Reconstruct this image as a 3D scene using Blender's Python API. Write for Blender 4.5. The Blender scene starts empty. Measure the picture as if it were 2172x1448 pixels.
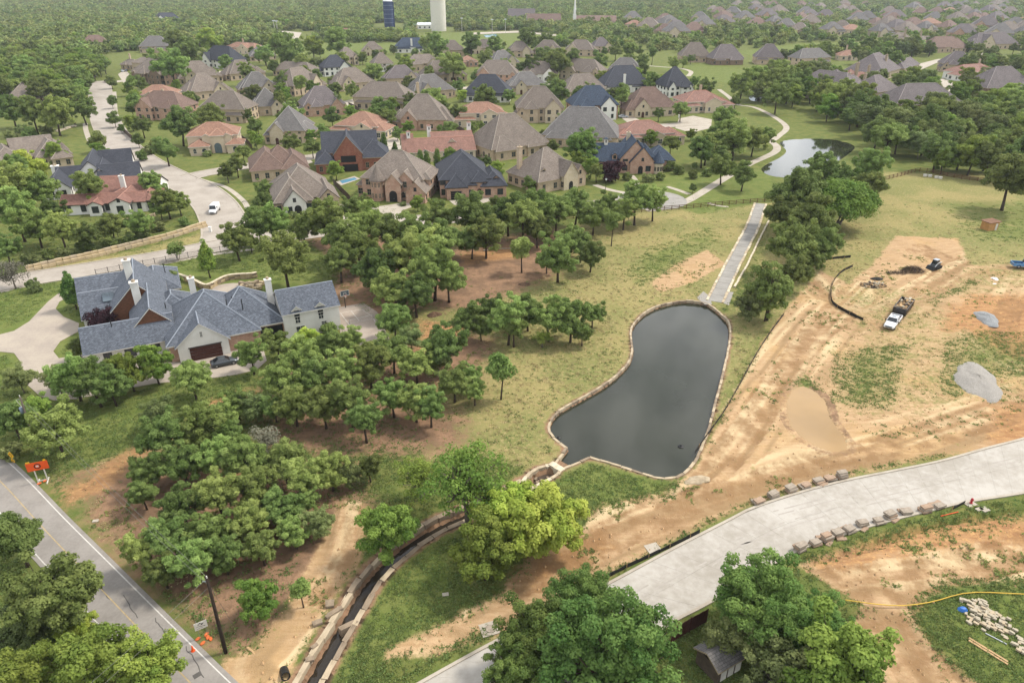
import bpy, bmesh, math, random
import numpy as np
from mathutils import Vector, Matrix, Quaternion

# ------------------------------------------------------------------ camera, sky, sun, exposure
sc = bpy.context.scene
R = math.radians
CAM_H, FPX, CX, CY, HOR = 60.0, 1500.0, 1086.0, 724.0, -50.0
PITCH = math.atan((CY - HOR) / FPX)
CP, SP = math.cos(PITCH), math.sin(PITCH)
cam_d = bpy.data.cameras.new("camera")
cam = bpy.data.objects.new("camera", cam_d)
sc.collection.objects.link(cam)
cam.location = (0, 0, CAM_H)
cam.rotation_euler = (math.pi / 2 - PITCH, 0, 0)
cam_d.sensor_width = 36.0
cam_d.lens = 36.0 * FPX / 2172.0
cam_d.clip_start, cam_d.clip_end = 0.5, 20000.0
sc.camera = cam

SUN_EL = 52.0
SUN_AZ = Vector((0.86, 0.34, 0)).normalized()
SUN_DIR = Vector((SUN_AZ.x * math.cos(R(SUN_EL)), SUN_AZ.y * math.cos(R(SUN_EL)), math.sin(R(SUN_EL))))
world = bpy.data.worlds.new("World")
sc.world = world
world.use_nodes = True
wn, wl = world.node_tree.nodes, world.node_tree.links
bg = wn["Background"]
sky = wn.new("ShaderNodeTexSky")
sky.sky_type = 'NISHITA'
sky.sun_disc = False
sky.sun_elevation = R(SUN_EL)
sky.sun_rotation = math.atan2(SUN_AZ.x, SUN_AZ.y)
sky.dust_density = 2.0
tcw = wn.new("ShaderNodeTexCoord")
cln = wn.new("ShaderNodeTexNoise")
cln.inputs["Scale"].default_value = 8.0
cln.inputs["Detail"].default_value = 8.0
cln.inputs["Roughness"].default_value = 0.55
wl.new(tcw.outputs["Generated"], cln.inputs["Vector"])
clr = wn.new("ShaderNodeValToRGB")
clr.color_ramp.elements[0].position = 0.4
clr.color_ramp.elements[0].color = (4.0, 4.4, 5.0, 1)
clr.color_ramp.elements[1].position = 0.6
clr.color_ramp.elements[1].color = (14.5, 14.4, 14.2, 1)
wl.new(cln.outputs["Fac"], clr.inputs["Fac"])
wmx = wn.new("ShaderNodeMix")
wmx.data_type = 'RGBA'
wmx.inputs["Factor"].default_value = 0.72
wl.new(sky.outputs["Color"], wmx.inputs["A"])
wl.new(clr.outputs["Color"], wmx.inputs["B"])
wl.new(wmx.outputs["Result"], bg.inputs["Color"])
bg.inputs["Strength"].default_value = 0.12
sun_d = bpy.data.lights.new("sun", 'SUN')
sun_d.energy = 2.6
sun_d.angle = R(9.0)
sun_d.color = (1.0, 0.95, 0.86)
sun = bpy.data.objects.new("sun", sun_d)
sun.rotation_euler = SUN_DIR.to_track_quat('Z', 'Y').to_euler()
sc.collection.objects.link(sun)
sc.view_settings.view_transform = 'Standard'
sc.view_settings.look = 'None'
sc.view_settings.gamma = 1.0
sc.view_settings.use_curve_mapping = False
sc.view_settings.exposure = 0.68
sc.cycles.max_bounces = 4
sc.cycles.diffuse_bounces = 2
sc.cycles.glossy_bounces = 2
sc.cycles.transmission_bounces = 3
sc.cycles.volume_bounces = 0
sc.cycles.transparent_max_bounces = 4
sc.cycles.use_denoising = True

# ------------------------------------------------------------------ helpers
COL = sc.collection
rng = random.Random(7)
NP = np.random.default_rng(11)

def g(px, py, z=0.0):
    """ground point seen at that place of the photograph (metres)"""
    u, v = (px - CX) / FPX, (py - CY) / FPX
    t = (CAM_H - z) / (v * CP + SP)
    return (u * t, (CP - v * SP) * t)

def depth(x, y, z=0.0):
    return y * CP - (z - CAM_H) * SP

def proj(x, y, z=0.0):
    Z = y * CP - (z - CAM_H) * SP
    return CX + FPX * x / Z, CY + FPX * (-(y * SP) - (z - CAM_H) * CP) / Z

def G(pts, z=0.0):
    return [g(a, b, z) for a, b in pts]

def srgb(h, k=1.0):
    h = h.lstrip('#')
    c = [int(h[i:i + 2], 16) / 255 for i in (0, 2, 4)]
    return tuple(k * (x / 12.92 if x <= 0.04045 else ((x + 0.055) / 1.055) ** 2.4) for x in c) + (1.0,)

MATS = {}
def new_mat(name):
    m = bpy.data.materials.new(name)
    m.use_nodes = True
    MATS[name] = m
    return m, m.node_tree.nodes, m.node_tree.links, m.node_tree.nodes["Principled BSDF"]

def mixc(n, l, fac, a, b):
    x = n.new("ShaderNodeMix")
    x.data_type = 'RGBA'
    for s, v in (("Factor", fac), ("A", a), ("B", b)):
        if hasattr(v, 'links') or hasattr(v, 'is_linked'):
            l.new(v, x.inputs[s])
        else:
            x.inputs[s].default_value = v
    return x.outputs["Result"]

def math_n(n, l, op, a, b=None, clamp=False):
    x = n.new("ShaderNodeMath")
    x.operation = op
    x.use_clamp = clamp
    for i, v in enumerate((a, b)):
        if v is None:
            continue
        if hasattr(v, 'is_linked'):
            l.new(v, x.inputs[i])
        else:
            x.inputs[i].default_value = v
    return x.outputs[0]

def noise_n(n, l, vec, scale, detail=4.0, rough=0.55):
    x = n.new("ShaderNodeTexNoise")
    x.inputs["Scale"].default_value = scale
    x.inputs["Detail"].default_value = detail
    x.inputs["Roughness"].default_value = rough
    if vec is not None:
        l.new(vec, x.inputs["Vector"])
    return x.outputs["Fac"]

def ramp_n(n, l, fac, lo, hi):
    x = n.new("ShaderNodeMapRange")
    x.interpolation_type = 'SMOOTHSTEP'
    x.inputs["From Min"].default_value = lo
    x.inputs["From Max"].default_value = hi
    l.new(fac, x.inputs["Value"])
    return x.outputs["Result"]

def plain(name, hexa, rough=0.8, var=0.12, scale=1.2, hexb=None, metallic=0.0, bump=0.0, spec=0.3):
    """a procedural surface: base colour broken up by two noises"""
    m, n, l, b = new_mat(name)
    ca = srgb(hexa)
    cb = srgb(hexb) if hexb else tuple(c * (1 - var * 1.6) for c in ca[:3]) + (1,)
    tc = n.new("ShaderNodeTexCoord").outputs["Object"]
    f1 = noise_n(n, l, tc, scale, 5)
    f2 = noise_n(n, l, tc, scale * 9, 3)
    f = math_n(n, l, 'ADD', math_n(n, l, 'MULTIPLY', f1, 0.65), math_n(n, l, 'MULTIPLY', f2, 0.35))
    col = mixc(n, l, ramp_n(n, l, f, 0.36, 0.66), ca, cb)
    l.new(col, b.inputs["Base Color"])
    b.inputs["Roughness"].default_value = rough
    b.inputs["Metallic"].default_value = metallic
    b.inputs["Specular IOR Level"].default_value = spec
    if bump:
        bp = n.new("ShaderNodeBump")
        bp.inputs["Strength"].default_value = bump
        bp.inputs["Distance"].default_value = 0.05
        l.new(f2, bp.inputs["Height"])
        l.new(bp.outputs[0], b.inputs["Normal"])
    return m

def shingle(name, ha, hb, hc, bw=0.55, bh=0.28, mott=0.5):
    """roof shingles laid in courses; colours differ from shingle to shingle"""
    m, n, l, b = new_mat(name)
    uv = n.new("ShaderNodeTexCoord").outputs["UV"]
    br = n.new("ShaderNodeTexBrick")
    br.inputs["Scale"].default_value = 1.0
    br.inputs["Brick Width"].default_value = bw
    br.inputs["Row Height"].default_value = bh
    br.inputs["Mortar Size"].default_value = 0.018
    br.inputs["Color1"].default_value = srgb(ha)
    br.inputs["Color2"].default_value = srgb(hb)
    br.inputs["Mortar"].default_value = srgb(hc)
    l.new(uv, br.inputs["Vector"])
    ob = n.new("ShaderNodeTexCoord").outputs["Object"]
    f = noise_n(n, l, ob, 0.35, 4)
    f2 = noise_n(n, l, ob, 3.2, 4, 0.7)
    dark = mixc(n, l, math_n(n, l, 'MULTIPLY', ramp_n(n, l, f2, 0.42, 0.62), mott), br.outputs["Color"], srgb(hc))
    oi = n.new("ShaderNodeObjectInfo").outputs["Random"]
    hv = n.new("ShaderNodeHueSaturation")
    l.new(dark, hv.inputs["Color"])
    l.new(math_n(n, l, 'ADD', math_n(n, l, 'MULTIPLY', f, 0.5), math_n(n, l, 'ADD', math_n(n, l, 'MULTIPLY', oi, 0.2), 0.66)), hv.inputs["Value"])
    l.new(hv.outputs[0], b.inputs["Base Color"])
    b.inputs["Roughness"].default_value = 0.85
    b.inputs["Specular IOR Level"].default_value = 0.25
    bp = n.new("ShaderNodeBump")
    bp.inputs["Strength"].default_value = 0.5
    bp.inputs["Distance"].default_value = 0.03
    l.new(br.outputs["Fac"], bp.inputs["Height"])
    bp.invert = True
    l.new(bp.outputs[0], b.inputs["Normal"])
    return m

def tiles(name, ha, hb, hc):
    """barrel tiles: ribs run down the slope, courses across it"""
    m, n, l, b = new_mat(name)
    uv = n.new("ShaderNodeTexCoord").outputs["UV"]
    br = n.new("ShaderNodeTexBrick")
    br.offset = 0.0
    for k, v in (("Scale", 1.0), ("Brick Width", 0.34), ("Row Height", 0.42), ("Mortar Size", 0.03)):
        br.inputs[k].default_value = v
    br.inputs["Color1"].default_value = srgb(ha)
    br.inputs["Color2"].default_value = srgb(hb)
    br.inputs["Mortar"].default_value = srgb(hc)
    l.new(uv, br.inputs["Vector"])
    ob = n.new("ShaderNodeTexCoord").outputs["Object"]
    f = noise_n(n, l, ob, 0.5, 5)
    hv = n.new("ShaderNodeHueSaturation")
    l.new(br.outputs["Color"], hv.inputs["Color"])
    l.new(math_n(n, l, 'ADD', math_n(n, l, 'MULTIPLY', f, 0.6), 0.7), hv.inputs["Value"])
    l.new(hv.outputs[0], b.inputs["Base Color"])
    b.inputs["Roughness"].default_value = 0.8
    wv = n.new("ShaderNodeTexWave")
    wv.bands_direction = 'X'
    wv.inputs["Scale"].default_value = 0.92
    l.new(uv, wv.inputs["Vector"])
    bp = n.new("ShaderNodeBump")
    bp.inputs["Strength"].default_value = 0.8
    bp.inputs["Distance"].default_value = 0.08
    l.new(wv.outputs["Fac"], bp.inputs["Height"])
    l.new(bp.outputs[0], b.inputs["Normal"])
    return m

def brick(name, ha, hb, hm, bw=0.42, bh=0.16, var=0.5):
    m, n, l, b = new_mat(name)
    uv = n.new("ShaderNodeTexCoord").outputs["UV"]
    br = n.new("ShaderNodeTexBrick")
    for k, v in (("Scale", 1.0), ("Brick Width", bw), ("Row Height", bh), ("Mortar Size", 0.014)):
        br.inputs[k].default_value = v
    br.inputs["Color1"].default_value = srgb(ha)
    br.inputs["Color2"].default_value = srgb(hb)
    br.inputs["Mortar"].default_value = srgb(hm)
    l.new(uv, br.inputs["Vector"])
    ob = n.new("ShaderNodeTexCoord").outputs["Object"]
    f = noise_n(n, l, ob, 0.8, 6, 0.7)
    col = mixc(n, l, math_n(n, l, 'MULTIPLY', ramp_n(n, l, f, 0.4, 0.68), var), br.outputs["Color"], srgb(hm))
    l.new(col, b.inputs["Base Color"])
    b.inputs["Roughness"].default_value = 0.9
    b.inputs["Specular IOR Level"].default_value = 0.2
    return m

def leafmat(name, ha, hb, trans=0.34, hue=0.02):
    m, n, l, b = new_mat(name)
    at = n.new("ShaderNodeAttribute")
    at.attribute_name = "tint"
    oi = n.new("ShaderNodeObjectInfo").outputs["Random"]
    col = mixc(n, l, at.outputs["Fac"], srgb(ha), srgb(hb))
    hv = n.new("ShaderNodeHueSaturation")
    l.new(col, hv.inputs["Color"])
    l.new(math_n(n, l, 'ADD', math_n(n, l, 'MULTIPLY', oi, hue * 2), 0.5 - hue), hv.inputs["Hue"])
    l.new(math_n(n, l, 'ADD', math_n(n, l, 'MULTIPLY', math_n(n, l, 'FRACT', math_n(n, l, 'MULTIPLY', oi, 7.3)), 0.5), 0.68), hv.inputs["Value"])
    hv.inputs["Saturation"].default_value = 0.9
    b.inputs["Roughness"].default_value = 0.75
    b.inputs["Specular IOR Level"].default_value = 0.12
    l.new(hv.outputs[0], b.inputs["Base Color"])
    tr = n.new("ShaderNodeBsdfTranslucent")
    l.new(hv.outputs[0], tr.inputs["Color"])
    ms = n.new("ShaderNodeMixShader")
    ms.inputs[0].default_value = trans
    l.new(b.outputs[0], ms.inputs[1])
    l.new(tr.outputs[0], ms.inputs[2])
    l.new(ms.outputs[0], n["Material Output"].inputs["Surface"])
    return m

class MB:
    """collects faces; build() links them as ONE mesh object"""
    def __init__(s):
        s.v, s.f, s.m = [], [], []
    def poly(s, pts, mi=0):
        k = len(s.v)
        s.v += [tuple(p) for p in pts]
        s.f.append(tuple(range(k, k + len(pts))))
        s.m.append(mi)
    def hull8(s, p, mi=0):
        k = len(s.v)
        s.v += [tuple(q) for q in p]
        for a in ((3, 2, 1, 0), (4, 5, 6, 7), (0, 1, 5, 4), (1, 2, 6, 5), (2, 3, 7, 6), (3, 0, 4, 7)):
            s.f.append(tuple(k + i for i in a))
            s.m.append(mi)
    def box(s, x0, x1, y0, y1, z0, z1, mi=0):
        s.hull8([(x0, y0, z0), (x1, y0, z0), (x1, y1, z0), (x0, y1, z0), (x0, y0, z1), (x1, y0, z1), (x1, y1, z1), (x0, y1, z1)], mi)
    def obox(s, c, rz, lx, ly, lz, mi=0, tilt=0.0):
        """box centred on c in plan, standing on c.z, turned by rz"""
        ca, sa = math.cos(rz), math.sin(rz)
        pts = []
        for z in (0, lz):
            for x, y in ((-lx / 2, -ly / 2), (lx / 2, -ly / 2), (lx / 2, ly / 2), (-lx / 2, ly / 2)):
                pts.append((c[0] + x * ca - y * sa, c[1] + x * sa + y * ca, c[2] + z + tilt * x))
        s.hull8(pts, mi)
    def prism(s, pts, z0, z1, mi=0):
        n = len(pts)
        a = sum(pts[i][0] * pts[(i + 1) % n][1] - pts[(i + 1) % n][0] * pts[i][1] for i in range(n))
        if a < 0:
            pts = pts[::-1]
        k = len(s.v)
        s.v += [(p[0], p[1], z0) for p in pts] + [(p[0], p[1], z1) for p in pts]
        s.f.append(tuple(range(k + n - 1, k - 1, -1))); s.m.append(mi)
        s.f.append(tuple(range(k + n, k + 2 * n))); s.m.append(mi)
        for i in range(n):
            j = (i + 1) % n
            s.f.append((k + i, k + j, k + n + j, k + n + i)); s.m.append(mi)
    def tube(s, pts, rad, n=6, mi=0, cap=True):
        k0 = len(s.v)
        P = [Vector(p) for p in pts]
        if not hasattr(rad, '__len__'):
            rad = [rad] * len(P)
        for i, p in enumerate(P):
            d = (P[min(i + 1, len(P) - 1)] - P[max(i - 1, 0)])
            d = d.normalized() if d.length > 1e-9 else Vector((0, 0, 1))
            a = d.cross(Vector((0, 0, 1)) if abs(d.z) < 0.9 else Vector((1, 0, 0))).normalized()
            b = d.cross(a)
            for q in range(n):
                t = 2 * math.pi * q / n
                w = p + rad[i] * (math.cos(t) * a + math.sin(t) * b)
                s.v.append((w.x, w.y, w.z))
        for i in range(len(P) - 1):
            for q in range(n):
                r = (q + 1) % n
                s.f.append((k0 + i * n + q, k0 + (i + 1) * n + q, k0 + (i + 1) * n + r, k0 + i * n + r)); s.m.append(mi)
        if cap:
            s.f.append(tuple(k0 + q for q in range(n))); s.m.append(mi)
            e = k0 + (len(P) - 1) * n
            s.f.append(tuple(e + q for q in range(n - 1, -1, -1))); s.m.append(mi)
    def rev(s, prof, n=20, c=(0, 0), mi=0):
        k = len(s.v)
        for r, z in prof:
            for q in range(n):
                t = 2 * math.pi * q / n
                s.v.append((c[0] + r * math.cos(t), c[1] + r * math.sin(t), z))
        for i in range(len(prof) - 1):
            for q in range(n):
                w = (q + 1) % n
                s.f.append((k + i * n + q, k + i * n + w, k + (i + 1) * n + w, k + (i + 1) * n + q)); s.m.append(mi)
    def mesh(s, name, mats, smooth=False):
        me = bpy.data.meshes.new(name)
        me.from_pydata(s.v, [], s.f)
        for m in mats:
            me.materials.append(MATS[m] if isinstance(m, str) else m)
        if len(mats) > 1:
            me.polygons.foreach_set("material_index", s.m)
        if smooth:
            me.polygons.foreach_set("use_smooth", [True] * len(s.f))
        uvl = me.uv_layers.new(name="UVMap")
        uv = []
        for f in s.f:
            a, b, c = (s.v[f[0]], s.v[f[1]], s.v[f[2]])
            e1 = (b[0] - a[0], b[1] - a[1], b[2] - a[2]); e2 = (c[0] - a[0], c[1] - a[1], c[2] - a[2])
            nx, ny, nz = e1[1] * e2[2] - e1[2] * e2[1], e1[2] * e2[0] - e1[0] * e2[2], e1[0] * e2[1] - e1[1] * e2[0]
            L = math.sqrt(nx * nx + ny * ny + nz * nz) or 1
            nx, ny, nz = nx / L, ny / L, nz / L
            if abs(nz) > 0.985:
                ux, uy, uz, vx, vy, vz = 1, 0, 0, 0, 1, 0
            else:
                h = math.hypot(nx, ny)
                ux, uy, uz = -ny / h, nx / h, 0
                vx, vy, vz = ny * uz - nz * uy, nz * ux - nx * uz, nx * uy - ny * ux
            for i in f:
                p = s.v[i]
                uv += [p[0] * ux + p[1] * uy + p[2] * uz, p[0] * vx + p[1] * vy + p[2] * vz]
        uvl.data.foreach_set("uv", uv)
        me.update()
        return me
    def build(s, name, mats, parent=None, smooth=False):
        if isinstance(mats, str):
            mats = [mats]
        return link(name, s.mesh(name, mats, smooth), parent)

def link(name, me, parent=None, loc=None, rz=None, scale=None):
    o = bpy.data.objects.new(name, me)
    COL.objects.link(o)
    if parent is not None:
        o.parent = parent
    if loc is not None:
        o.location = loc
    if rz is not None:
        o.rotation_euler = (0, 0, rz)
    if scale is not None:
        o.scale = scale
    return o

def tag(o, label=None, cat=None, group=None, kind=None):
    for k, v in (("label", label), ("category", cat), ("group", group), ("kind", kind)):
        if v:
            o[k] = v
    return o

def thing(name, label, cat, loc=(0, 0, 0), rz=0.0, group=None):
    return tag(link(name, None, None, loc, rz), label, cat, group)

# ------------------------------------------------------------------ materials
plain("concrete_new", "a8a299", 0.85, 0.07, 0.12, hexb="8f887d")
plain("concrete_old", "9f968b", 0.9, 0.1, 0.2, hexb="8e857a")
plain("concrete_drive", "9f9485", 0.9, 0.08, 0.25, hexb="90857a")
plain("concrete_walk", "a69d8f", 0.9, 0.08, 0.4, hexb="968c7e")
plain("concrete_grey", "8f8b84", 0.85, 0.1, 0.5, hexb="7f7b74")
plain("asphalt", "89837c", 0.9, 0.1, 0.35, hexb="7b756e")
plain("tyre_stain", "928b82", 0.85, 0.1, 0.6, hexb="9f988f")
plain("crack_sealer", "56524d", 0.7)
plain("paint_white", "c2beb5", 0.7, 0.15, 2)
plain("paint_yellow", "a8946c", 0.7, 0.2, 2)
plain("limestone", "ac9c83", 0.9, 0.2, 1.5, hexb="8e7f68", bump=0.4)
plain("limestone_pale", "c2b69e", 0.9, 0.15, 1.5, hexb="a4967f", bump=0.4)
plain("limestone_dark", "8a7a66", 0.9, 0.25, 1.5, hexb="6b5d4d", bump=0.4)
plain("slab_grey", "9b8f80", 0.9, 0.2, 2, hexb="7d7265", bump=0.3)
plain("slab_brown", "a18872", 0.9, 0.2, 2, hexb="84705e", bump=0.3)
plain("stone_white", "ada390", 0.9, 0.15, 2, hexb="918672", bump=0.3)
plain("white_paint_brick", "d4d1c9", 0.85, 0.06, 0.6, hexb="c8c4bb")
plain("white_wall", "dcd9d2", 0.85, 0.06, 0.6)
plain("cream_stucco", "c5b49b", 0.9, 0.08, 0.5)
plain("beige_stucco", "b3a38b", 0.9, 0.08, 0.5)
plain("wood_brown", "6a4630", 0.7, 0.3, 3, hexb="573826")
plain("wood_door", "4a2820", 0.55, 0.25, 4, hexb="38190f")
plain("wood_fence", "6b4c34", 0.85, 0.2, 2, hexb="56402e")
plain("wood_grey", "5a4d41", 0.9, 0.2, 2, hexb="473c33")
plain("wood_pale", "b09169", 0.85, 0.2, 3)
plain("wood_red_dark", "4b2a20", 0.85, 0.2, 2)
plain("dark_open", "17181a", 0.6, 0.1)  # near-black that paints the shade inside openings
plain("glass_dark", "2a3238", 0.12, 0.2, 0.8, spec=0.6)
plain("glass_pale", "5d6a72", 0.12, 0.3, 0.6, spec=0.6)
plain("trim_dark", "3c3732", 0.7)
plain("trim_white", "cfcac0", 0.7)
plain("trim_tan", "a08f78", 0.7)
plain("metal_dark", "2b2b2b", 0.5, 0.1, metallic=0.4)
plain("metal_grey", "8b8f92", 0.45, 0.1, metallic=0.5)
plain("metal_rust", "5f4a3a", 0.7, 0.2)
plain("tower_white", "cdc8ba", 0.8, 0.06, 0.05)
plain("silo_blue", "22355a", 0.45, 0.12, 0.1)
plain("silo_band", "7b8794", 0.5)
plain("white_cap", "d3d6d8", 0.6)
plain("bark", "4a3d32", 0.95, 0.25, 2.0, hexb="372d25")
plain("bark_grey", "6f665b", 0.95, 0.25, 2.0, hexb="544c44")
plain("pole_wood", "2f241c", 0.95, 0.2, 1.5)
plain("pole_grey", "5c5248", 0.95, 0.2, 1.5)
plain("wire", "77746e", 0.6)
plain("orange_sign", "e0561c", 0.6, 0.1)
plain("yellow_sign", "d9a514", 0.6, 0.1)
plain("black_paint", "1c1a1a", 0.6)
plain("sandbag", "cf6a38", 0.9, 0.2, 5)
plain("tyre", "1b1b1b", 0.9)
plain("rim", "9a9c9e", 0.35, 0.1, metallic=0.6)
plain("car_glass", "151b20", 0.08, 0.1, spec=0.7)
for nm, hx in (("car_white", "d8d9da"), ("car_grey", "33383c"), ("car_silver", "a2a6a8"), ("car_red", "54222c"), ("car_black", "16171a"), ("car_blue", "3f78a8")):
    m_ = plain(nm, hx, 0.3, 0.03, 0.4, spec=0.6)
    m_.node_tree.nodes["Principled BSDF"].inputs["Coat Weight"].default_value = 0.4
plain("lamp_red", "7c1b16", 0.3)
plain("lamp_clear", "d6dadb", 0.2)
plain("hydrant_red", "a3282f", 0.5)
plain("silt_cloth", "2a2824", 0.9, 0.2, 1.5)
plain("hose_yellow", "c5a13a", 0.6)
plain("orange_pipe", "d4552a", 0.6)
plain("tarp_blue", "2a62a8", 0.5)
plain("tarp_white", "dfe0de", 0.6)
plain("brush", "54453a", 0.95, 0.3, 3, hexb="3d322a")
plain("gravel_pale", "96918a", 0.95, 0.2, 5, hexb="827d75", bump=0.8)
plain("gravel_grey", "8c8d8c", 0.95, 0.15, 6, hexb="77797a", bump=0.8)
plain("dirt_pile", "6b5340", 0.95, 0.3, 2, hexb="4c3a2c", bump=0.8)
plain("shed_wood", "b98a55", 0.85, 0.2, 1)
plain("rust_roof", "7a5a44", 0.85, 0.25, 1)
plain("retaining_stone", "b5a283", 0.9, 0.3, 1.2, hexb="94825f")
plain("court", "9d9083", 0.9, 0.1, 0.4, hexb="8b7f73")
plain("pool_water", "5d8fa6", 0.08)
plain("creek_bed", "57483a", 0.6, 0.3, 0.8, hexb="3b3027")
shingle("roof_slate", "6b7079", "4f545c", "363a41", 0.36, 0.2, 0.45)
shingle("roof_tan", "81766c", "6c625a", "4d453e", mott=0.4)
shingle("roof_brown", "7d685d", "6a564d", "4a3c36", mott=0.35)
shingle("roof_dark", "474950", "383a42", "26282e")
shingle("roof_blue", "43506066"[:6], "363f4e", "252c38")
shingle("roof_grey", "74706d", "605d5a", "444140", mott=0.4)
shingle("roof_purple", "736a69", "5f5857", "433e3e", mott=0.4)
tiles("roof_tile", "99735d", "835f4c", "593f31")
tiles("roof_tile_red", "8c6455", "775145", "4f342b")
tiles("roof_tile_pink", "906a5b", "7a5649", "553a2f")
for a_, b_ in (("slate", "858b94"), ("tan", "958b7f"), ("brown", "826e62"), ("dark", "53555c"), ("blue", "56616f"), ("grey", "9a9691"), ("purple", "988e8b"), ("tile", "a88672"), ("tile_red", "9c7566"), ("tile_pink", "ab7c6a")):
    plain("cap_" + a_, b_, 0.85, 0.1, 2)
brick("brick_tan", "b09a80", "9b856d", "bfb09b")
brick("brick_red", "86503f", "713d31", "95705e")
brick("brick_mix", "a67e69", "8f6a58", "c2ab97")
brick("brick_brown", "75604e", "63503f", "8d7b69")
brick("brick_cream", "b9a98f", "a5947a", "c4b8a4")
brick("stone_rubble", "9c8560", "7a6547", "5c4a33", 0.5, 0.28, 0.7)
leafmat("leaf_oak", "637a2e", "9eb058")
leafmat("leaf_dark", "55692a", "86964a")
leafmat("leaf_deep", "486a28", "7a923f")
leafmat("leaf_lime", "86a12a", "bac648", 0.4, 0.012)
leafmat("leaf_bright", "5d7a22", "92a43a", 0.33)
leafmat("leaf_olive", "62703a", "8c9656")
leafmat("leaf_purple", "2b1820", "4a2a30", 0.15, 0.006)
leafmat("leaf_grey", "6d6d58", "8d8b74", 0.15)
leafmat("leaf_far", "667636", "98a254", 0.2, 0.022)
# ------------------------------------------------------------------ layout of the large structure (metres, from the photograph)
def smooth_line(pts, step=2.0, closed=False):
    """Catmull-Rom through the points, resampled evenly"""
    P = [np.array(p, float) for p in pts]
    n = len(P)
    out = []
    rngi = range(n) if closed else range(n - 1)
    for i in rngi:
        p1, p2 = P[i], P[(i + 1) % n]
        p0 = P[i - 1] if (closed or i > 0) else 2 * p1 - p2
        p3 = P[(i + 2) % n] if (closed or i < n - 2) else 2 * p2 - p1
        m = max(2, int(np.linalg.norm(p2 - p1) / 0.5))
        for k in range(m):
            t = k / m
            out.append(0.5 * (2 * p1 + (p2 - p0) * t + (2 * p0 - 5 * p1 + 4 * p2 - p3) * t * t + (3 * p1 - p0 - 3 * p2 + p3) * t ** 3))
    if not closed:
        out.append(P[-1])
    else:
        out.append(P[0])
    A = np.array(out)
    d = np.concatenate([[0], np.cumsum(np.linalg.norm(np.diff(A, axis=0), axis=1))])
    k = max(2, int(d[-1] / step) + 1)
    s = np.linspace(0, d[-1], k)
    res = np.stack([np.interp(s, d, A[:, 0]), np.interp(s, d, A[:, 1])], 1)
    return res[:-1] if closed else res

def offset_line(A, off):
    T = np.gradient(A, axis=0)
    T /= np.linalg.norm(T, axis=1)[:, None] + 1e-9
    return A + off * np.stack([-T[:, 1], T[:, 0]], 1)

def poly_sd(poly, X, Y, lim=12.0):
    """signed distance to a polygon, negative inside; far points get +lim"""
    P = np.array(poly, float)
    out = np.full(X.shape, lim)
    box = (X > P[:, 0].min() - lim) & (X < P[:, 0].max() + lim) & (Y > P[:, 1].min() - lim) & (Y < P[:, 1].max() + lim)
    x, y = X[box], Y[box]
    d = np.full(x.shape, 1e9)
    ins = np.zeros(x.shape, bool)
    for i in range(len(P)):
        a, b = P[i], P[(i + 1) % len(P)]
        e = b - a
        t = np.clip(((x - a[0]) * e[0] + (y - a[1]) * e[1]) / (e @ e + 1e-12), 0, 1)
        d = np.minimum(d, (x - a[0] - t * e[0]) ** 2 + (y - a[1] - t * e[1]) ** 2)
        c = ((a[1] > y) != (b[1] > y)) & (x < (b[0] - a[0]) * (y - a[1]) / (b[1] - a[1] + 1e-12) + a[0])
        ins ^= c
    d = np.sqrt(d)
    out[box] = np.where(ins, -d, d)
    return out

def line_sd(line, X, Y, lim=8.0):
    P = np.array(line, float)
    out = np.full(X.shape, lim)
    box = (X > P[:, 0].min() - lim) & (X < P[:, 0].max() + lim) & (Y > P[:, 1].min() - lim) & (Y < P[:, 1].max() + lim)
    x, y = X[box], Y[box]
    d = np.full(x.shape, 1e9)
    for i in range(len(P) - 1):
        a, e = P[i], P[i + 1] - P[i]
        t = np.clip(((x - a[0]) * e[0] + (y - a[1]) * e[1]) / (e @ e + 1e-12), 0, 1)
        d = np.minimum(d, (x - a[0] - t * e[0]) ** 2 + (y - a[1] - t * e[1]) ** 2)
    out[box] = np.minimum(np.sqrt(d), lim)
    return out

def sst(x, a, b):
    t = np.clip((x - a) / (b - a), 0, 1)
    return t * t * (3 - 2 * t)

# pond outline, inlet slot to the cascade, creek
POND = smooth_line(G([(1338, 700), (1350, 678), (1380, 655), (1425, 641), (1470, 638), (1518, 648)]), 1.5).tolist()[:-1] \
     + smooth_line(G([(1521, 658), (1545, 682), (1549, 712), (1541, 760), (1521, 840), (1503, 910), (1484, 958), (1466, 990), (1440, 1010), (1398, 1014), (1330, 993), (1251, 970)]), 1.6).tolist() \
     + G([(1190, 996), (1176, 984), (1202, 950)]) \
     + smooth_line(G([(1183, 936), (1165, 917), (1166, 894), (1187, 870), (1240, 840), (1292, 808), (1330, 772), (1341, 745), (1338, 715)]), 1.5).tolist()
BASIN = G([(1176, 984), (1140, 992), (1122, 1003), (1108, 1022), (1122, 1038), (1152, 1025), (1180, 1009), (1190, 996)])
CREEK_C = smooth_line(G([(1118, 1028), (1060, 1056), (1000, 1083), (930, 1113), (870, 1150), (815, 1195), (777, 1240), (738, 1305), (700, 1368), (668, 1425), (640, 1475)]), 2.0)
CREEK_W = 1.05
CREEK = np.concatenate([offset_line(CREEK_C, CREEK_W), offset_line(CREEK_C, -CREEK_W)[::-1]]).tolist()
CREEK_DIG = np.concatenate([offset_line(CREEK_C, CREEK_W + 0.36), offset_line(CREEK_C, -CREEK_W - 0.36)[::-1]]).tolist()
PUDDLE = smooth_line(G([(1702, 822), (1722, 832), (1742, 852), (1752, 885), (1770, 912), (1785, 935), (1784, 950), (1750, 948), (1712, 928), (1686, 900), (1677, 868), (1684, 840)]), 1.0, True)
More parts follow.
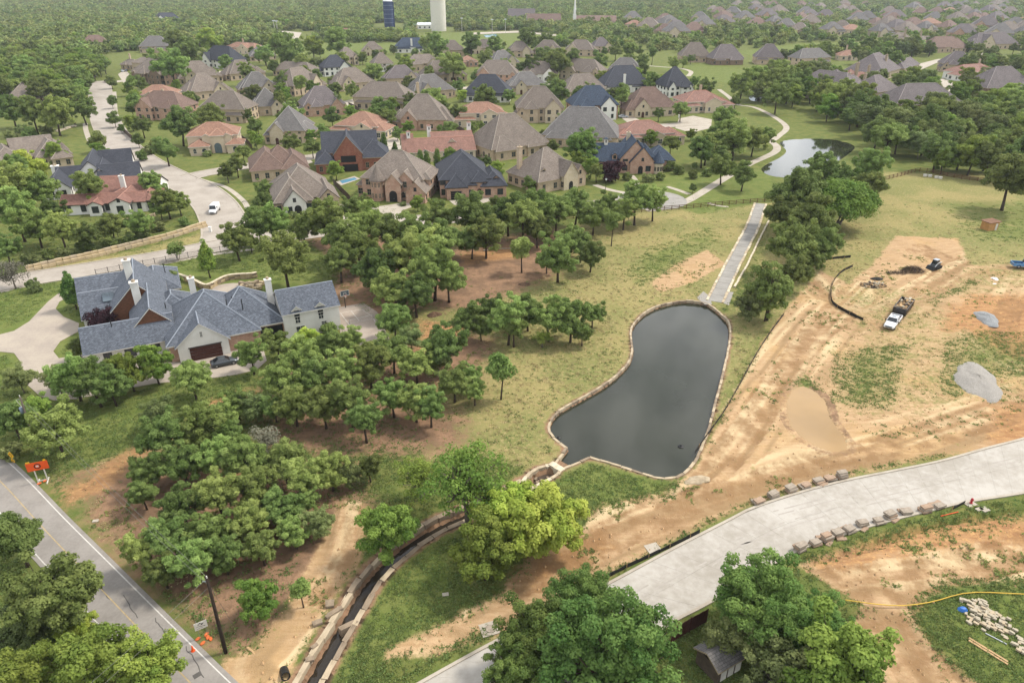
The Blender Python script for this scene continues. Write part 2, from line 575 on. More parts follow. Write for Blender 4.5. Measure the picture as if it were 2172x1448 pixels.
POND2 = smooth_line(G([(1655, 300), (1700, 293), (1770, 295), (1812, 308), (1800, 325), (1770, 345), (1745, 362), (1700, 374), (1640, 372), (1615, 358), (1630, 345), (1655, 332), (1668, 318)]), 3.0, True)
ROAD_N = smooth_line(G([(860, 1470), (1025, 1378), (1160, 1308), (1300, 1236), (1420, 1171), (1550, 1104), (1600, 1079), (1700, 1046), (1800, 1020), (1900, 1000), (2000, 979), (2100, 951), (2180, 930), (2320, 885), (2480, 830), (2640, 772)]), 1.0)
ROAD_S = smooth_line(G([(1190, 1480), (1300, 1402), (1410, 1325), (1500, 1277), (1600, 1216), (1690, 1165), (1760, 1140), (1850, 1112), (1950, 1086), (2050, 1063), (2180, 1042), (2330, 1010), (2480, 970), (2660, 915)]), 1.0)
NEWROAD = np.concatenate([ROAD_N, ROAD_S[::-1]]).tolist()
ASPH_C = smooth_line(G([(-140, 900), (-60, 965), (10, 1030), (92, 1120), (189, 1222), (299, 1338), (400, 1444), (470, 1515)]), 2.0)
MAIN_C = smooth_line(G([(212, 172), (214, 205), (219, 240), (233, 275), (262, 312), (305, 345), (360, 374), (415, 400), (452, 430), (472, 462), (480, 492), (478, 512)]), 3.0)
CROSS_C = smooth_line(G([(-160, 632), (-40, 610), (60, 592), (200, 569), (330, 548), (450, 524), (540, 509), (640, 497), (760, 481), (900, 467), (1050, 456), (1200, 443), (1320, 430), (1400, 421)]), 3.0)
MID_C = smooth_line(G([(400, 376), (440, 367), (540, 350), (650, 335), (760, 320), (880, 310), (1010, 301), (1120, 291), (1280, 277), (1400, 268), (1470, 263)]), 3.0)
BACK_C = smooth_line(G([(222, 176), (300, 168), (380, 160), (480, 152), (560, 152)]), 4.0)
BACK2_C = smooth_line(G([(600, 229), (690, 222), (745, 216), (850, 191), (960, 188), (1080, 182), (1200, 178)]), 4.0)
PATH_C = smooth_line(G([(1370, 446), (1420, 440), (1460, 425), (1510, 395), (1548, 372), (1590, 348), (1640, 325), (1648, 312), (1636, 300)]), 2.0)
PATH2_C = smooth_line(G([(1636, 300), (1650, 290), (1668, 270), (1640, 247), (1600, 228), (1565, 222), (1545, 205), (1525, 190)]), 3.0)
PATH3_C = smooth_line(G([(1340, 137), (1400, 142), (1440, 145), (1465, 152), (1460, 162)]), 4.0)
FLUME_C = smooth_line(G([(1613, 432), (1606, 452), (1594, 485), (1560, 550), (1516, 640)]), 1.0)

# ------------------------------------------------------------------ ground
BUMPS = []      # (x, y, rx, ry, rot, h)
def bump(px, py, rx, ry, h, rot=0.0):
    x, y = g(px, py)
    BUMPS.append((x, y, rx, ry, rot, h))
bump(850, 1395, 4.0, 2.0, 0.7, 0.5)
bump(1480, 1030, 4.0, 1.4, 0.5, 0.1)
bump(1900, 1050 + 160, 5, 2, 0.5, 0.3)
bump(1130, 1180, 6, 2.0, 0.5, 0.5)
bump(1820, 1275, 5, 2.5, 0.6, 0.2)
bump(2120, 905, 10, 4, 0.5, 0.4)
bump(1690, 950, 4, 1.5, 0.5, 0.5)
bump(560, 1412, 2.6, 1.6, 0.6, 0.3)
bump(1990, 640, 9, 3, 0.9, 0.5)
TRENCH = smooth_line(G([(1715, 1196), (1790, 1172), (1900, 1132), (1990, 1105), (2080, 1090), (2200, 1062), (2300, 1045)]), 2.0)
RIDGE = smooth_line(G([(1705, 1180), (1790, 1152), (1900, 1115), (1990, 1092), (2080, 1078), (2200, 1052), (2300, 1035)]), 2.0)
RIDGE2 = smooth_line(G([(1760, 1215), (1850, 1190), (1950, 1160), (2060, 1135), (2200, 1100)]), 2.0)

def height(X, Y):
    X, Y = np.atleast_1d(np.asarray(X, float)), np.atleast_1d(np.asarray(Y, float))
    Z = np.zeros(X.shape)
    for x, y, rx, ry, rot, h in BUMPS:
        dx, dy = X - x, Y - y
        a = (dx * math.cos(rot) + dy * math.sin(rot)) / rx
        b = (-dx * math.sin(rot) + dy * math.cos(rot)) / ry
        Z += h * np.exp(-(a * a + b * b))
    d = line_sd(RIDGE, X, Y, 6)
    Z += 0.75 * np.exp(-(d / 0.9) ** 2)
    d = line_sd(TRENCH, X, Y, 6)
    Z -= 0.85 * np.exp(-(d / 0.55) ** 2)
    d = line_sd(RIDGE2, X, Y, 6)
    Z += 0.3 * np.exp(-(d / 1.6) ** 2)
    return Z * sst(poly_sd(NEWROAD, X, Y, 8), 0.5, 2.2) * sst(line_sd(ASPH_C, X, Y, 9), 3.0, 5.0)

def hz(x, y):
    return float(height(x, y)[0])

def axis(lo, hi, step, far, ratio=1.12):
    mid = list(np.arange(lo, hi + 1e-6, step))
    r, s, v = [], step, hi
    while v < far:
        s *= ratio; v += s; r.append(v)
    q, s, v = [], step, lo
    while v > -far:
        s *= ratio; v -= s; q.append(v)
    return np.array(q[::-1] + mid + r)

gx = np.concatenate([axis(-115, -40, 0.55, 9000, 1.07)[:-1], []]); gx = gx[gx < -40.0]
gx = np.concatenate([gx, np.arange(-40.0, 112, 0.38)]); s_ = 0.38
while gx[-1] < 9000:
    s_ *= 1.07; gx = np.append(gx, gx[-1] + s_)
gy_ = list(np.arange(30, 52, 0.6)) + list(np.arange(52, 150, 0.4)) + list(np.arange(150, 190, 0.55))
s_ = 0.55
while gy_[-1] < 12000:
    s_ = min(s_ * 1.02, s_ + 0.03) if gy_[-1] < 700 else s_ * 1.12
    gy_.append(gy_[-1] + s_)
gy0 = [30.0]
s_ = 0.55
while gy0[-1] > -9000:
    s_ *= 1.3
    gy0.append(gy0[-1] - s_)
gy = np.array(gy0[:0:-1] + gy_)
GX, GY = np.meshgrid(gx, gy)
GX, GY = GX.copy(), GY.copy()
for P_ in (POND, BASIN, CREEK_DIG, PUDDLE):       # vertices next to a bank move onto it, so that the edge is clean
    A_ = np.array(P_, float)
    sd = poly_sd(P_, GX, GY, 3)
    idx = np.argwhere(np.abs(sd) < 0.34)
    for i, j in idx:
        best, bp_ = 1e9, None
        x, y = GX[i, j], GY[i, j]
        a = A_
        b = np.roll(A_, -1, 0)
        e = b - a
        t = np.clip(((x - a[:, 0]) * e[:, 0] + (y - a[:, 1]) * e[:, 1]) / ((e * e).sum(1) + 1e-12), 0, 1)
        q = a + t[:, None] * e
        k = np.argmin((q[:, 0] - x) ** 2 + (q[:, 1] - y) ** 2)
        GX[i, j], GY[i, j] = q[k]

def mask(polys, soft=1.5, lim=16.0):
    w = np.zeros(GX.shape)
    for p in polys:
        w = np.maximum(w, 1 - sst(poly_sd(G(p), GX, GY, lim), -soft, soft))
    return w

def lattice(X, Y, s, seed):
    """smooth value noise, used for gentle unevenness of bare earth"""
    r = np.random.default_rng(seed).random((257, 257))
    x, y = X / s, Y / s
    i, j = np.floor(x).astype(int), np.floor(y).astype(int)
    u, v = x - i, y - j
    u, v = u * u * (3 - 2 * u), v * v * (3 - 2 * v)
    i %= 256; j %= 256
    return (r[i, j] * (1 - u) + r[i + 1, j] * u) * (1 - v) + (r[i, j + 1] * (1 - u) + r[i + 1, j + 1] * u) * v
A_dry = mask([
    [(860, 700), (900, 640), (980, 560), (1120, 500), (1330, 450), (1640, 430), (1640, 470), (1560, 610), (1530, 660), (1600, 640), (1640, 680), (1520, 900), (1470, 1010), (1150, 1000), (1080, 980), (990, 960), (900, 980), (880, 860)],
    [(1640, 470), (1700, 560), (1770, 470), (1860, 365), (2620, 375), (2620, 640), (1780, 660), (1640, 700), (1580, 640)],
    [(120, 980), (330, 930), (500, 1010), (500, 1340), (420, 1290), (230, 1180)],
    [(60, 570), (300, 530), (440, 490), (450, 505), (300, 548), (70, 590)]], 7.0)
A_dirt = mask([
    [(1740, 575), (1800, 600), (1850, 560), (1900, 500), (2030, 505), (2060, 560), (2620, 540), (2620, 928), (2000, 975), (1800, 1015), (1600, 1070), (1420, 1150), (1290, 1228), (1020, 1370), (820, 1410), (815, 1380), (900, 1340), (1060, 1255), (1110, 1195), (1235, 1115), (1280, 1060), (1430, 1030), (1500, 940), (1570, 810), (1620, 720), (1680, 640)],
    [(1690, 1195), (1800, 1160), (2620, 1050), (2620, 1225), (2010, 1245), (1950, 1290), (1950, 1330), (2000, 1390), (2090, 1460), (1690, 1460), (1830, 1290)],
    [(720, 1060), (775, 1070), (765, 1180), (700, 1280), (640, 1380), (600, 1460), (470, 1460), (470, 1400), (540, 1380), (600, 1300), (660, 1190)],
    [(1345, 560), (1500, 510), (1560, 560), (1480, 610), (1400, 640)] if False else [(1430, 560), (1500, 530), (1540, 560), (1470, 600), (1400, 620), (1380, 600)]], 1.6)
MIXED = mask([[(1735, 610), (1800, 690), (1775, 740), (1740, 800), (1770, 880), (1900, 900), (2060, 870), (2620, 800), (2620, 690), (2060, 690), (2000, 640), (2620, 580), (2620, 500), (2060, 540), (1950, 620), (1850, 590)]], 6.0)
A_dirt *= 1 - 0.46 * MIXED
A_dry = np.maximum(A_dry, MIXED)
A_soil = mask([
    [(560, 850), (880, 820), (990, 890), (985, 940), (940, 960), (780, 970), (560, 950)],
    [(130, 1010), (280, 960), (520, 980), (760, 990), (790, 1060), (700, 1200), (600, 1330), (480, 1400), (390, 1300), (240, 1180)],
    [(880, 650), (950, 530), (1150, 480), (1230, 500), (1170, 590), (1000, 660)],
    [(560, 560), (700, 480), (960, 480), (960, 640), (800, 680), (690, 640)],
    [(500, 820), (650, 770), (1010, 700), (1060, 740), (1010, 800), (860, 830)]], 7.0)
A_red = mask([
    [(140, 1040), (230, 985), (302, 936), (308, 958), (250, 1010), (190, 1050), (150, 1062)],
    [(2010, 660), (2060, 625), (2620, 615), (2620, 790), (2130, 760), (2050, 700), (2000, 700)],
    [(2100, 860), (2620, 800), (2620, 920), (2100, 945)],
    [(1720, 1195), (1800, 1165), (1920, 1120), (2620, 1050), (2620, 1150), (1960, 1170), (1800, 1215)],
    [(480, 1010), (560, 990), (540, 1030), (470, 1040)], [(890, 680), (1000, 690), (940, 730), (890, 760)],
    [(980, 535), (1080, 525), (1110, 545), (990, 560)], [(400, 860), (520, 825), (540, 840), (430, 885)],
    [(1100, 1215), (1270, 1130), (1300, 1160), (1130, 1250)]], 4.0)
A_lush = mask([
    [(-200, 640), (0, 612), (135, 596), (152, 608), (60, 695), (-20, 725)], [(-20, 748), (30, 752), (46, 775), (40, 830), (-20, 850)],
    [(110, 650), (140, 625), (170, 650), (175, 680), (130, 680)], [(110, 735), (170, 712), (180, 745), (120, 770)],
    [(225, 590), (360, 558), (520, 530), (650, 512), (720, 560), (690, 650), (560, 640), (440, 600), (330, 565)],
    [(40, 850), (180, 858), (330, 832), (540, 792), (560, 810), (440, 850), (330, 910), (250, 960), (150, 1000), (90, 960)],
    [(1950, 1300), (2010, 1240), (2620, 1215), (2620, 1460), (2130, 1460), (2010, 1370)],
    [(690, 1460), (840, 1190), (920, 1150), (960, 1230), (950, 1300), (800, 1390), (800, 1460)],
    [(880, 1440), (1030, 1340), (1045, 1360), (900, 1450)], [(1120, 1050), (1250, 972), (1425, 1018), (1420, 1045), (1240, 1075), (1150, 1090)],
    [(1440, 440), (1560, 375), (1640, 350), (1640, 425), (1480, 455)], [(1280, 392), (1420, 375), (1540, 340), (1540, 390), (1420, 420), (1300, 410)],
    [(1290, 1222), (1480, 1135), (1500, 1140), (1300, 1235)], [(1480, 1130), (1600, 1068), (1790, 1012), (2000, 968), (2620, 915), (2620, 925), (2000, 978), (1800, 1018), (1600, 1077), (1490, 1138)],
    [(860, 1455), (1030, 1375), (1150, 1310), (1160, 1320), (1030, 1390), (900, 1460)],
    [(1690, 1168), (1850, 1118), (2000, 1085), (2010, 1095), (1850, 1128), (1700, 1178)], [(1680, 850), (1705, 800), (1725, 820), (1690, 850)],
    [(880, 120), (900, 72), (1090, 70), (1180, 76), (1180, 92), (1000, 100)], [(590, 110), (640, 85), (760, 90), (870, 90), (870, 105), (740, 130)],
    [(1560, 110), (1700, 92), (1860, 90), (1870, 105), (1620, 128)], [(1380, 140), (1500, 135), (1600, 150), (1560, 180), (1470, 165)], [(1640, 140), (1800, 130), (1810, 160), (1660, 170)]], 3.5)
A_soil = np.maximum(A_soil, 0.95 * (1 - sst(np.abs(poly_sd(PUDDLE.tolist(), GX, GY, 4) - 0.7), 0.25, 1.1)))
A_dirt *= 1 - 0.5 * (1 - sst(np.abs(poly_sd(PUDDLE.tolist(), GX, GY, 4) - 0.7), 0.25, 1.1))
A_patch = mask([
    [(1765, 745), (1930, 725), (1910, 820), (1900, 868), (1760, 862)], [(2000, 720), (2080, 700), (2620, 690), (2620, 790), (2080, 800), (2040, 850), (1990, 830)],
    [(1960, 648), (2060, 585), (2080, 600), (1985, 655)], [(1985, 430), (2620, 400), (2620, 520), (2080, 512)],
    [(1320, 580), (1380, 520), (1500, 480), (1540, 500), (1440, 570), (1360, 610)]], 7.0)
A_lush = np.maximum(A_lush, 0.56 * A_patch)
wet_ = 1 - sst(np.minimum(poly_sd(CREEK, GX, GY, 3), poly_sd(BASIN, GX, GY, 3)), 0.1, 0.5)
wet_ = np.maximum(wet_, 1 - sst(poly_sd(POND, GX, GY, 3), -0.1, 0.25))
A_soil = np.maximum(A_soil, wet_); A_lush *= 1 - wet_; A_dirt *= 1 - wet_
RUTS = [[(1800, 620), (1720, 700), (1650, 790), (1590, 880), (1530, 960), (1480, 1010)], [(1840, 640), (1740, 710), (1670, 800), (1620, 880), (1560, 960), (1520, 1000)],
        [(1110, 1210), (1250, 1140), (1400, 1080), (1560, 1030), (1700, 985), (1900, 930), (2060, 880), (2200, 835)], [(1130, 1235), (1260, 1165), (1400, 1105), (1560, 1052), (1720, 1005), (1900, 955), (2080, 905), (2200, 870)],
        [(1060, 1260), (1180, 1200), (1330, 1130), (1480, 1075), (1640, 1020), (1850, 960)], [(1700, 570), (1760, 630), (1850, 660), (1960, 600), (2060, 545), (2200, 520)],
        [(1790, 690), (1860, 690), (1950, 640), (2060, 590), (2200, 560)], [(2140, 640), (2120, 690), (2140, 740), (2200, 770)], [(2160, 630), (2135, 690), (2160, 735), (2200, 750)],
        [(1930, 530), (1990, 550), (2000, 600), (1900, 640)], [(1950, 520), (2010, 550), (2020, 590)], [(1740, 1250), (1850, 1245), (1930, 1280), (1960, 1340)], [(1740, 1265), (1840, 1262), (1910, 1295), (1940, 1350)],
        [(1720, 1230), (1850, 1232), (2000, 1210), (2200, 1150)], [(1730, 1240), (1860, 1245), (2010, 1222), (2200, 1170)], [(1790, 1330), (1870, 1320), (1930, 1350), (2000, 1430)], [(1780, 1360), (1860, 1345), (1900, 1380), (1950, 1450)],
        [(140, 1050), (220, 1005), (300, 950)], [(150, 1062), (240, 1015), (306, 965)], [(940, 960), (985, 930), (975, 890), (920, 865)], [(925, 955), (968, 930), (962, 895)], [(760, 1080), (740, 1180), (680, 1270)],
        [(1240, 1080), (1210, 1110), (1290, 1180)], [(1400, 1060), (1440, 1100), (1400, 1150)]]
A_rut = np.zeros(GX.shape)
for r_ in RUTS:
    L_ = smooth_line(G(r_), 2.0)
    for o_ in (-0.85, 0.85):
        d_ = line_sd(offset_line(L_, o_), GX, GY, 4)
        A_rut = np.maximum(A_rut, np.exp(-(d_ / 0.5) ** 2))
road_d = poly_sd(NEWROAD, GX, GY, 8)
calm = sst(road_d, 0.4, 3.0)
A_rut *= calm

# graded earth: streaks that follow the ways the machines drove
A_band = np.full(GX.shape, 0.5)
b_d = np.full(GX.shape, 1e9)
for k_, (r_, reach) in enumerate((([(1830, 600), (1740, 690), (1660, 790), (1600, 880), (1540, 960), (1490, 1010), (1400, 1070)], 9), ([(1000, 1300), (1110, 1225), (1250, 1150), (1400, 1090), (1560, 1040), (1700, 995), (1900, 940), (2060, 890), (2250, 830)], 8), ([(1700, 1250), (1850, 1235), (2000, 1212), (2250, 1140)], 7), ([(1720, 1280), (1850, 1262), (1930, 1290), (1990, 1380), (2060, 1470)], 6), ([(2190, 600), (2120, 680), (2150, 750), (2250, 790)], 8), ([(1690, 560), (1760, 630), (1850, 665), (1960, 605), (2060, 550), (2250, 515)], 7), ([(770, 1070), (745, 1180), (680, 1280), (600, 1400)], 4), ([(140, 1052), (220, 1006), (306, 955)], 4))):
    L_ = smooth_line(G(r_), 2.0)
    S_ = np.concatenate([[0], np.cumsum(np.linalg.norm(np.diff(L_, axis=0), axis=1))])
    d_ = np.full(GX.shape, 1e9); a_ = np.zeros(GX.shape)
    for i in range(len(L_) - 1):
        e_ = L_[i + 1] - L_[i]; q_ = L_[i]
        bx = (np.abs(GX - q_[0]) < 22) & (np.abs(GY - q_[1]) < 22)
        if not bx.any():
            continue
        x_, y_ = GX[bx] - q_[0], GY[bx] - q_[1]
        t_ = np.clip((x_ * e_[0] + y_ * e_[1]) / (e_ @ e_), 0, 1)
        dd = np.hypot(x_ - t_ * e_[0], y_ - t_ * e_[1]) * np.sign(e_[0] * y_ - e_[1] * x_)
        old = d_[bx]
        up_ = np.abs(dd) < np.abs(old)
        old[up_] = dd[up_]; d_[bx] = old
        aa = a_[bx]; aa[up_] = S_[i] + t_[up_] * np.linalg.norm(e_); a_[bx] = aa
    w_ = np.exp(-(np.abs(d_) / reach) ** 2)
    v_ = 0.6 * lattice(np.clip(d_, -30, 30) + 60, a_ / 16.0 + 9 * k_, 0.75, 41 + k_) + 0.4 * lattice(np.clip(d_, -30, 30) + 60, a_ / 30.0 + 5 * k_, 2.1, 51 + k_)
    use = np.abs(d_) / reach < b_d
    A_band = np.where(use, 0.5 + (v_ - 0.5) * w_, A_band); b_d = np.where(use, np.abs(d_) / reach, b_d)
near = (1 - sst(np.hypot(GX, GY), 260, 420)) * calm * sst(line_sd(ASPH_C, GX, GY, 9), 4, 7)
GZ = height(GX, GY)
rough = np.clip(A_dirt + 0.6 * A_red + 0.35 * A_soil, 0, 1) * near
GZ += rough * (0.34 * (lattice(GX, GY, 5.0, 1) - 0.5) + 0.2 * (lattice(GX, GY, 1.9, 2) - 0.5) + 0.1 * (lattice(GX, GY, 0.9, 3) - 0.5)) - 0.2 * A_rut * near * np.clip(A_dirt + A_red, 0, 1)
GZ += 0.22 * (A_band - 0.5) * near * np.clip(A_dirt + A_red, 0, 1)
GZ += 0.05 * near * (lattice(GX, GY, 3.1, 4) - 0.5)
for P_, dz in ((POND, 2.2), (BASIN, 1.9), (CREEK_DIG, 1.45)):
    sd = poly_sd(P_, GX, GY, 3)
    GZ = np.where(sd < -0.02, -dz, np.where(sd < 1.0, np.minimum(GZ, 0.0) * sst(sd, 0, 1.0), GZ))
sd = poly_sd(PUDDLE, GX, GY, 4)
GZ = GZ * sst(sd, 0.6, 3.5) + (-0.25 + 0.3 * sst(sd, -0.6, 0.9)) * (1 - sst(sd, 0.6, 3.5))
sd = poly_sd(POND2.tolist(), GX, GY, 6)
GZ = np.where(sd < 2.5, -0.9 * (1 - sst(sd, -2.5, 2.0)), GZ)

ny_, nx_ = GX.shape
me = bpy.data.meshes.new("ground")
co = np.stack([GX, GY, GZ], -1).reshape(-1, 3).astype(np.float32)
k_ = np.arange(nx_ * ny_).reshape(ny_, nx_)
fc = np.stack([k_[:-1, :-1], k_[:-1, 1:], k_[1:, 1:], k_[1:, :-1]], -1).reshape(-1, 4)
me.vertices.add(len(co)); me.vertices.foreach_set("co", co.ravel())
me.loops.add(fc.size); me.loops.foreach_set("vertex_index", fc.ravel().astype(np.int32))
me.polygons.add(len(fc)); me.polygons.foreach_set("loop_start", np.arange(0, fc.size, 4, dtype=np.int32))
me.polygons.foreach_set("use_smooth", np.ones(len(fc), bool))
for nm, A in (("dry", A_dry), ("dirt", A_dirt), ("soil", A_soil), ("red", A_red), ("lush", A_lush), ("rut", A_rut), ("band", A_band)):
    at = me.attributes.new(nm, 'FLOAT', 'POINT')
    at.data.foreach_set("value", A.ravel().astype(np.float32))
me.update(calc_edges=True)
m_, n, l, b = new_mat("ground_cover")
pos = n.new("ShaderNodeNewGeometry").outputs["Position"]
def attr(nm):
    a = n.new("ShaderNodeAttribute"); a.attribute_name = nm
    return a.outputs["Fac"]
n_big = noise_n(n, l, pos, 0.055, 5, 0.6)
n_mid = noise_n(n, l, pos, 0.32, 6, 0.65)
n_fin = noise_n(n, l, pos, 1.7, 5, 0.7)
n_gr = noise_n(n, l, pos, 6.5, 3, 0.7)
mp = n.new("ShaderNodeMapping")
mp.inputs["Rotation"].default_value = (0, 0, R(-28)); mp.inputs["Scale"].default_value = (0.22, 1.5, 1)
l.new(pos, mp.inputs["Vector"])
n_str = noise_n(n, l, mp.outputs[0], 1.1, 5, 0.65)
def thr(a, k=0.9, w=0.28):
    """ragged edge: the mask is broken by the noises before it is cut"""
    t = math_n(n, l, 'ADD', a, math_n(n, l, 'MULTIPLY', math_n(n, l, 'SUBTRACT', n_mid, 0.5), k))
    t = math_n(n, l, 'ADD', t, math_n(n, l, 'MULTIPLY', math_n(n, l, 'SUBTRACT', n_fin, 0.5), k * 0.8))
    return ramp_n(n, l, t, 0.5 - w, 0.5 + w)
grass = mixc(n, l, ramp_n(n, l, n_mid, 0.35, 0.65), srgb("545f2f"), srgb("696b3a"))
grass = mixc(n, l, math_n(n, l, 'MULTIPLY', ramp_n(n, l, n_fin, 0.5, 0.72), 0.6), grass, srgb("46592a"))
dry = mixc(n, l, ramp_n(n, l, n_big, 0.4, 0.6), srgb("857c50"), srgb("6f7042"))
dry = mixc(n, l, math_n(n, l, 'MULTIPLY', ramp_n(n, l, n_fin, 0.48, 0.7), 0.75), dry, srgb("a8916a"))
dry = mixc(n, l, math_n(n, l, 'MULTIPLY', ramp_n(n, l, n_mid, 0.52, 0.7), 0.5), dry, srgb("6d7340"))
soil = mixc(n, l, ramp_n(n, l, n_mid, 0.35, 0.65), srgb("6e5845"), srgb("8a6d55"))
soil = mixc(n, l, math_n(n, l, 'MULTIPLY', ramp_n(n, l, n_fin, 0.5, 0.68), 0.6), soil, srgb("574433"))
dirt = mixc(n, l, ramp_n(n, l, n_str, 0.32, 0.68), srgb("ae9170"), srgb("987c5b"))
dirt = mixc(n, l, math_n(n, l, 'MULTIPLY', ramp_n(n, l, n_fin, 0.5, 0.68), 0.5), dirt, srgb("b8a17c"))
dirt = mixc(n, l, math_n(n, l, 'MULTIPLY', ramp_n(n, l, n_big, 0.5, 0.66), 0.5), dirt, srgb("a98a5c"))
bnd = ramp_n(n, l, attr("band"), 0.28, 0.72)
dirt = mixc(n, l, math_n(n, l, 'MULTIPLY', math_n(n, l, 'SUBTRACT', 1.0, ramp_n(n, l, attr("band"), 0.26, 0.5)), 0.8), dirt, srgb("897152"))
dirt = mixc(n, l, math_n(n, l, 'MULTIPLY', ramp_n(n, l, attr("band"), 0.5, 0.74), 0.7), dirt, srgb("c2ad88"))
tuft = math_n(n, l, 'MULTIPLY', ramp_n(n, l, n_mid, 0.58, 0.66), ramp_n(n, l, n_fin, 0.48, 0.6))
dirt = mixc(n, l, math_n(n, l, 'MULTIPLY', tuft, 0.7), dirt, srgb("75733f"))
lush = mixc(n, l, ramp_n(n, l, n_mid, 0.35, 0.65), srgb("586430"), srgb("696f3c"))
lush = mixc(n, l, math_n(n, l, 'MULTIPLY', ramp_n(n, l, n_gr, 0.5, 0.7), 0.45), lush, srgb("3f5a20"))
red = mixc(n, l, ramp_n(n, l, n_str, 0.35, 0.65), srgb("a17d56"), srgb("8a6546"))
red = mixc(n, l, math_n(n, l, 'MULTIPLY', ramp_n(n, l, n_fin, 0.5, 0.7), 0.6), red, srgb("c39a66"))
c_ = mixc(n, l, thr(attr("dry"), 0.8), grass, dry)
c_ = mixc(n, l, thr(attr("soil"), 1.1), c_, soil)
c_ = mixc(n, l, thr(attr("dirt"), 1.0, 0.2), c_, dirt)
c_ = mixc(n, l, thr(attr("red"), 1.0, 0.3), c_, red)
c_ = mixc(n, l, math_n(n, l, 'MULTIPLY', thr(attr("lush"), 1.25, 0.22), 0.95), c_, lush)
rutf = math_n(n, l, 'MULTIPLY', math_n(n, l, 'MULTIPLY', attr("rut"), ramp_n(n, l, n_mid, 0.36, 0.6)), math_n(n, l, 'MAXIMUM', attr("dirt"), attr("red")))
c_ = mixc(n, l, math_n(n, l, 'MULTIPLY', rutf, 0.75), c_, srgb("7d6042"))
l.new(c_, b.inputs["Base Color"])
b.inputs["Roughness"].default_value = 0.97
b.inputs["Specular IOR Level"].default_value = 0.1
bp = n.new("ShaderNodeBump")
bp.inputs["Strength"].default_value = 0.55
bp.inputs["Distance"].default_value = 0.22
l.new(math_n(n, l, 'ADD', math_n(n, l, 'MULTIPLY', n_fin, 0.8), math_n(n, l, 'MULTIPLY', n_gr, 0.5)), bp.inputs["Height"])
l.new(bp.outputs[0], b.inputs["Normal"])
me.materials.append(m_)
tag(link("ground", me), kind="structure")

# ------------------------------------------------------------------ water
def water_mat(name, hexa, rough=0.04, bumpk=0.05, sc_=1.2, spec=0.5):
    m, n, l, b = new_mat(name)
    tc = n.new("ShaderNodeNewGeometry").outputs["Position"]
    f = noise_n(n, l, tc, 0.07, 3)
    c = srgb(hexa)
    l.new(mixc(n, l, ramp_n(n, l, f, 0.35, 0.65), c, tuple(x * 0.8 for x in c[:3]) + (1,)), b.inputs["Base Color"])
    b.inputs["Roughness"].default_value = rough
    b.inputs["IOR"].default_value = 1.33
    b.inputs["Specular IOR Level"].default_value = spec
    bp = n.new("ShaderNodeBump")
    bp.inputs["Strength"].default_value = bumpk
    bp.inputs["Distance"].default_value = 0.05
    l.new(noise_n(n, l, tc, sc_, 3), bp.inputs["Height"])
    l.new(bp.outputs[0], b.inputs["Normal"])
water_mat("pond_water", "2d2f24", 0.04, 0.06, 1.3, 0.55)
water_mat("creek_water", "2e2820", 0.06, 0.1, 2.0)
water_mat("muddy_water", "9b7f58", 0.03, 0.05, 1.0)
def sheet(name, pts, z, mat, kind="structure", label=None):
    q = MB(); q.poly([(p[0], p[1], z) for p in pts])
    bm = bmesh.new(); me = q.mesh(name, [mat]); bm.from_mesh(me)
    bmesh.ops.triangulate(bm, faces=bm.faces[:]); bmesh.ops.recalc_face_normals(bm, faces=bm.faces[:])
    if bm.faces and sum(f.normal.z for f in bm.faces) < 0:
        bmesh.ops.reverse_faces(bm, faces=bm.faces[:])
    bm.to_mesh(me); bm.free()
    return tag(link(name, me), label=label, kind=kind)
sheet("pond_water", POND, -0.5, "pond_water")
sheet("creek_water", CREEK, -0.95, "creek_water")
sheet("puddle_water", offset_line(PUDDLE, 0.9 if poly_sd(PUDDLE.tolist(), *[np.array([v]) for v in offset_line(PUDDLE, 0.5)[3]])[0] > 0 else -0.9).tolist(), -0.04, "muddy_water")
far_pond = sheet("lake_water", POND2.tolist(), -0.35, "pond_water")
sheet("stream_water", smooth_line(G([(1590, 205), (1620, 200), (1640, 196), (1665, 180), (1680, 176), (1668, 190), (1640, 206), (1600, 216)]), 5.0, True).tolist(), 0.06, "pond_water")

# ------------------------------------------------------------------ streets, paths, drives
def strip(name, line, w, mat, z=0.05, kerb=None, kmat="concrete_walk", thick=0.2):
    a, c = offset_line(line, w / 2), offset_line(line, -w / 2)
    q = MB()
    for i in range(len(line) - 1):
        q.hull8([(*c[i], z - thick), (*c[i + 1], z - thick), (*a[i + 1], z - thick), (*a[i], z - thick), (*c[i], z), (*c[i + 1], z), (*a[i + 1], z), (*a[i], z)])
    o = tag(q.build(name, mat), kind="structure")
    if kerb:
        for s in (1, -1):
            q = MB()
            i0, i1 = offset_line(line, s * w / 2), offset_line(line, s * (w / 2 + 0.45))
            for i in range(len(line) - 1):
                p = [(*i0[i], -0.2), (*i0[i + 1], -0.2), (*i1[i + 1], -0.2), (*i1[i], -0.2), (*i0[i], z + kerb), (*i0[i + 1], z + kerb), (*i1[i + 1], z + kerb), (*i1[i], z + kerb)]
                q.hull8(p)
            q.build("kerb", kmat, o)
    return o
strip("street", MAIN_C, 11.6, "concrete_old", 0.05, 0.12)
strip("cross_street", CROSS_C, 8.6, "concrete_old", 0.058, 0.11)
strip("back_street", MID_C, 7.6, "concrete_old", 0.054, 0.1)
strip("rear_street", BACK_C, 9, "concrete_walk", 0.05)
strip("rear_street", BACK2_C, 9, "concrete_walk", 0.05)
strip("footpath", PATH_C, 2.9, "concrete_walk", 0.04)
strip("footpath", PATH2_C, 2.6, "concrete_walk", 0.04)
strip("footpath", PATH3_C, 3.2, "concrete_walk", 0.04)
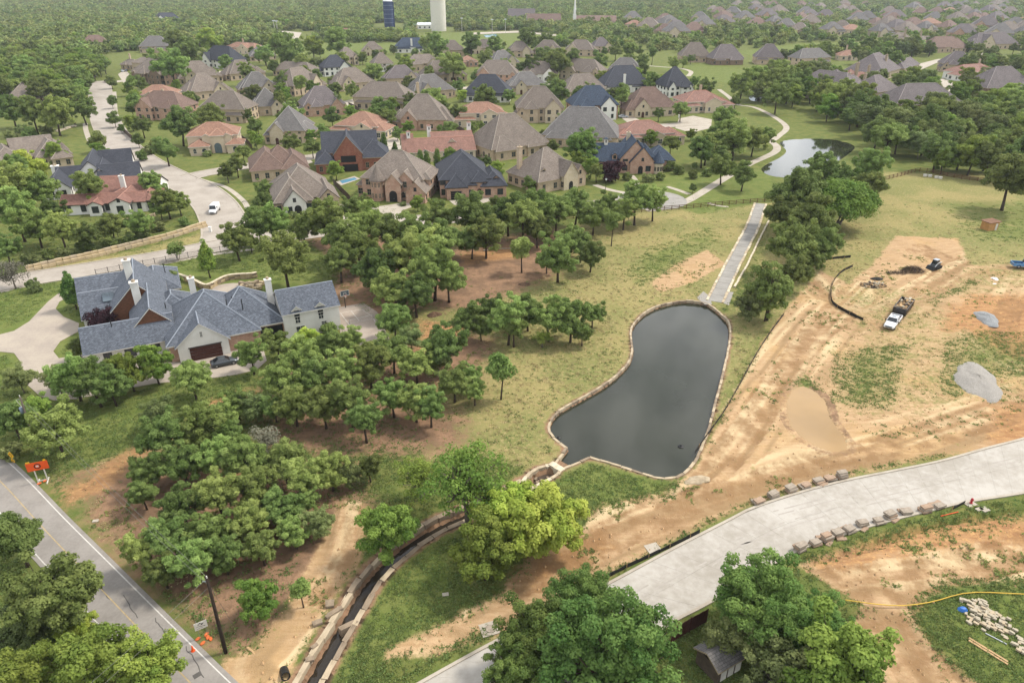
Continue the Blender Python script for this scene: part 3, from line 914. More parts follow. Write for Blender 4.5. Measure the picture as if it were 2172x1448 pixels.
for pts, w in (([(436, 432), (438, 450), (446, 470), (453, 500)], 2.4), ([(181, 262), (182, 275), (190, 298), (200, 312)], 2.0), ([(248, 295), (290, 325), (345, 350), (400, 372), (440, 385), (480, 398), (515, 425), (530, 450)], 1.6),
               ([(263, 345), (285, 360), (310, 372)], 2.0), ([(243, 195), (246, 240), (256, 285)], 1.8), ([(0, 618), (60, 604), (150, 588), (200, 578)], 2.2), ([(210, 582), (330, 562), (450, 540), (560, 526), (650, 512)], 1.5),
               ([(1262, 392), (1290, 402), (1330, 410)], 2.2), ([(1340, 372), (1350, 385), (1352, 400)], 1.6), ([(1415, 396), (1440, 404), (1462, 412)], 1.8), ([(560, 482), (620, 480), (650, 478)], 1.6), ([(625, 458), (635, 470), (644, 478)], 1.6), ([(1500, 430), (1520, 436), (1545, 439)], 1.2)):
    strip("pavement", smooth_line(G(pts), 2.0), w, "concrete_walk", 0.03)
def drive(name, px, mat="concrete_drive", z=0.066, smooth_=False):
    P = G(px)
    q = MB(); q.prism(P, -0.15, z)
    return tag(q.build(name, mat), kind="structure")
drive("driveway", [(172, 592), (135, 614), (102, 640), (62, 682), (30, 702), (-60, 725), (-60, 742), (0, 746), (30, 749), (44, 768), (46, 790), (60, 818), (85, 840), (115, 849), (165, 846), (235, 831), (330, 813), (420, 806), (500, 795), (545, 784), (566, 765), (560, 745), (500, 742), (384, 768), (330, 770), (180, 752), (125, 760), (113, 745), (128, 724), (165, 704), (168, 686), (135, 672), (118, 655), (126, 640), (160, 622), (200, 596), (232, 582)])
for o_, pts in (("driveway", [(782, 441), (866, 429), (873, 440), (852, 447), (848, 458), (858, 466), (875, 470), (872, 480), (838, 482), (826, 462), (806, 450)]), ("driveway", [(953, 426), (1040, 419), (1046, 425), (1022, 432), (1014, 440), (1022, 446), (1010, 462), (990, 462), (986, 442), (962, 434)]),
              ("driveway", [(712, 434), (738, 433), (748, 448), (752, 482), (738, 483), (722, 452)]), ("driveway", [(770, 318), (810, 298), (842, 290), (852, 305), (820, 318), (800, 322)]), ("driveway", [(1096, 276), (1106, 272), (1130, 288), (1118, 293), (1100, 290)]), ("driveway", [(1178, 264), (1205, 262), (1215, 276), (1190, 283)]),
              ("driveway", [(1318, 250), (1342, 248), (1376, 264), (1345, 272)]), ("driveway", [(1440, 252), (1470, 246), (1510, 254), (1508, 272), (1465, 282), (1432, 272)]), ("driveway", [(610, 338), (650, 330), (664, 345), (640, 352)]), ("driveway", [(370, 226), (394, 222), (396, 230), (372, 236)]), ("driveway", [(250, 158), (266, 148), (282, 166), (262, 176)]), ("driveway", [(730, 216), (752, 214), (760, 222), (738, 226)]), ("driveway", [(840, 188), (862, 184), (868, 196), (850, 200)])):
    drive(o_, pts, "concrete_walk", 0.071)
cul = g(1382, 424)
drive("turning_circle", [proj(cul[0] + 10.5 * math.cos(t * 0.2618), cul[1] + 10.5 * math.sin(t * 0.2618)) for t in range(24)], "concrete_grey", 0.075)

def panels(name, A, B, nu, mat, z, gap=0.016, thick=0.2):
    """a slab road poured in panels: every panel is a piece of its own, joints between"""
    root = tag(link(name, None), kind="structure")
    for i in range(len(A) - 1):
        for k in range(nu):
            def P(s, t):
                a = A[i] + (A[i + 1] - A[i]) * s; c = B[i] + (B[i + 1] - B[i]) * s
                return a + (c - a) * t
            L = np.linalg.norm(A[i + 1] - A[i]); W = np.linalg.norm(B[i] - A[i])
            e, f = gap / L / 2, gap / W / 2
            s0, s1, t0, t1 = e, 1 - e, k / nu + f, (k + 1) / nu - f
            q = [P(s0, t0), P(s0, t1), P(s1, t1), P(s1, t0)]
            dz = rng.uniform(-0.004, 0.004)
            m = MB(); m.hull8([(*p, z - thick) for p in q] + [(*p, z + dz) for p in q])
            m.build("panel", mat, root)
    return root
def resample(A, k):
    d = np.concatenate([[0], np.cumsum(np.linalg.norm(np.diff(A, axis=0), axis=1))])
    s = np.linspace(0, d[-1], k)
    return np.stack([np.interp(s, d, A[:, 0]), np.interp(s, d, A[:, 1])], 1)
rn, rs = resample(ROAD_N, 50), resample(ROAD_S, 50)
newroad = panels("road", rn, rs, 2, "concrete_new", 0.06)
for A_, s in ((resample(ROAD_N, 98), 1), (resample(ROAD_S, 98), -1)):
    q = MB()
    i1 = offset_line(A_, s * 0.35)
    for i in range(len(A_) - 1):
        q.hull8([(*A_[i], -0.2), (*A_[i + 1], -0.2), (*i1[i + 1], -0.2), (*i1[i], -0.2), (*A_[i], 0.17), (*A_[i + 1], 0.17), (*i1[i + 1], 0.16), (*i1[i], 0.16)])
    q.build("kerb", "concrete_walk", newroad)
asph = strip("lane", ASPH_C, 5.7, "asphalt", 0.05)
for off, w_, m__ in ((2.35, 0.12, "paint_white"), (-2.35, 0.12, "paint_white"), (0.0, 0.12, "paint_yellow")):
    a, c = offset_line(ASPH_C, off + w_ / 2), offset_line(ASPH_C, off - w_ / 2)
    q = MB()
    for i in range(len(a) - 1):
        q.poly([(*c[i], 0.055), (*c[i + 1], 0.055), (*a[i + 1], 0.055), (*a[i], 0.055)])
    q.build("marking", m__, asph)
for base, k in (((200, 1225), 1), ((262, 1262), 2), ((330, 1310), 3), ((395, 1370), 4)):
    x, y = g(*base)
    q = MB()
    p = [(x, y)]
    for i in range(9):
        p.append((p[-1][0] + 0.5 * rng.uniform(0.5, 1.0), p[-1][1] - 0.55 * rng.uniform(0.4, 1.0)))
    for i in range(9):
        (x0, y0), (x1, y1) = p[i], p[i + 1]
        w_ = 0.035
        q.poly([(x0 - w_, y0 - w_, 0.054), (x1 - w_, y1 - w_, 0.054), (x1 + w_, y1 + w_, 0.054), (x0 + w_, y0 + w_, 0.054)])
    q.build("crack", "crack_sealer", asph)

# tyre marks left on the new concrete by site traffic
for px_ in ([(1500, 1190), (1540, 1165), (1590, 1150), (1640, 1150)], [(1510, 1200), (1548, 1176), (1594, 1161), (1642, 1162)], [(1340, 1260), (1460, 1195), (1600, 1130), (1760, 1080), (1950, 1035)], [(1352, 1270), (1470, 1206), (1612, 1140), (1770, 1089), (1955, 1044)], [(1120, 1370), (1220, 1320), (1330, 1262)], [(1640, 1085), (1800, 1045), (2000, 1005), (2172, 968)], [(1650, 1092), (1806, 1052), (2004, 1012), (2172, 976)]):
    L_ = smooth_line(G(px_), 0.8)
    q = MB()
    a_, c_ = offset_line(L_, 0.1), offset_line(L_, -0.1)
    for i in range(len(L_) - 1):
        if rng.random() < 0.72:
            q.poly([(*c_[i], 0.066), (*c_[i + 1], 0.066), (*a_[i + 1], 0.066), (*a_[i], 0.066)])
    q.build("tyre_mark", "tyre_stain", newroad)
# ------------------------------------------------------------------ houses
WIN = {}
def window_mesh(w, h, trim, arched=False, glass="glass_dark"):
    k = (round(w, 1), round(h, 1), trim, arched, glass)
    if k not in WIN:
        w, h = k[0], k[1]
        q = MB(); t = 0.09
        q.box(-w / 2 - t, w / 2 + t, -0.07, 0.05, -t, 0)
        q.box(-w / 2 - t, -w / 2, -0.065, 0.05, 0, h)
        q.box(w / 2, w / 2 + t, -0.065, 0.05, 0, h)
        if arched:
            n = 8
            for i in range(n):
                a, c = math.pi * i / n, math.pi * (i + 1) / n
                r0, r1 = w / 2, w / 2 + t
                q.hull8([(r0 * math.cos(u) if r == 0 else r1 * math.cos(u), y, h + (r0 if r == 0 else r1) * math.sin(u)) for y in (-0.065, 0.05) for (u, r) in ((a, 0), (c, 0), (c, 1), (a, 1))])
        else:
            q.box(-w / 2 - t, w / 2 + t, -0.07, 0.05, h, h + t)
        q.box(-0.03, 0.03, -0.05, 0.04, 0, h)
        q.box(-w / 2, -0.03, -0.05, 0.04, h * 0.5 - 0.03, h * 0.5 + 0.03)
        q.box(0.03, w / 2, -0.05, 0.04, h * 0.5 - 0.03, h * 0.5 + 0.03)
        fr = q.mesh("window", [trim])
        q = MB()
        if arched:
            pts = [(-w / 2, -0.03, 0), (w / 2, -0.03, 0)] + [(w / 2 * math.cos(math.pi * i / 8), -0.03, h + w / 2 * math.sin(math.pi * i / 8)) for i in range(9)]
            q.poly(pts)
        else:
            q.box(-w / 2, w / 2, -0.03, 0.03, 0, h)
        WIN[k] = (fr, q.mesh("pane", [glass]))
    return WIN[k]

def put_window(root, x, y, z, rz, w, h, trim, arched=False, glass="glass_dark"):
    fr, pa = window_mesh(w, h, trim, arched, glass)
    o = link("window", fr, root, (x, y, z), rz)
    link("pane", pa, o)

def roof_block(q, caps, x0, x1, y0, y1, e, kind, p, o=0.45):
    W, D = x1 - x0, y1 - y0
    if kind in ('hip', 'hx', 'hy', 'pyr'):
        X0, X1, Y0, Y1 = x0 - o, x1 + o, y0 - o, y1 + o
        zb, zt = e - 0.16, e + 0.06
        cx_, cy_ = (X0 + X1) / 2, (Y0 + Y1) / 2
        along_x = (kind == 'hx') or (kind == 'hip' and W >= D)
        hw = (Y1 - Y0) / 2 if along_x else (X1 - X0) / 2
        zr = zt + hw * p
        if along_x:
            r = max(0.01, (X1 - X0) / 2 - hw)
            A, B = (cx_ - r, cy_, zr), (cx_ + r, cy_, zr)
        else:
            r = max(0.01, (Y1 - Y0) / 2 - hw)
            A, B = (cx_, cy_ - r, zr), (cx_, cy_ + r, zr)
        c = [(X0, Y0, zt), (X1, Y0, zt), (X1, Y1, zt), (X0, Y1, zt)]
        d = [(a[0], a[1], zb) for a in c]
        if along_x:
            q.poly([c[0], c[1], B, A]); q.poly([c[1], c[2], B]); q.poly([c[2], c[3], A, B]); q.poly([c[3], c[0], A])
            hips = [(c[0], A), (c[3], A), (c[1], B), (c[2], B), (A, B)]
        else:
            q.poly([c[0], c[1], A]); q.poly([c[1], c[2], B, A]); q.poly([c[2], c[3], B]); q.poly([c[3], c[0], A, B])
            hips = [(c[0], A), (c[1], A), (c[2], B), (c[3], B), (A, B)]
        for i in range(4):
            j = (i + 1) % 4
            q.poly([d[i], d[j], c[j], c[i]], 1)
        q.poly(d[::-1], 1)
        for a, b2 in hips:
            if (Vector(a) - Vector(b2)).length > 0.5:
                caps.tube([(a[0], a[1], a[2] + 0.02), (b2[0], b2[1], b2[2] + 0.02)], 0.13, 4)
        return zr
    o2, t = 0.3, 0.2
    if kind == 'gx':
        h, c_ = D / 2, (y0 + y1) / 2
        zr = e + h * p
        sec = [(c_ - h - o, e - o * p), (c_, zr), (c_ + h + o, e - o * p)]
        L0, L1 = x0 - o2, x1 + o2
        P = lambda u, s, dz: (u, s[0], s[1] + dz)
    else:
        h, c_ = W / 2, (x0 + x1) / 2
        zr = e + h * p
        sec = [(c_ - h - o, e - o * p), (c_, zr), (c_ + h + o, e - o * p)]
        L0, L1 = y0 - o2, y1 + o2
        P = lambda u, s, dz: (s[0], u, s[1] + dz)
    for a, b2 in ((0, 1), (1, 2)):
        A0, A1, B0, B1 = P(L0, sec[a], t), P(L1, sec[a], t), P(L0, sec[b2], t), P(L1, sec[b2], t)
        a0, a1, b0, b1 = P(L0, sec[a], 0), P(L1, sec[a], 0), P(L0, sec[b2], 0), P(L1, sec[b2], 0)
        top = [A0, A1, B1, B0] if kind == 'gx' else [A0, B0, B1, A1]
        # orientation upward
        n_ = (Vector(top[1]) - Vector(top[0])).cross(Vector(top[2]) - Vector(top[0]))
        if n_.z < 0:
            top = top[::-1]
        q.poly(top)
        q.poly([a0, a1, b1, b0], 1)
        q.poly([a0, A0, B0, b0], 1); q.poly([a1, A1, B1, b1], 1)
        if a == 0:
            q.poly([a0, a1, A1, A0], 1)
        else:
            q.poly([b0, b1, B1, B0], 1)
    r0, r1 = P(L0, sec[1], t), P(L1, sec[1], t)
    caps.tube([r0, r1], 0.12, 4)
    return zr

def wall_block(q, x0, x1, y0, y1, e, kind, p, mi):
    q.box(x0, x1, y0, y1, -0.3, e, mi)
    if kind == 'gx':
        h = (y1 - y0) / 2; c_ = (y0 + y1) / 2
        for x in (x0, x1):
            q.poly([(x, y0, e), (x, y1, e), (x, c_, e + h * p)], mi)
    elif kind == 'gy':
        h = (x1 - x0) / 2; c_ = (x0 + x1) / 2
        for y in (y0, y1):
            q.poly([(x0, y, e), (x1, y, e), (c_, y, e + h * p)], mi)

def face_spans(blocks, i, side):
    """free part of a wall of block i, once the blocks standing in front of it are taken off"""
    x0, x1, y0, y1 = blocks[i][:4]
    if side == 'f':
        lo, hi, at = x0, x1, y0
        cov = [(b[0], b[1]) for j, b in enumerate(blocks) if j != i and b[2] < at - 0.05 and b[3] > at - 0.3]
    elif side == 'l':
        lo, hi, at = y0, y1, x0
        cov = [(b[2], b[3]) for j, b in enumerate(blocks) if j != i and b[0] < at - 0.05 and b[1] > at - 0.3]
    else:
        lo, hi, at = y0, y1, x1
        cov = [(b[2], b[3]) for j, b in enumerate(blocks) if j != i and b[1] > at + 0.05 and b[0] < at + 0.3]
    # a wall inside another block is not a wall
    for j, b in enumerate(blocks):
        if j == i:
            continue
        if side == 'f' and b[2] < at < b[3]:
            cov.append((b[0], b[1]))
        if side != 'f' and b[0] < at < b[1]:
            cov.append((b[2], b[3]))
    spans = [(lo, hi)]
    for a, c in cov:
        nxt = []
        for s, t in spans:
            if c <= s or a >= t:
                nxt.append((s, t)); continue
            if a > s: nxt.append((s, a))
            if c < t: nxt.append((c, t))
        spans = nxt
    return [s for s in spans if s[1] - s[0] > 1.5], at

def house(name, label, fl, fr, blocks, roof, walls, trim="trim_white", feats=(), cat="house", group=None, win=True, seed=0, gsp=3.0, arched=False, z0=0.0):
    """fl, fr: where the two front corners stand in the photograph; blocks: (x0,x1 as share of the width, y0,y1 in metres, eave, roof form, pitch, wall index)"""
    a, c = g(*fl), g(*fr)
    rz = math.atan2(c[1] - a[1], c[0] - a[0])
    W = math.hypot(c[0] - a[0], c[1] - a[1])
    root = thing(name, label, cat, (a[0], a[1], z0), rz, group)
    r = random.Random(seed * 77 + int(fl[0]))
    B = [(b[0] * W, b[1] * W, b[2], b[3], b[4] + 0.013 * i, b[5], b[6], b[7] if len(b) > 7 else 0) for i, b in enumerate(blocks)]
    if isinstance(walls, str):
        walls = [walls]
    q, rf, cp = MB(), MB(), MB()
    for b in B:
        wall_block(q, b[0], b[1], b[2], b[3], b[4], b[5], b[6], b[7])
        roof_block(rf, cp, *b[:7])
    q.build("wall", walls, root)
    key = roof.replace("roof_", "")
    ro = rf.build("roof", [roof, trim], root)
    cp.build("ridge_cap", "cap_" + key, ro)
    if win:
        for i, b in enumerate(B):
            for side in ('f', 'l', 'r'):
                if side == 'l' and a[0] < -30 and False:
                    continue
                spans, at = face_spans(B, i, side)
                for s, t in spans:
                    k = max(1, int((t - s) / gsp))
                    for j in range(k):
                        u = s + (j + 0.5) * (t - s) / k
                        if any(side == 'f' and abs(u - ex[0]) < ex[1] and abs(at - ex[2]) < 0.4 for ex in feats_ex(feats, W)):
                            continue
                        lv = [0.9] if b[4] < 4.6 else [0.9, 4.0]
                        for z in lv:
                            h = min(1.7, b[4] - z - 0.35)
                            if h < 0.6:
                                continue
                            w_ = r.choice((1.0, 1.2, 1.6))
                            if side == 'f':
                                put_window(root, u, at, z, 0, w_, h - (w_ / 2 if arched else 0), trim, arched)
                            elif side == 'l':
                                put_window(root, at, u, z, -math.pi / 2, w_, h, trim)
                            else:
                                put_window(root, at, u, z, math.pi / 2, w_, h, trim)
                if side == 'f' and b[5] == 'gy' and spans and (b[1] - b[0]) > 4 and b[4] < 4.6:
                    put_window(root, (b[0] + b[1]) / 2, b[2], b[4] + 0.3, 0, 0.7, 1.0, "trim_dark")
    for f in feats:
        kind = f[0]
        if kind == 'chimney':          # x share, y, top, width, material
            _, x, y, top, w, m = f
            m2 = MB(); m2.box(x * W - w / 2, x * W + w / 2, y - w * 0.4, y + w * 0.4, 1.0, top, 0)
            m2.box(x * W - w / 2 - 0.12, x * W + w / 2 + 0.12, y - w * 0.4 - 0.12, y + w * 0.4 + 0.12, top, top + 0.18, 0)
            ch = m2.build("chimney", m, root)
            m2 = MB(); m2.rev([(w * 0.26, top + 0.18), (w * 0.22, top + 0.6), (0.01, top + 0.66)], 8, (x * W, y)); m2.build("flue", "trim_tan", ch)
        elif kind == 'door':           # x share, y, width, height, material
            _, x, y, w, h, m = f
            n = 8
            m2 = MB()
            pts = [(x * W - w / 2, 0.02), (x * W + w / 2, 0.02), (x * W + w / 2, h - w / 2)] + [(x * W + w / 2 * math.cos(math.pi * i / n), h - w / 2 + w / 2 * math.sin(math.pi * i / n)) for i in range(1, n)] + [(x * W - w / 2, h - w / 2)]
            m2.poly([(p[0], y - 0.05, p[1]) for p in pts])
            m2.poly([(p[0], y - 0.02, p[1]) for p in pts[::-1]])
            for i in range(len(pts)):
                a2, b2 = pts[i], pts[(i + 1) % len(pts)]
                m2.poly([(a2[0], y - 0.05, a2[1]), (a2[0], y - 0.02, a2[1]), (b2[0], y - 0.02, b2[1]), (b2[0], y - 0.05, b2[1])])
            d = m2.build("door", m, root)
            m2 = MB(); m2.box(x * W + w * 0.05, x * W + w * 0.1, y - 0.1, y - 0.05, 1.0, 1.12); m2.build("handle", "metal_grey", d)
        elif kind == 'garage':         # x share, y, width, height, material, side
            _, x, y, w, h, m = f[:6]
            go = thing_part("garage_door", root)
            for k in range(4):
                m2 = MB(); m2.box(x * W - w / 2, x * W + w / 2, y - 0.09, y - 0.03, 0.03 + k * h / 4, (k + 1) * h / 4 - 0.02)
                m2.build("panel", m, go)
            m2 = MB(); m2.box(x * W - w / 2 - 0.15, x * W + w / 2 + 0.15, y - 0.13, y + 0.02, h, h + 0.18); m2.build("lintel", "trim_dark", root)
        elif kind == 'open':           # dark panel on the wall, painting the shade inside a porch or carport
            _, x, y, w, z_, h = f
            m2 = MB(); m2.box(x * W - w / 2, x * W + w / 2, y - 0.06, y - 0.02, z_, z_ + h); m2.build("porch_shade_panel", "dark_open", root)
        elif kind == 'porch':          # x0, x1 share, y0, y1, height
            _, xa, xb, ya, yb, h = f
            m2 = MB(); m2.box(xa * W, xb * W, ya, yb, h, h + 0.25); pr = m2.build("porch_roof", trim, root)
            for k in range(3):
                m2 = MB(); xx = xa * W + 0.2 + k * ((xb - xa) * W - 0.4) / 2
                m2.box(xx - 0.18, xx + 0.18, ya + 0.05, ya + 0.41, 0, h); m2.build("column", walls[0], root)
        elif kind == 'turret':         # x share, y, radius, eave, roof height, wall
            _, x, y, rad, e, rh, m = f
            m2 = MB(); m2.rev([(rad, -0.2), (rad, e)], 12, (x * W, y)); t = m2.build("turret", m, root)
            m2 = MB(); m2.rev([(rad * 0.2, e - 0.1), (rad + 0.4, e - 0.1), (rad + 0.4, e + 0.05), (rad * 0.45, e + rh * 0.62), (0.02, e + rh)], 16, (x * W, y)); m2.build("turret_roof", roof, t)
            for lv in ([1.0, 4.2] if e > 5.5 else [1.0]):
                for k in range(5):
                    an = -math.pi / 2 + (k - 2) * 0.52
                    wx, wy = x * W + rad * 0.975 * math.cos(an), y + rad * 0.975 * math.sin(an)
                    fr, pa = window_mesh(0.5, 1.3, trim)
                    o = link("window", fr, t, (wx, wy, lv), an + math.pi / 2); link("pane", pa, o)
        elif kind == 'dormer':         # x share, y, z, width, height, wall
            _, x, y, z, w, h, m = f
            m2 = MB(); m2.box(x * W - w / 2, x * W + w / 2, y, y + 3.2, z, z + h)
            m2.poly([(x * W - w / 2, y, z + h), (x * W + w / 2, y, z + h), (x * W, y, z + h + w * 0.42)])
            d = m2.build("dormer", m, root)
            m2, c2 = MB(), MB(); roof_block(m2, c2, x * W - w / 2, x * W + w / 2, y, y + 3.4, z + h, 'gy', 0.84, 0.2); m2.build("dormer_roof", [roof, trim], d)
            fr, pa = window_mesh(w * 0.5, h * 0.62, "trim_dark"); o = link("window", fr, d, (x * W, y, z + h * 0.3)); link("pane", pa, o)
        elif kind == 'tower':          # small bell tower on the roof: x share, y, z0, z1, w
            _, x, y, z_, z1, w, m = f
            m2 = MB(); m2.box(x * W - w / 2, x * W + w / 2, y - w / 2, y + w / 2, z_, z1); t = m2.build("bell_tower", m, root)
            m2, c2 = MB(), MB(); roof_block(m2, c2, x * W - w / 2, x * W + w / 2, y - w / 2, y + w / 2, z1, 'hip', 0.6, 0.15); m2.build("tower_roof", [roof, trim], t)
            m2 = MB(); m2.box(x * W - 0.2, x * W + 0.2, y - w / 2 - 0.03, y - w / 2 + 0.01, z1 - 1.3, z1 - 0.4); m2.build("tower_shade_panel", "dark_open", t)  # last box: dark panel painted as the shade inside the belfry
        elif kind == 'gwin':           # picture window high in a gable: x, y, z, w, h
            _, x, y, z, w, h = f
            put_window(root, x * W, y, z, 0, w, h, trim, False, "glass_dark")
    return root

def feats_ex(feats, W):
    for f in feats:
        if f[0] in ('door', 'garage', 'open'):
            yield (f[1] * W, f[3] / 2 + 0.8, f[2])

def thing_part(name, parent):
    return link(name, None, parent)

def std(rseed, W, D, e, p, style):
    """ordinary suburban plan: tall main hip, one or two front gables, lower wing"""
    r = random.Random(rseed)
    fl = r.random() < 0.5
    b = [(0.08, 0.9, 1.6, D, e, 'hip', p, 0)]
    ga = r.uniform(0.18, 0.34); gw = r.uniform(0.24, 0.32)
    lo = min(e, 3.4)
    f = lambda x0, x1: (1 - x1, 1 - x0) if fl else (x0, x1)
    if style == 'hip':
        b.append((*f(0.0, 0.4), 4.0, D - 2.5, lo, 'hip', p * 0.95, 0))
        b.append((*f(0.56, 0.56 + gw), 0.2, D * 0.5, e, 'gy', p * 1.05, 1))
        b.append((*f(0.72, 1.0), 1.1, D * 0.62, lo, 'hip', p, 0))
    elif style == 'two':
        b[0] = (0.05, 0.95, 1.6, D, e, 'hip', p, 0)
        b.append((*f(0.1, 0.1 + gw), 0.0, D * 0.45, e - 0.3, 'gy', p * 1.05, 1))
        b.append((*f(0.55, 0.8), 0.6, D * 0.5, e - 0.5, 'hip', p, 0))
        b.append((*f(0.72, 1.0), 0.9, D * 0.6, lo, 'gy', p, 0))
    elif style == 'tile':
        b[0] = (0.1, 0.85, 2.0, D, e, 'hip', p, 0)
        b.append((*f(0.0, 0.36), 0.6, D * 0.6, lo, 'hip', p, 0))
        b.append((*f(0.45, 0.45 + gw), 0.0, D * 0.5, e - 0.4, 'gy', p, 0))
        b.append((*f(0.68, 1.0), 1.0, D * 0.7, lo, 'hip', p, 0))
    else:   # back of a house seen from the garden
        b[0] = (0.0, 1.0, 1.0, D, e, 'hip', p, 0)
        b.append((*f(0.05, 0.45), 0.0, D * 0.6, lo, 'hip', p * 0.9, 0))
        b.append((*f(0.62, 0.92), 0.4, D * 0.7, lo, 'hip', p * 0.9, 0))
    fe = [('door', (1 - (0.56 + gw / 2)) if fl else 0.56 + gw / 2, 0.2, 1.3, 2.6, "wood_door")] if style == 'hip' else []
    if r.random() < 0.5:
        fe.append(('chimney', r.uniform(0.3, 0.7), D * 0.6, e + 6.5, 1.1, "brick_tan"))
    return b, fe

# ---- the white-brick mansion in the trees
MO = g(384, 771); MA = R(26.47)
def ml(x, y):
    return (MO[0] + x * math.cos(MA) - y * math.sin(MA), MO[1] + x * math.sin(MA) + y * math.cos(MA))
mend = ml(10, 0)
mansion_blocks = [   # widths given in tenths, because the front line is 10 m
    (0.0, 0.83, 0.0, 13.0, 3.2, 'gy', 0.85, 0),
    (-0.13, 1.37, 1.0, 17.0, 3.2, 'hip', 0.75, 1),
    (0.61, 1.85, 2.5, 15.0, 3.2, 'hip', 0.85, 1),
    (-1.43, 0.0, 5.1, 12.0, 2.9, 'gx', 0.9, 0),
    (-0.65, 0.03, 7.6, 20.0, 4.6, 'gy', 1.0, 2),
    (-0.96, -0.04, 17.0, 31.0, 5.0, 'gy', 1.0, 2),
    (-1.5, -0.6, 20.5, 29.5, 3.0, 'gx', 0.72, 0),
    (-1.58, -0.6, 28.5, 38.0, 3.0, 'gx', 0.72, 0),
    (-0.6, 0.22, 28.0, 40.0, 3.2, 'hip', 0.6, 0),
    (-0.3, 0.42, 13.5, 23.0, 3.2, 'hip', 0.75, 0),
]
mansion = house("mansion", "large white brick mansion with slate-blue shingle roofs and brown garage door, behind the oaks", (384, 771), proj(*mend), mansion_blocks, "roof_slate",
    ["white_paint_brick", "brick_mix", "wood_brown"], "trim_white", [
    ('garage', 0.44, 0.0, 5.2, 2.5, "wood_door"), ('gwin', 0.415, 0.0, 4.3, 0.35, 1.0), ('chimney', -0.57, 23.0, 12.2, 1.3, "white_paint_brick"), ('chimney', -0.5, 16.6, 10.0, 1.3, "white_paint_brick"),
    ('chimney', 0.46, 17.3, 8.8, 1.1, "white_paint_brick"), ('chimney', 1.75, 9.0, 9.2, 1.1, "white_paint_brick"), ('open', 1.61, 2.5, 4.0, 0.1, 2.6)], cat="house", win=False)
for x, y, rz, z, w, h in ((-3.6, 5.1, 0, 0.9, 1.6, 1.5), (-7.5, 5.1, 0, 0.9, 1.6, 1.5), (-11, 5.1, 0, 0.9, 1.2, 1.5), (11, 2.4, 0, 0.9, 1.2, 1.5), (-6.4, 17.0, 0, 2.4, 1.4, 1.6), (-3.5, 17, 0, 2.4, 1.4, 1.6), (2.2, 30, math.pi / 2, 0.9, 1.4, 1.5), (2.2, 33, math.pi / 2, 0.9, 1.4, 1.5), (4.2, 15.5, math.pi / 2, 0.9, 1.4, 1.5), (-1.0, 28.0, 0, 0.9, 1.2, 1.5), (0.8, 28.0, 0, 0.9, 1.2, 1.5)):
    put_window(mansion, x, y, z, rz, w, h, "trim_dark", False, "glass_dark")
for x, y in ((9.5, 6), (10.6, 7), (-9.5, 8), (-4.5, 25), (-0.6, 12), (0.2, 34), (-2.2, 13), (12, 5)):
    q = MB(); q.tube([(x, y, 4.0), (x, y, 8.0 if y < 8 and x > 0 else 6.9)], 0.09, 6); q.build("roof_vent", "metal_dark", mansion)
q = MB(); q.hull8([(-11.2, 22.6, 4.9), (-9.2, 22.6, 4.9), (-9.2, 24.3, 5.7), (-11.2, 24.3, 5.7), (-11.2, 22.4, 5.05), (-9.2, 22.4, 5.05), (-9.2, 24.1, 6.15), (-11.2, 24.1, 6.15)]); q.build("skylight", "glass_pale", mansion)
# guest house joined to it
gh0, gh1 = ml(18.3, 1.1), ml(28.5, 1.1)
house("guest_house", "two-storey white brick wing with two dormers, end of the mansion beside the sport court", proj(*gh0), proj(*gh1),
    [(0, 1, 0, 9.2, 5.2, 'gx', 0.6, 0)], "roof_slate", ["white_paint_brick"], "trim_white",
    [('dormer', 0.24, -0.06, 3.3, 1.5, 2.3, "white_paint_brick"), ('dormer', 0.66, -0.06, 3.3, 1.5, 2.3, "white_paint_brick"), ('gwin', 0.27, 0, 0.7, 1.5, 1.5), ('gwin', 0.7, 0, 1.7, 0.9, 0.6), ('gwin', 0.24, -0.06, 3.0, 0.8, 1.2), ('gwin', 0.66, -0.06, 3.0, 0.8, 1.2)], win=False)

# ---- houses across the street, near rows: own plans
house("tile_roof_house", "low white house with red barrel-tile roofs and white chimney, left of the street", (128, 462), (318, 452),
    [(0.0, 0.95, 2.0, 9.0, 3.0, 'gx', 0.5, 0), (0.12, 1.0, 12.0, 24.0, 3.2, 'gx', 0.5, 0), (0.05, 0.3, 10, 22, 3.2, 'gy', 0.5, 0), (0.33, 0.48, 0.0, 8, 3.0, 'gy', 0.5, 0), (0.58, 0.8, -0.6, 13, 3.4, 'gy', 0.5, 0), (0.5, 0.7, 8, 16, 3.4, 'hip', 0.4, 0), (0.82, 1.05, 2.5, 14, 3.0, 'hip', 0.45, 0), (0.2, 0.45, 20, 28, 3.2, 'gx', 0.5, 0)],
    "roof_tile_red", ["white_wall"], "trim_dark", [('chimney', 0.6, 13.0, 7.8, 1.3, "white_wall"), ('open', 0.15, 10, 4, 0.2, 2.3)], seed=1)
house("white_modern_house", "white gabled farmhouse with charcoal roofs behind the red tile house", (98, 426), (282, 408),
    [(0.0, 0.3, 0.0, 12.0, 3.4, 'gy', 0.9, 0), (0.12, 0.62, 8.0, 18.0, 3.2, 'gx', 0.7, 0), (0.36, 0.68, 10.0, 30.0, 4.8, 'gy', 0.95, 0), (0.5, 0.78, 7.5, 24.0, 3.6, 'gy', 0.85, 0), (0.62, 1.12, 4.0, 15.0, 3.2, 'gx', 0.7, 0), (0.6, 1.0, 22, 32, 3.6, 'gx', 0.9, 0), (0.05, 0.4, 20, 27, 3.0, 'gx', 0.4, 0)],
    "roof_dark", ["white_wall"], "trim_dark", [('chimney', 0.05, 22, 5.5, 2.2, "white_wall"), ('garage', 0.9, 4.0, 5, 2.4, "wood_brown")], seed=2)
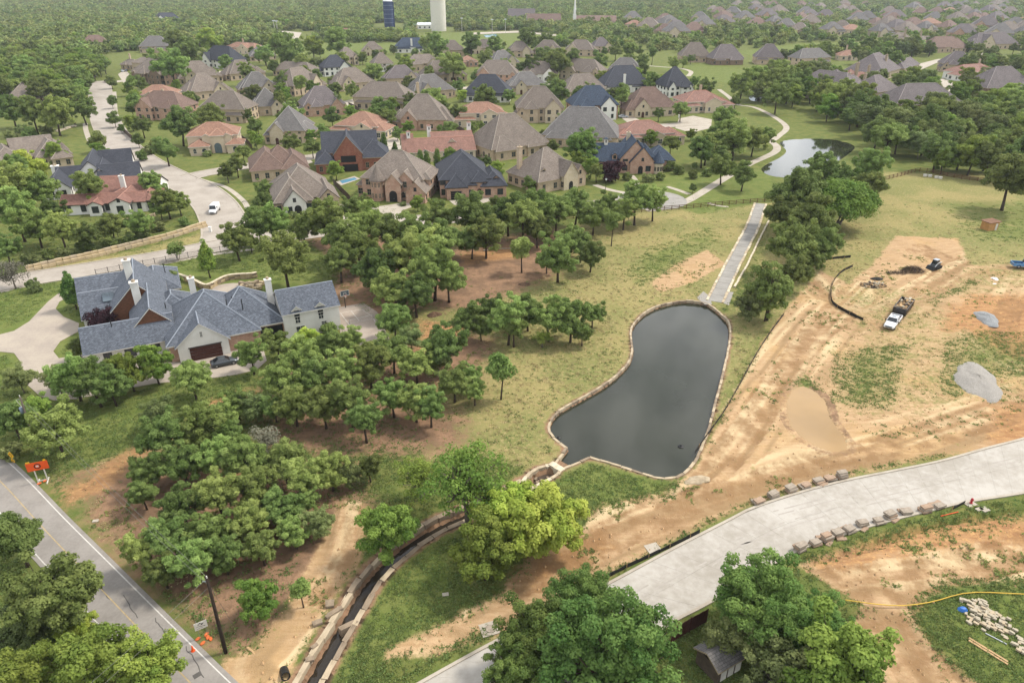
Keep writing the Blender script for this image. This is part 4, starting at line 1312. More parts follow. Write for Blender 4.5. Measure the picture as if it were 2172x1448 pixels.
house("hip_roof_house", "long tan-roofed house with small round turret roof, behind the white farmhouse", (-8, 372), (160, 350),
    [(0.0, 0.42, 2, 20, 3.4, 'hip', 0.75, 0), (0.3, 0.85, 8, 22, 3.4, 'gx', 0.75, 0), (0.55, 1.0, 2.0, 24, 3.6, 'hip', 0.8, 0), (0.72, 0.98, -1.5, 12, 3.2, 'hip', 0.75, 0)],
    "roof_tan", ["beige_stucco"], "trim_tan", [('turret', 0.9, 6.0, 2.2, 4.6, 4.0, "beige_stucco")], seed=3)
house("brick_house", "tan-roofed house with white entry gable and black arched door beside the grove", (586, 459), (716, 446),
    [(0.02, 0.98, 4.0, 24.0, 3.4, 'hip', 0.85, 0), (0.0, 0.62, 0.8, 18.0, 3.4, 'hip', 0.95, 0), (0.14, 0.5, -1.2, 10.0, 3.6, 'gy', 1.15, 1), (0.72, 1.05, 1.0, 14.0, 3.4, 'gy', 0.95, 0)],
    "roof_tan", ["brick_tan", "white_paint_brick"], "trim_dark", [('door', 0.36, -1.2, 1.9, 2.9, "black_paint"), ('garage', 0.89, 1.0, 3.6, 2.4, "wood_brown")], seed=4)
house("brown_roof_house", "broad brown hip-roofed house behind the white entry gable house", (536, 388), (655, 378),
    [(0.0, 0.62, 1.0, 20.0, 3.5, 'hip', 0.85, 0), (0.2, 0.9, 4.0, 17.0, 3.5, 'hx', 0.85, 0), (0.55, 1.02, 0.0, 18.0, 3.5, 'hip', 0.85, 0)],
    "roof_brown", ["brick_tan"], "trim_tan", [], seed=5)
house("turret_house", "pink brick house with conical corner turret and arched entry", (752, 424), (905, 430),
    [(0.08, 0.92, 3.0, 18.0, 6.0, 'hip', 0.85, 0), (0.0, 0.3, 4.0, 15.0, 3.6, 'hip', 0.9, 0), (0.45, 0.66, -0.6, 10.0, 5.6, 'gy', 1.1, 0), (0.6, 0.8, 1.4, 12, 6.2, 'gy', 1.0, 0), (0.74, 1.0, -1.5, 9.0, 3.4, 'gy', 1.0, 0), (0.85, 1.0, 5, 16, 5.6, 'hip', 0.8, 0)],
    "roof_tan", ["brick_mix"], "trim_tan", [('turret', 0.32, 1.4, 2.1, 6.0, 4.6, "brick_mix"), ('door', 0.555, -0.6, 2.4, 3.4, "black_paint")], seed=6)
house("dark_roof_house", "brick house under ribbed charcoal hip roofs beside the turret house", (948, 424), (1072, 419),
    [(-0.1, 0.75, 2.4, 22.0, 5.4, 'hip', 0.8, 0), (0.0, 0.34, 0.0, 16.0, 3.6, 'hip', 0.95, 0), (0.24, 0.5, 0.6, 17.0, 4.0, 'hip', 0.95, 0), (0.44, 0.68, 1.0, 16.0, 4.8, 'hip', 0.95, 0), (0.6, 1.02, 0.5, 15.0, 3.5, 'hip', 0.85, 0)],
    "roof_dark", ["brick_mix"], "trim_dark", [('garage', 0.16, 0.0, 3.2, 2.4, "black_paint"), ('door', 0.56, 1.0, 1.3, 2.8, "wood_red_dark"), ('dormer', 0.86, 2.2, 4.6, 1.5, 1.0, "brick_mix")], seed=7)
house("side_gable_house", "taupe steep-roofed house turned corner-on with pale stone gable, by the turning circle", (1145, 413), (1238, 394),
    [(0.0, 1.0, 0.8, 17.0, 3.6, 'hip', 0.95, 0), (0.5, 0.82, -0.8, 10.0, 4.8, 'gy', 1.3, 1), (0.78, 1.05, 0.2, 10.0, 3.8, 'gy', 1.2, 0)],
    "roof_tan", ["brick_tan", "brick_cream"], "trim_tan", [('chimney', 0.1, 13, 12.0, 1.4, "brick_tan"), ('door', 0.66, -0.8, 1.6, 2.6, "black_paint"), ('dormer', 0.2, 3.0, 5.5, 1.4, 0.9, "brick_tan")], seed=8)
house("blue_roof_house", "brick house with blue-black roofs, twin front gables and small round turret, by the park lawn", (1260, 366), (1428, 366),
    [(0.0, 0.62, 2.0, 12.0, 3.6, 'gx', 0.95, 0), (0.32, 0.68, -0.6, 14.0, 5.0, 'gy', 1.15, 0), (0.44, 0.74, -1.8, 9.0, 4.0, 'gy', 1.15, 0), (0.58, 0.76, 0.5, 12, 5.0, 'hip', 0.95, 0), (0.68, 1.02, 3.0, 13.0, 3.4, 'hip', 0.8, 0)],
    "roof_blue", ["brick_mix"], "trim_dark", [('turret', 0.79, -0.2, 2.0, 3.6, 3.8, "brick_cream"), ('door', 0.57, -1.8, 1.6, 2.7, "black_paint"), ('chimney', 0.46, 10, 11.5, 1.3, "brick_cream"), ('tower', 0.16, 7.0, 7.5, 10.0, 1.2, "trim_white"), ('dormer', 0.26, 2.2, 3.8, 1.6, 1.6, "brick_mix")], seed=9)
house("brick_gable_house", "dark-roofed house with big orange-red brick gable facing the pool", (700, 366), (822, 360),
    [(-0.1, 0.86, 4.0, 17.0, 6.0, 'gx', 0.85, 0), (0.1, 0.58, 0.0, 13.0, 6.0, 'gy', 1.25, 0), (0.52, 1.05, 1.0, 16.0, 4.2, 'hip', 0.85, 0), (-0.22, 0.12, -2.0, 14.0, 3.4, 'hip', 0.85, 0)],
    "roof_dark", ["brick_red"], "trim_tan", [('open', 0.34, 0.0, 5.0, 3.2, 2.2), ('open', 0.36, 0.0, 5.2, 0.1, 2.4)], seed=10)
house("terracotta_villa", "two-storey cream villa with orange tile roofs and central arched entry", (398, 329), (514, 323),
    [(0.02, 0.94, 3.0, 17.0, 6.2, 'hip', 0.5, 0), (0.3, 0.46, 1.0, 9.0, 6.2, 'gy', 0.5, 0), (0.68, 0.84, 1.0, 9.0, 6.2, 'gy', 0.5, 0), (0.46, 0.7, 0.6, 9, 6.4, 'hx', 0.4, 0), (0.08, 0.42, -2.5, 7.0, 3.2, 'hip', 0.5, 0), (0.74, 1.04, -1.2, 7.0, 3.2, 'hip', 0.5, 0)],
    "roof_tile", ["cream_stucco"], "trim_white", [('door', 0.57, 0.6, 2.6, 3.8, "glass_pale")], seed=11, arched=True)
house("terracotta_ranch", "long pale house with salmon tile roof and three bell-tower chimneys, mid rows", (866, 344), (1012, 337),
    [(0.0, 0.98, 0.0, 12.0, 3.4, 'gx', 0.6, 0), (0.38, 0.98, 4.0, 16.0, 5.2, 'gx', 0.5, 0), (0.15, 0.35, -1.0, 5, 3.0, 'gy', 0.5, 0), (-0.06, 0.1, 1.0, 13.0, 3.6, 'gx', 0.8, 0)],
    "roof_tile_pink", ["cream_stucco"], "trim_white", [('tower', 0.04, 6, 7.0, 9.6, 1.3, "white_wall"), ('tower', 0.36, 11.0, 6.5, 10.5, 1.4, "white_wall"), ('tower', 0.96, 12.0, 7.5, 11.0, 1.4, "white_wall"), ('dormer', 0.66, 3.6, 4.0, 3.0, 1.6, "cream_stucco")], seed=12)
# ---- ordinary houses of the rows behind: front corners in the photograph, depth, eave, pitch, plan, roof, walls, label
ROWS = [
 ((566, 307), (652, 307), 16, 4.6, .9, 'hip', "roof_grey", "brick_tan", "grey-roofed brick house with dark-trimmed gables right of the orange villa"),
 ((704, 293), (810, 298), 17, 4.4, .5, 'tile', "roof_tile", "cream_stucco", "cream house with orange tile roof behind the dark brick-gable house"),
 ((832, 277), (952, 279), 18, 4.0, .85, 'hip', "roof_tan", "brick_mix", "tan hip-roofed brick house with dark red car in its drive"),
 ((970, 272), (1083, 269), 14, 5.4, .5, 'tile', "roof_tile", "cream_stucco", "cream two-level house with orange tile roof right of the red car"),
 ((1052, 344), (1160, 326), 18, 3.6, .9, 'back', "roof_tan", "brick_tan", "tall tan hip-roofed house right of the long salmon-tiled house"),
 ((1156, 311), (1300, 318), 18, 3.8, .85, 'back', "roof_grey", "brick_tan", "wide grey hip-roofed house behind the big round dark tree"),
 ((1313, 313), (1446, 308), 16, 4.0, .45, 'tile', "roof_tile_pink", "beige_stucco", "low house with dusty-pink tile roofs and glazed corner tower"),
 ((1097, 262), (1196, 261), 16, 6.0, .85, 'two', "roof_tan", "brick_tan", "two-storey tan brick house facing the middle street, first right of centre"),
 ((1216, 257), (1312, 254), 15, 6.0, .85, 'two', "roof_blue", "brick_mix", "brick house with blue roof and white arched entry gable"),
 ((1334, 251), (1438, 247), 16, 3.8, .85, 'hip', "roof_brown", "brick_cream", "red-brown roofed house with silver car parked at its left"),
 ((1448, 242), (1552, 238), 16, 4.6, .5, 'tile', "roof_tile_pink", "cream_stucco", "pale house with brown tile roof and tall glazed portico at the street end"),
 ((286, 254), (384, 259), 14, 5.6, .7, 'two', "roof_brown", "brick_mix", "brown-roofed two-storey house right of the curving street"),
 ((284, 224), (380, 222), 15, 4.4, .5, 'tile', "roof_tile", "cream_stucco", "orange tile-roofed house with white car parked at its garage"),
 ((280, 177), (348, 183), 16, 6.2, .8, 'two', "roof_tan", "brick_brown", "tall brown brick house at the far end of the curving street"),
 ((386, 181), (472, 175), 16, 3.8, .85, 'hip', "roof_tan", "brick_tan", "tan house with open columned porch in front of the white gabled house"),
 ((426, 143), (490, 148), 15, 5.0, 1.0, 'two', "roof_dark", "white_wall", "bright white gabled house with dark roof near the upper left wood"),
 ((408, 216), (494, 206), 16, 3.8, .85, 'hip', "roof_tan", "brick_tan", "tan house with arched stone entry behind the orange villa"),
 ((428, 260), (516, 262), 14, 5.4, .8, 'back', "roof_tan", "brick_tan", "tan house showing tall rear windows just above the orange villa"),
 ((490, 173), (562, 166), 15, 3.6, .8, 'hip', "roof_tan", "brick_tan", "low tan hip-roofed house right of the white gabled house"),
 ((516, 206), (594, 200), 15, 4.0, .8, 'hip', "roof_grey", "brick_tan", "grey hip-roofed house amid trees, upper left of the rows"),
 ((536, 249), (610, 244), 15, 3.8, .85, 'hip', "roof_grey", "brick_tan", "grey hip-roofed house above the dark-trimmed gabled house"),
 ((648, 250), (736, 243), 15, 4.4, .85, 'two', "roof_purple", "brick_mix", "mauve-grey roofed brick house left of the wide beige house"),
 ((628, 207), (694, 192), 15, 5.0, .9, 'hip', "roof_tan", "brick_tan", "tan house with brick chimney at its right, upper middle rows"),
 ((718, 196), (800, 188), 15, 3.6, .85, 'hip', "roof_tan", "brick_tan", "plain tan hip-roofed house above the wide beige house"),
 ((755, 232), (858, 236), 14, 5.4, .75, 'back', "roof_tan", "beige_stucco", "wide beige house seen from its garden, two big dark trees in front"),
 ((818, 184), (894, 181), 14, 3.8, .8, 'hip', "roof_purple", "brick_tan", "mauve-grey roofed house with narrow drive, upper middle"),
 ((905, 178), (988, 172), 15, 4.0, .85, 'hip', "roof_tan", "brick_tan", "tan house behind the slate-roofed chimney house"),
 ((884, 217), (970, 207), 15, 4.0, .85, 'hip', "roof_grey", "brick_tan", "slate-grey roofed house with free brick chimney and trees before it"),
 ((988, 217), (1076, 218), 16, 4.0, .85, 'back', "roof_dark", "white_wall", "dark roofed white house above the orange two-level house"),
 ((1008, 179), (1096, 180), 14, 5.6, .85, 'two', "roof_tan", "brick_mix", "two-storey brick house with paired gables in the upper centre"),
 ((688, 164), (750, 160), 14, 5.0, .85, 'hip', "roof_dark", "white_wall", "white house with dark steep roof left of centre, upper rows"),
 ((728, 141), (764, 138), 12, 5.4, .9, 'two', "roof_tan", "brick_tan", "narrow tan house with small turret near the playing field"),
 ((582, 161), (654, 165), 12, 3.6, .6, 'back', "roof_tan", "brick_tan", "long low tan-roofed house left of the white dark-roofed one"),
 ((536, 131), (586, 128), 12, 4.0, .8, 'hip', "roof_grey", "brick_tan", "small grey-roofed house below the orange roof in the upper left"),
 ((770, 119), (814, 118), 12, 4.0, .85, 'hip', "roof_tan", "brick_tan", "tan hip-roofed house bordering the playing field, left end of row"),
 ((798, 154), (834, 152), 12, 5.0, .9, 'back', "roof_tan", "white_wall", "narrow house with blue-grey porch walls in the upper rows"),
 ((842, 113), (906, 112), 14, 4.2, .8, 'back', "roof_blue", "white_wall", "blue-grey roofed house with two tall white chimneys by the playing field"),
 ((866, 153), (936, 150), 13, 4.6, .7, 'two', "roof_tan", "brick_tan", "tan brick house below the twin-chimney house"),
 ((930, 121), (988, 120), 14, 4.4, .85, 'hip', "roof_tan", "brick_tan", "tan gabled house below the pale water tower"),
 ((998, 114), (1052, 117), 13, 4.2, .85, 'hip', "roof_tan", "brick_cream", "tan house right below the water tower, second from it"),
 ((978, 143), (1014, 142), 11, 4.0, .5, 'tile', "roof_tile", "brick_mix", "small house with rust-orange roof among the upper rows"),
 ((1046, 146), (1100, 143), 13, 4.2, .85, 'hip', "roof_grey", "brick_tan", "grey-green roofed house above the paired-gable brick house"),
 ((1080, 123), (1130, 122), 13, 4.6, .9, 'hip', "roof_tan", "brick_tan", "tan hip-roofed house at the upper centre edge of the rows"),
 ((1132, 117), (1188, 118), 13, 4.2, .85, 'hip', "roof_tan", "brick_tan", "tan house behind the dark tree clump, upper centre right"),
 ((1196, 119), (1260, 121), 14, 4.6, .85, 'hip', "roof_tan", "brick_tan", "tan house with stone bay at its right in the back row"),
 ((1260, 113), (1300, 112), 13, 4.6, .9, 'hip', "roof_purple", "brick_tan", "mauve-roofed house ending the back row before the green"),
 ((1104, 174), (1182, 175), 14, 4.2, .8, 'two', "roof_tan", "white_wall", "house with white arched loggia in the upper centre right"),
 ((1184, 167), (1270, 173), 14, 4.8, .8, 'two', "roof_tan", "brick_tan", "tan house with two small white gables, upper centre right"),
 ((1288, 167), (1358, 169), 14, 5.0, .8, 'two', "roof_grey", "brick_tan", "grey-roofed house with small pointed turret near the green"),
 ((1082, 202), (1162, 199), 14, 4.0, .8, 'hip', "roof_grey", "brick_tan", "broad grey roof left of the big round tree in the middle rows"),
 ((1206, 210), (1282, 206), 14, 3.8, .85, 'back', "roof_tan", "brick_tan", "tan hip roof between round trees above the blue-roofed brick house"),
 ((1288, 199), (1374, 196), 16, 3.8, .95, 'back', "roof_dark", "white_wall", "large dark blue hip roof with white chimney above the red-brown house"),
 ((1414, 208), (1470, 205), 15, 5.0, 1.05, 'two', "roof_dark", "white_wall", "tall dark-roofed house with white front gable beside the green"),
 ((1448, 133), (1504, 133), 15, 4.0, 1.0, 'back', "roof_tan", "brick_tan", "steep tan-roofed house across the green, left one of the pair"),
 ((1516, 139), (1574, 138), 15, 4.0, 1.0, 'back', "roof_purple", "brick_brown", "steep mauve-roofed house across the green, right one of the pair"),
 ((1604, 137), (1658, 138), 15, 4.4, .95, 'back', "roof_purple", "brick_tan", "steep mauve-roofed house beyond the green with pale hip ridge"),
 ((1698, 144), (1758, 141), 13, 5.6, .75, 'back', "roof_grey", "brick_tan", "two-storey grey-roofed house behind a white-rimmed pool"),
 ((1782, 129), (1830, 129), 12, 3.6, .5, 'tile', "roof_tile", "cream_stucco", "small orange-tan roofed house on the far lawn"),
 ((1806, 187), (1862, 182), 13, 5.2, .5, 'tile', "roof_tile_pink", "beige_stucco", "beige house with pinkish roof at left of the huge mauve-roofed house"),
 ((1812, 222), (1900, 206), 40, 4.2, .8, 'back', "roof_purple", "beige_stucco", "huge mauve-roofed mansion with long ridges at the wood's edge"),
 ((1880, 172), (1944, 150), 26, 4.2, .8, 'back', "roof_purple", "beige_stucco", "mauve-roofed wing house right behind the huge mansion"),
 ((1908, 239), (2030, 235), 18, 3.6, .7, 'back', "roof_purple", "brick_brown", "low wide mauve roof half sunk in the right-hand wood"),
 ((1998, 153), (2064, 155), 15, 4.8, .85, 'two', "roof_purple", "brick_tan", "mauve-roofed house left of the white tile-roofed one on the right"),
 ((2040, 173), (2124, 166), 15, 4.2, .5, 'tile', "roof_tile_pink", "white_wall", "white house with pink tile roof at upper right"),
 ((2096, 206), (2190, 204), 20, 4.0, .8, 'back', "roof_purple", "brick_brown", "large mauve hip roof cut by the right edge of the picture"),
 ((1978, 113), (2048, 111), 16, 4.0, .8, 'back', "roof_brown", "brick_tan", "dark brown roofed house above the bright street bend, upper right"),
 ((1902, 96), (1974, 94), 16, 4.0, .85, 'hip', "roof_tan", "brick_tan", "tan-roofed house above the huge mauve mansion"),
 ((2066, 107), (2164, 104), 18, 4.0, .85, 'hip', "roof_purple", "brick_tan", "wide mauve hip roof near the top of the right edge"),
 ((176, 106), (232, 104), 15, 4.0, .75, 'back', "roof_brown", "brick_tan", "brown roof alone in the upper left wood"),
 ((300, 113), (358, 112), 15, 4.6, .85, 'back', "roof_grey", "brick_tan", "grey roof with two chimneys in the upper left wood"),
 ((474, 112), (546, 118), 14, 4.4, .5, 'tile', "roof_tile", "cream_stucco", "orange-roofed house with grey wing at the wood's edge, upper left"),
 ((330, 54), (388, 52), 18, 5.6, .8, 'two', "roof_dark", "white_wall", "white house with dark roof far back in the upper left wood"),
 ((26, 228), (104, 222), 16, 3.6, .7, 'back', "roof_tan", "brick_tan", "tan hip roof behind the row of trees at the left edge"),
 ((284, 156), (322, 158), 10, 6.4, .5, 'back', "roof_tan", "beige_stucco", "beige square tower house behind the tall brown brick house"),
 ((258, 148), (284, 150), 8, 3.2, .6, 'back', "roof_tan", "brick_tan", "small open garage pavilion with parked cars at the street's end"),
]
for i, (fl, fr, D, e, p, st, roof, wall, lab) in enumerate(ROWS):
    dx_ = (fr[0] - fl[0]) * 0.05
    fl, fr, e, p, D = (fl[0] - dx_, fl[1]), (fr[0] + dx_, fr[1]), e + 0.5, p * (1.18 if st != 'tile' else 1.05), D * 1.08
    a_, c_ = g(*fl), g(*fr)
    W = math.hypot(c_[0] - a_[0], c_[1] - a_[1])
    D = max(9.0, min(D, W * 0.95)) if D < 30 else D
    bl, fe = std(100 + i, W, D, e, p, st)
    second = {"brick_tan": "brick_cream", "brick_mix": "brick_mix", "brick_red": "brick_red"}.get(wall, wall)
    if i in (8,):
        second = "white_wall"
    if i == 26 + 1:
        fe = [('chimney', 0.1, 1.0, 9.5, 1.3, "brick_tan")]
    if i == 36:
        fe = [('chimney', 0.5, 2.0, 11.0, 1.6, "white_wall"), ('chimney', 0.95, 3.0, 11.0, 1.6, "white_wall")]
    if i == 51:
        fe = [('chimney', 0.42, 0.8, 10.0, 1.2, "white_wall")]
    if "huge mauve" in lab or "wing house" in lab:
        bl = [(0.0, 0.5, 2, D * 0.95, 4.4, 'hip', .8, 0), (0.3, 0.8, D * 0.25, D * 0.62, 4.2, 'hx', .8, 0), (0.5, 1.0, 0, D * 0.4, 4.2, 'hip', .8, 0), (0.55, 0.98, D * 0.55, D, 4.0, 'hip', .8, 0), (-0.15, 0.2, D * 0.1, D * 0.3, 3.6, 'hx', .7, 0)]
        fe = [('chimney', 0.3, D * 0.3, 13.5, 1.6, "trim_tan"), ('chimney', 0.75, D * 0.35, 11.5, 1.4, "trim_tan")]
    trim = "trim_dark" if roof in ("roof_dark", "roof_blue") else ("trim_white" if st == 'tile' else "trim_tan")
    house("house", lab, fl, fr, bl, roof, [wall, second], trim, fe, seed=i, gsp=3.4 if fl[1] > 150 else 5.0, win=fl[1] > 80)

# ---- far houses: small, mostly roofs among trees; one built, the rest copied
def far_house(roof, wall, W, D, e, p, k):
    q, rf, cp = MB(), MB(), MB()
    root_blocks = [(0, W, 0, D, e, 'hip', p), (W * 0.1, W * 0.5, -2.0, D * 0.5, e, 'gy' if k % 2 else 'hip', p), (W * 0.6, W * 1.05, -1.0, D * 0.7, 3.2, 'hip', p)]
    for b_ in root_blocks:
        wall_block(q, *b_, 0); roof_block(rf, cp, *b_)
    wq = MB()
    for x in (0.3, 0.7, 0.9):
        wq.box(W * x - 0.6, W * x + 0.6, -2.1 if x == 0.3 else -1.1, -2.0 if x == 0.3 else -1.0, 1.0, 2.6)
    return q.mesh("wall", [wall]), rf.mesh("roof", [roof, "trim_tan"]), wq.mesh("window", ["glass_dark"])
FARP = [far_house(r_, w_, W, D, e, p, i) for i, (r_, w_, W, D, e, p) in enumerate((("roof_tan", "brick_tan", 19, 15, 4.2, .85), ("roof_purple", "brick_mix", 21, 15, 4.6, .85), ("roof_brown", "brick_tan", 18, 14, 4.0, .8), ("roof_grey", "brick_cream", 18, 14, 5.0, .85), ("roof_tile", "cream_stucco", 18, 14, 4.0, .55)))]
FAR_SPOTS = []
rr = random.Random(5)
for (x0, x1, y0, y1, n_) in ((1320, 1480, 44, 78, 8), (1480, 1640, 26, 62, 14), (1640, 1800, 30, 76, 13), (1800, 1960, 28, 80, 16), (1960, 2180, 26, 88, 24), (1240, 1420, 58, 84, 4), (2000, 2180, 12, 26, 8), (1700, 2000, 14, 28, 9), (1400, 1700, 14, 26, 6)):
    for k in range(n_):
        for t in range(20):
            px, py = rr.uniform(x0, x1), rr.uniform(y0, y1)
            x, y = g(px, py)
            if all(math.hypot(x - a[0], y - a[1]) > 30 for a in FAR_SPOTS):
                FAR_SPOTS.append((x, y)); break
for k, (x, y) in enumerate(FAR_SPOTS):
    i = rr.choice((0, 0, 0, 1, 1, 2, 2, 3, 3, 4))
    lab = ("distant house with tan hip roof amid trees in the hazy suburb, upper right", "distant house with mauve hip roof amid trees in the hazy suburb, upper right", "distant house with brown hip roof amid trees in the hazy suburb, upper right", "distant house with grey hip roof amid trees in the hazy suburb, upper right", "distant house with orange roof amid trees in the hazy suburb, upper right")[i]
    root = thing("house", lab, "house", (x, y, 0), rr.uniform(-0.5, 0.5), "distant suburb houses with %s roofs" % ("tan", "mauve", "brown", "grey", "orange")[i])
    s = rr.uniform(1.15, 1.5)
    root.scale = (s, s, s)
    for nm, mm in zip(("wall", "roof", "window"), FARP[i]):
        link(nm, mm, root)
# ------------------------------------------------------------------ trees
def leaf_mesh(name, C, N, size, mat, rs, tint=None, long=1.35):
    """leaf-sized kites at C facing N"""
    k = len(C)
    a = rs.normal(size=(k, 3))
    T = np.cross(N, a); T /= np.linalg.norm(T, axis=1)[:, None] + 1e-9
    Bv = np.cross(N, T)
    s = size * rs.uniform(0.65, 1.35, (k, 1))
    T, Bv = T * s * long * 0.5, Bv * s * 0.5
    V = np.stack([C - T, C + Bv + 0.18 * N * s, C + T, C - Bv - 0.1 * N * s], 1).reshape(-1, 3).astype(np.float32)
    me = bpy.data.meshes.new(name)
    me.vertices.add(len(V)); me.vertices.foreach_set("co", V.ravel())
    me.loops.add(len(V)); me.loops.foreach_set("vertex_index", np.arange(len(V), dtype=np.int32))
    me.polygons.add(k); me.polygons.foreach_set("loop_start", np.arange(0, 4 * k, 4, dtype=np.int32))
    at = me.attributes.new("tint", 'FLOAT', 'POINT')
    t = rs.random(k) if tint is None else tint
    at.data.foreach_set("value", np.repeat(np.clip(t, 0, 1), 4).astype(np.float32))
    me.materials.append(MATS[mat])
    me.update(calc_edges=True)
    return me

def make_tree(name, seed, W, Hh, zlow, nclump, cr, nleaf, leaf, mat, bark="bark", form='round', lobes=0.25, multi=1, up=0.45, fill=0.25, flat=0.75, limb=0.16):
    """tapered trunk with limbs running to clumps of leaves; returns (trunk mesh, crown mesh, W, crown centre height)"""
    rs = np.random.default_rng(seed)
    r = random.Random(seed)
    zc = (zlow + Hh) / 2
    rx, rz = W / 2 - cr * 0.7, (Hh - zlow) / 2 - cr * 0.5
    cl = []
    ph = [(r.uniform(0, 6.28), r.randint(2, 4), r.uniform(0.5, 1)) for _ in range(4)]
    tries = 0
    if form == 'round':
        # limbs reach out unevenly; leaf clumps sit round the outer half of each limb, with gaps between limbs
        nl = r.randint(6, 9)
        limbs = []
        for i in range(nl):
            az = 6.283 * (i + r.uniform(-0.35, 0.35)) / nl
            el = r.choice((0.12, 0.3, 0.55, 0.85, 1.15)) + r.uniform(-0.12, 0.12)
            limbs.append((az, el, r.uniform(0.62, 1.1)))
        limbs.append((r.uniform(0, 6.28), 1.35, r.uniform(0.85, 1.08)))
        z0 = zlow + 0.18 * (Hh - zlow)
        while len(cl) < nclump and tries < 6000:
            tries += 1
            az, el, ln = r.choice(limbs)
            t = r.uniform(0.35, 1.0)
            up_ = (Hh - cr * 0.6 - z0)
            c0 = np.array([math.cos(az) * math.cos(el) * rx * ln * t, math.sin(az) * math.cos(el) * rx * ln * t, z0 + (0.15 + 0.85 * math.sin(el)) * up_ * ln * t ** 0.8])
            p = c0 + rs.normal(size=3) * np.array([1, 1, 0.7]) * (0.11 + lobes * 0.1) * W * (0.6 + 0.5 * t)
            p[2] = min(max(p[2], zlow * 0.8), Hh - cr * 0.4)
            hr_ = math.hypot(p[0], p[1])
            if hr_ > W / 2 * 1.02:
                p[:2] *= W / 2 * 1.02 / hr_
            c = cr * r.uniform(0.6, 1.2)
            if all(np.linalg.norm(p - q[0]) > 0.55 * (c + q[1]) / 1.25 for q in cl):
                cl.append((p, c, rs.random()))
    while form != 'round' and len(cl) < nclump and tries < 4000:
        tries += 1
        d = rs.normal(size=3); d /= np.linalg.norm(d)
        if d[2] < -0.55 and form != 'column':
            continue
        az = math.atan2(d[1], d[0])
        lob = 1 + lobes * sum(w * math.sin(k * az + p + 2 * d[2]) for p, k, w in ph) / 2
        rad = (1.0 if rs.random() > fill else rs.uniform(0.25, 0.8)) * lob
        p = np.array([d[0] * rx * rad, d[1] * rx * rad, zc + d[2] * rz * min(rad, 1.12)])
        if form == 'cone':
            t = (p[2] - zlow) / (Hh - zlow); p[0] *= (1.15 - t) * 0.95; p[1] *= (1.15 - t) * 0.95
        elif form == 'umbrella':
            p[2] = zc + abs(d[2]) * rz * 0.9 - 0.25 * rz * (p[0] ** 2 + p[1] ** 2) / (rx * rx)
        elif form == 'column':
            p[0] *= 0.85; p[1] *= 0.85
        c = cr * r.uniform(0.7, 1.25) * (0.6 if form == 'cone' and p[2] > zlow + 0.75 * (Hh - zlow) else 1)
        if all(np.linalg.norm(p - q[0]) > 0.62 * (c + q[1]) / 1.25 for q in cl):
            cl.append((p, c, rs.random()))
    if form == 'round':     # the crown is as wide as asked for, whatever way its limbs went
        for ax in (0, 1):
            lo = min(c[0][ax] - c[1] for c in cl); hi = max(c[0][ax] + c[1] for c in cl)
            for c in cl:
                c[0][ax] = (c[0][ax] - (lo + hi) / 2 * 0.7) * W / (hi - lo)
    C, N, T = [], [], []
    vol = sum(c[1] ** 2 for c in cl)
    for p, c, tn in cl:
        k = int(nleaf * c * c / vol)
        d = rs.normal(size=(k, 3)); d[:, 2] += up * 0.8
        d /= np.linalg.norm(d, axis=1)[:, None]
        rad = c * (0.45 + 0.6 * np.sqrt(rs.random((k, 1)))) * (1 + 0.22 * np.sin(5 * d[:, :1] + 7 * tn) * np.sin(4 * d[:, 1:2] + 3 * tn))
        C.append(p + d * rad * np.array([1, 1, flat]))
        nn = d * 0.85 + np.array([0, 0, up]) + rs.normal(size=(k, 3)) * 0.4
        N.append(nn / np.linalg.norm(nn, axis=1)[:, None])
        T.append(np.clip(tn * 0.65 + 0.35 * rs.random(k), 0, 1))
    crown = leaf_mesh(name + "_crown", np.concatenate(C), np.concatenate(N), leaf, mat, rs, np.concatenate(T))
    q = MB()
    base_r = limb * (Hh / 9) ** 0.8
    for s in range(multi):
        bx, by = (0, 0) if multi == 1 else (0.35 * math.cos(2.1 * s), 0.35 * math.sin(2.1 * s))
        lean = (r.uniform(-0.06, 0.06) * Hh, r.uniform(-0.06, 0.06) * Hh) if multi == 1 else (0.12 * W * math.cos(2.1 * s), 0.12 * W * math.sin(2.1 * s))
        zf = zlow + 0.22 * (Hh - zlow)
        fork = (bx + lean[0], by + lean[1], zf)
        q.tube([(bx, by, -0.25), (bx + lean[0] * 0.25, by + lean[1] * 0.25, zf * 0.35), (bx + lean[0] * 0.6, by + lean[1] * 0.6, zf * 0.7), fork], [base_r * 1.35, base_r, base_r * 0.88, base_r * 0.75], 7)
        mine = [c for i, c in enumerate(cl) if i % multi == s]
        r.shuffle(mine)
        for p, c, _ in mine[:max(6, int(len(mine) * 0.7))]:
            f = Vector(fork); e = Vector(p) - Vector((0, 0, c * 0.3))
            if form in ('cone', 'column'):
                f = Vector((0, 0, max(zlow * 0.7, e.z - 0.25 * W)))
            mid = f.lerp(e, 0.5) + Vector((r.uniform(-1, 1), r.uniform(-1, 1), r.uniform(0.0, 1.2))) * 0.07 * W
            q.tube([f, mid, e], [base_r * 0.42, base_r * 0.26, base_r * 0.1], 5, cap=False)
        if form in ('cone', 'column'):
            q.tube([fork, (0, 0, Hh * 0.93)], [base_r * 0.7, 0.03], 6)
    return q.mesh(name + "_trunk", [bark], True), crown, W, zc

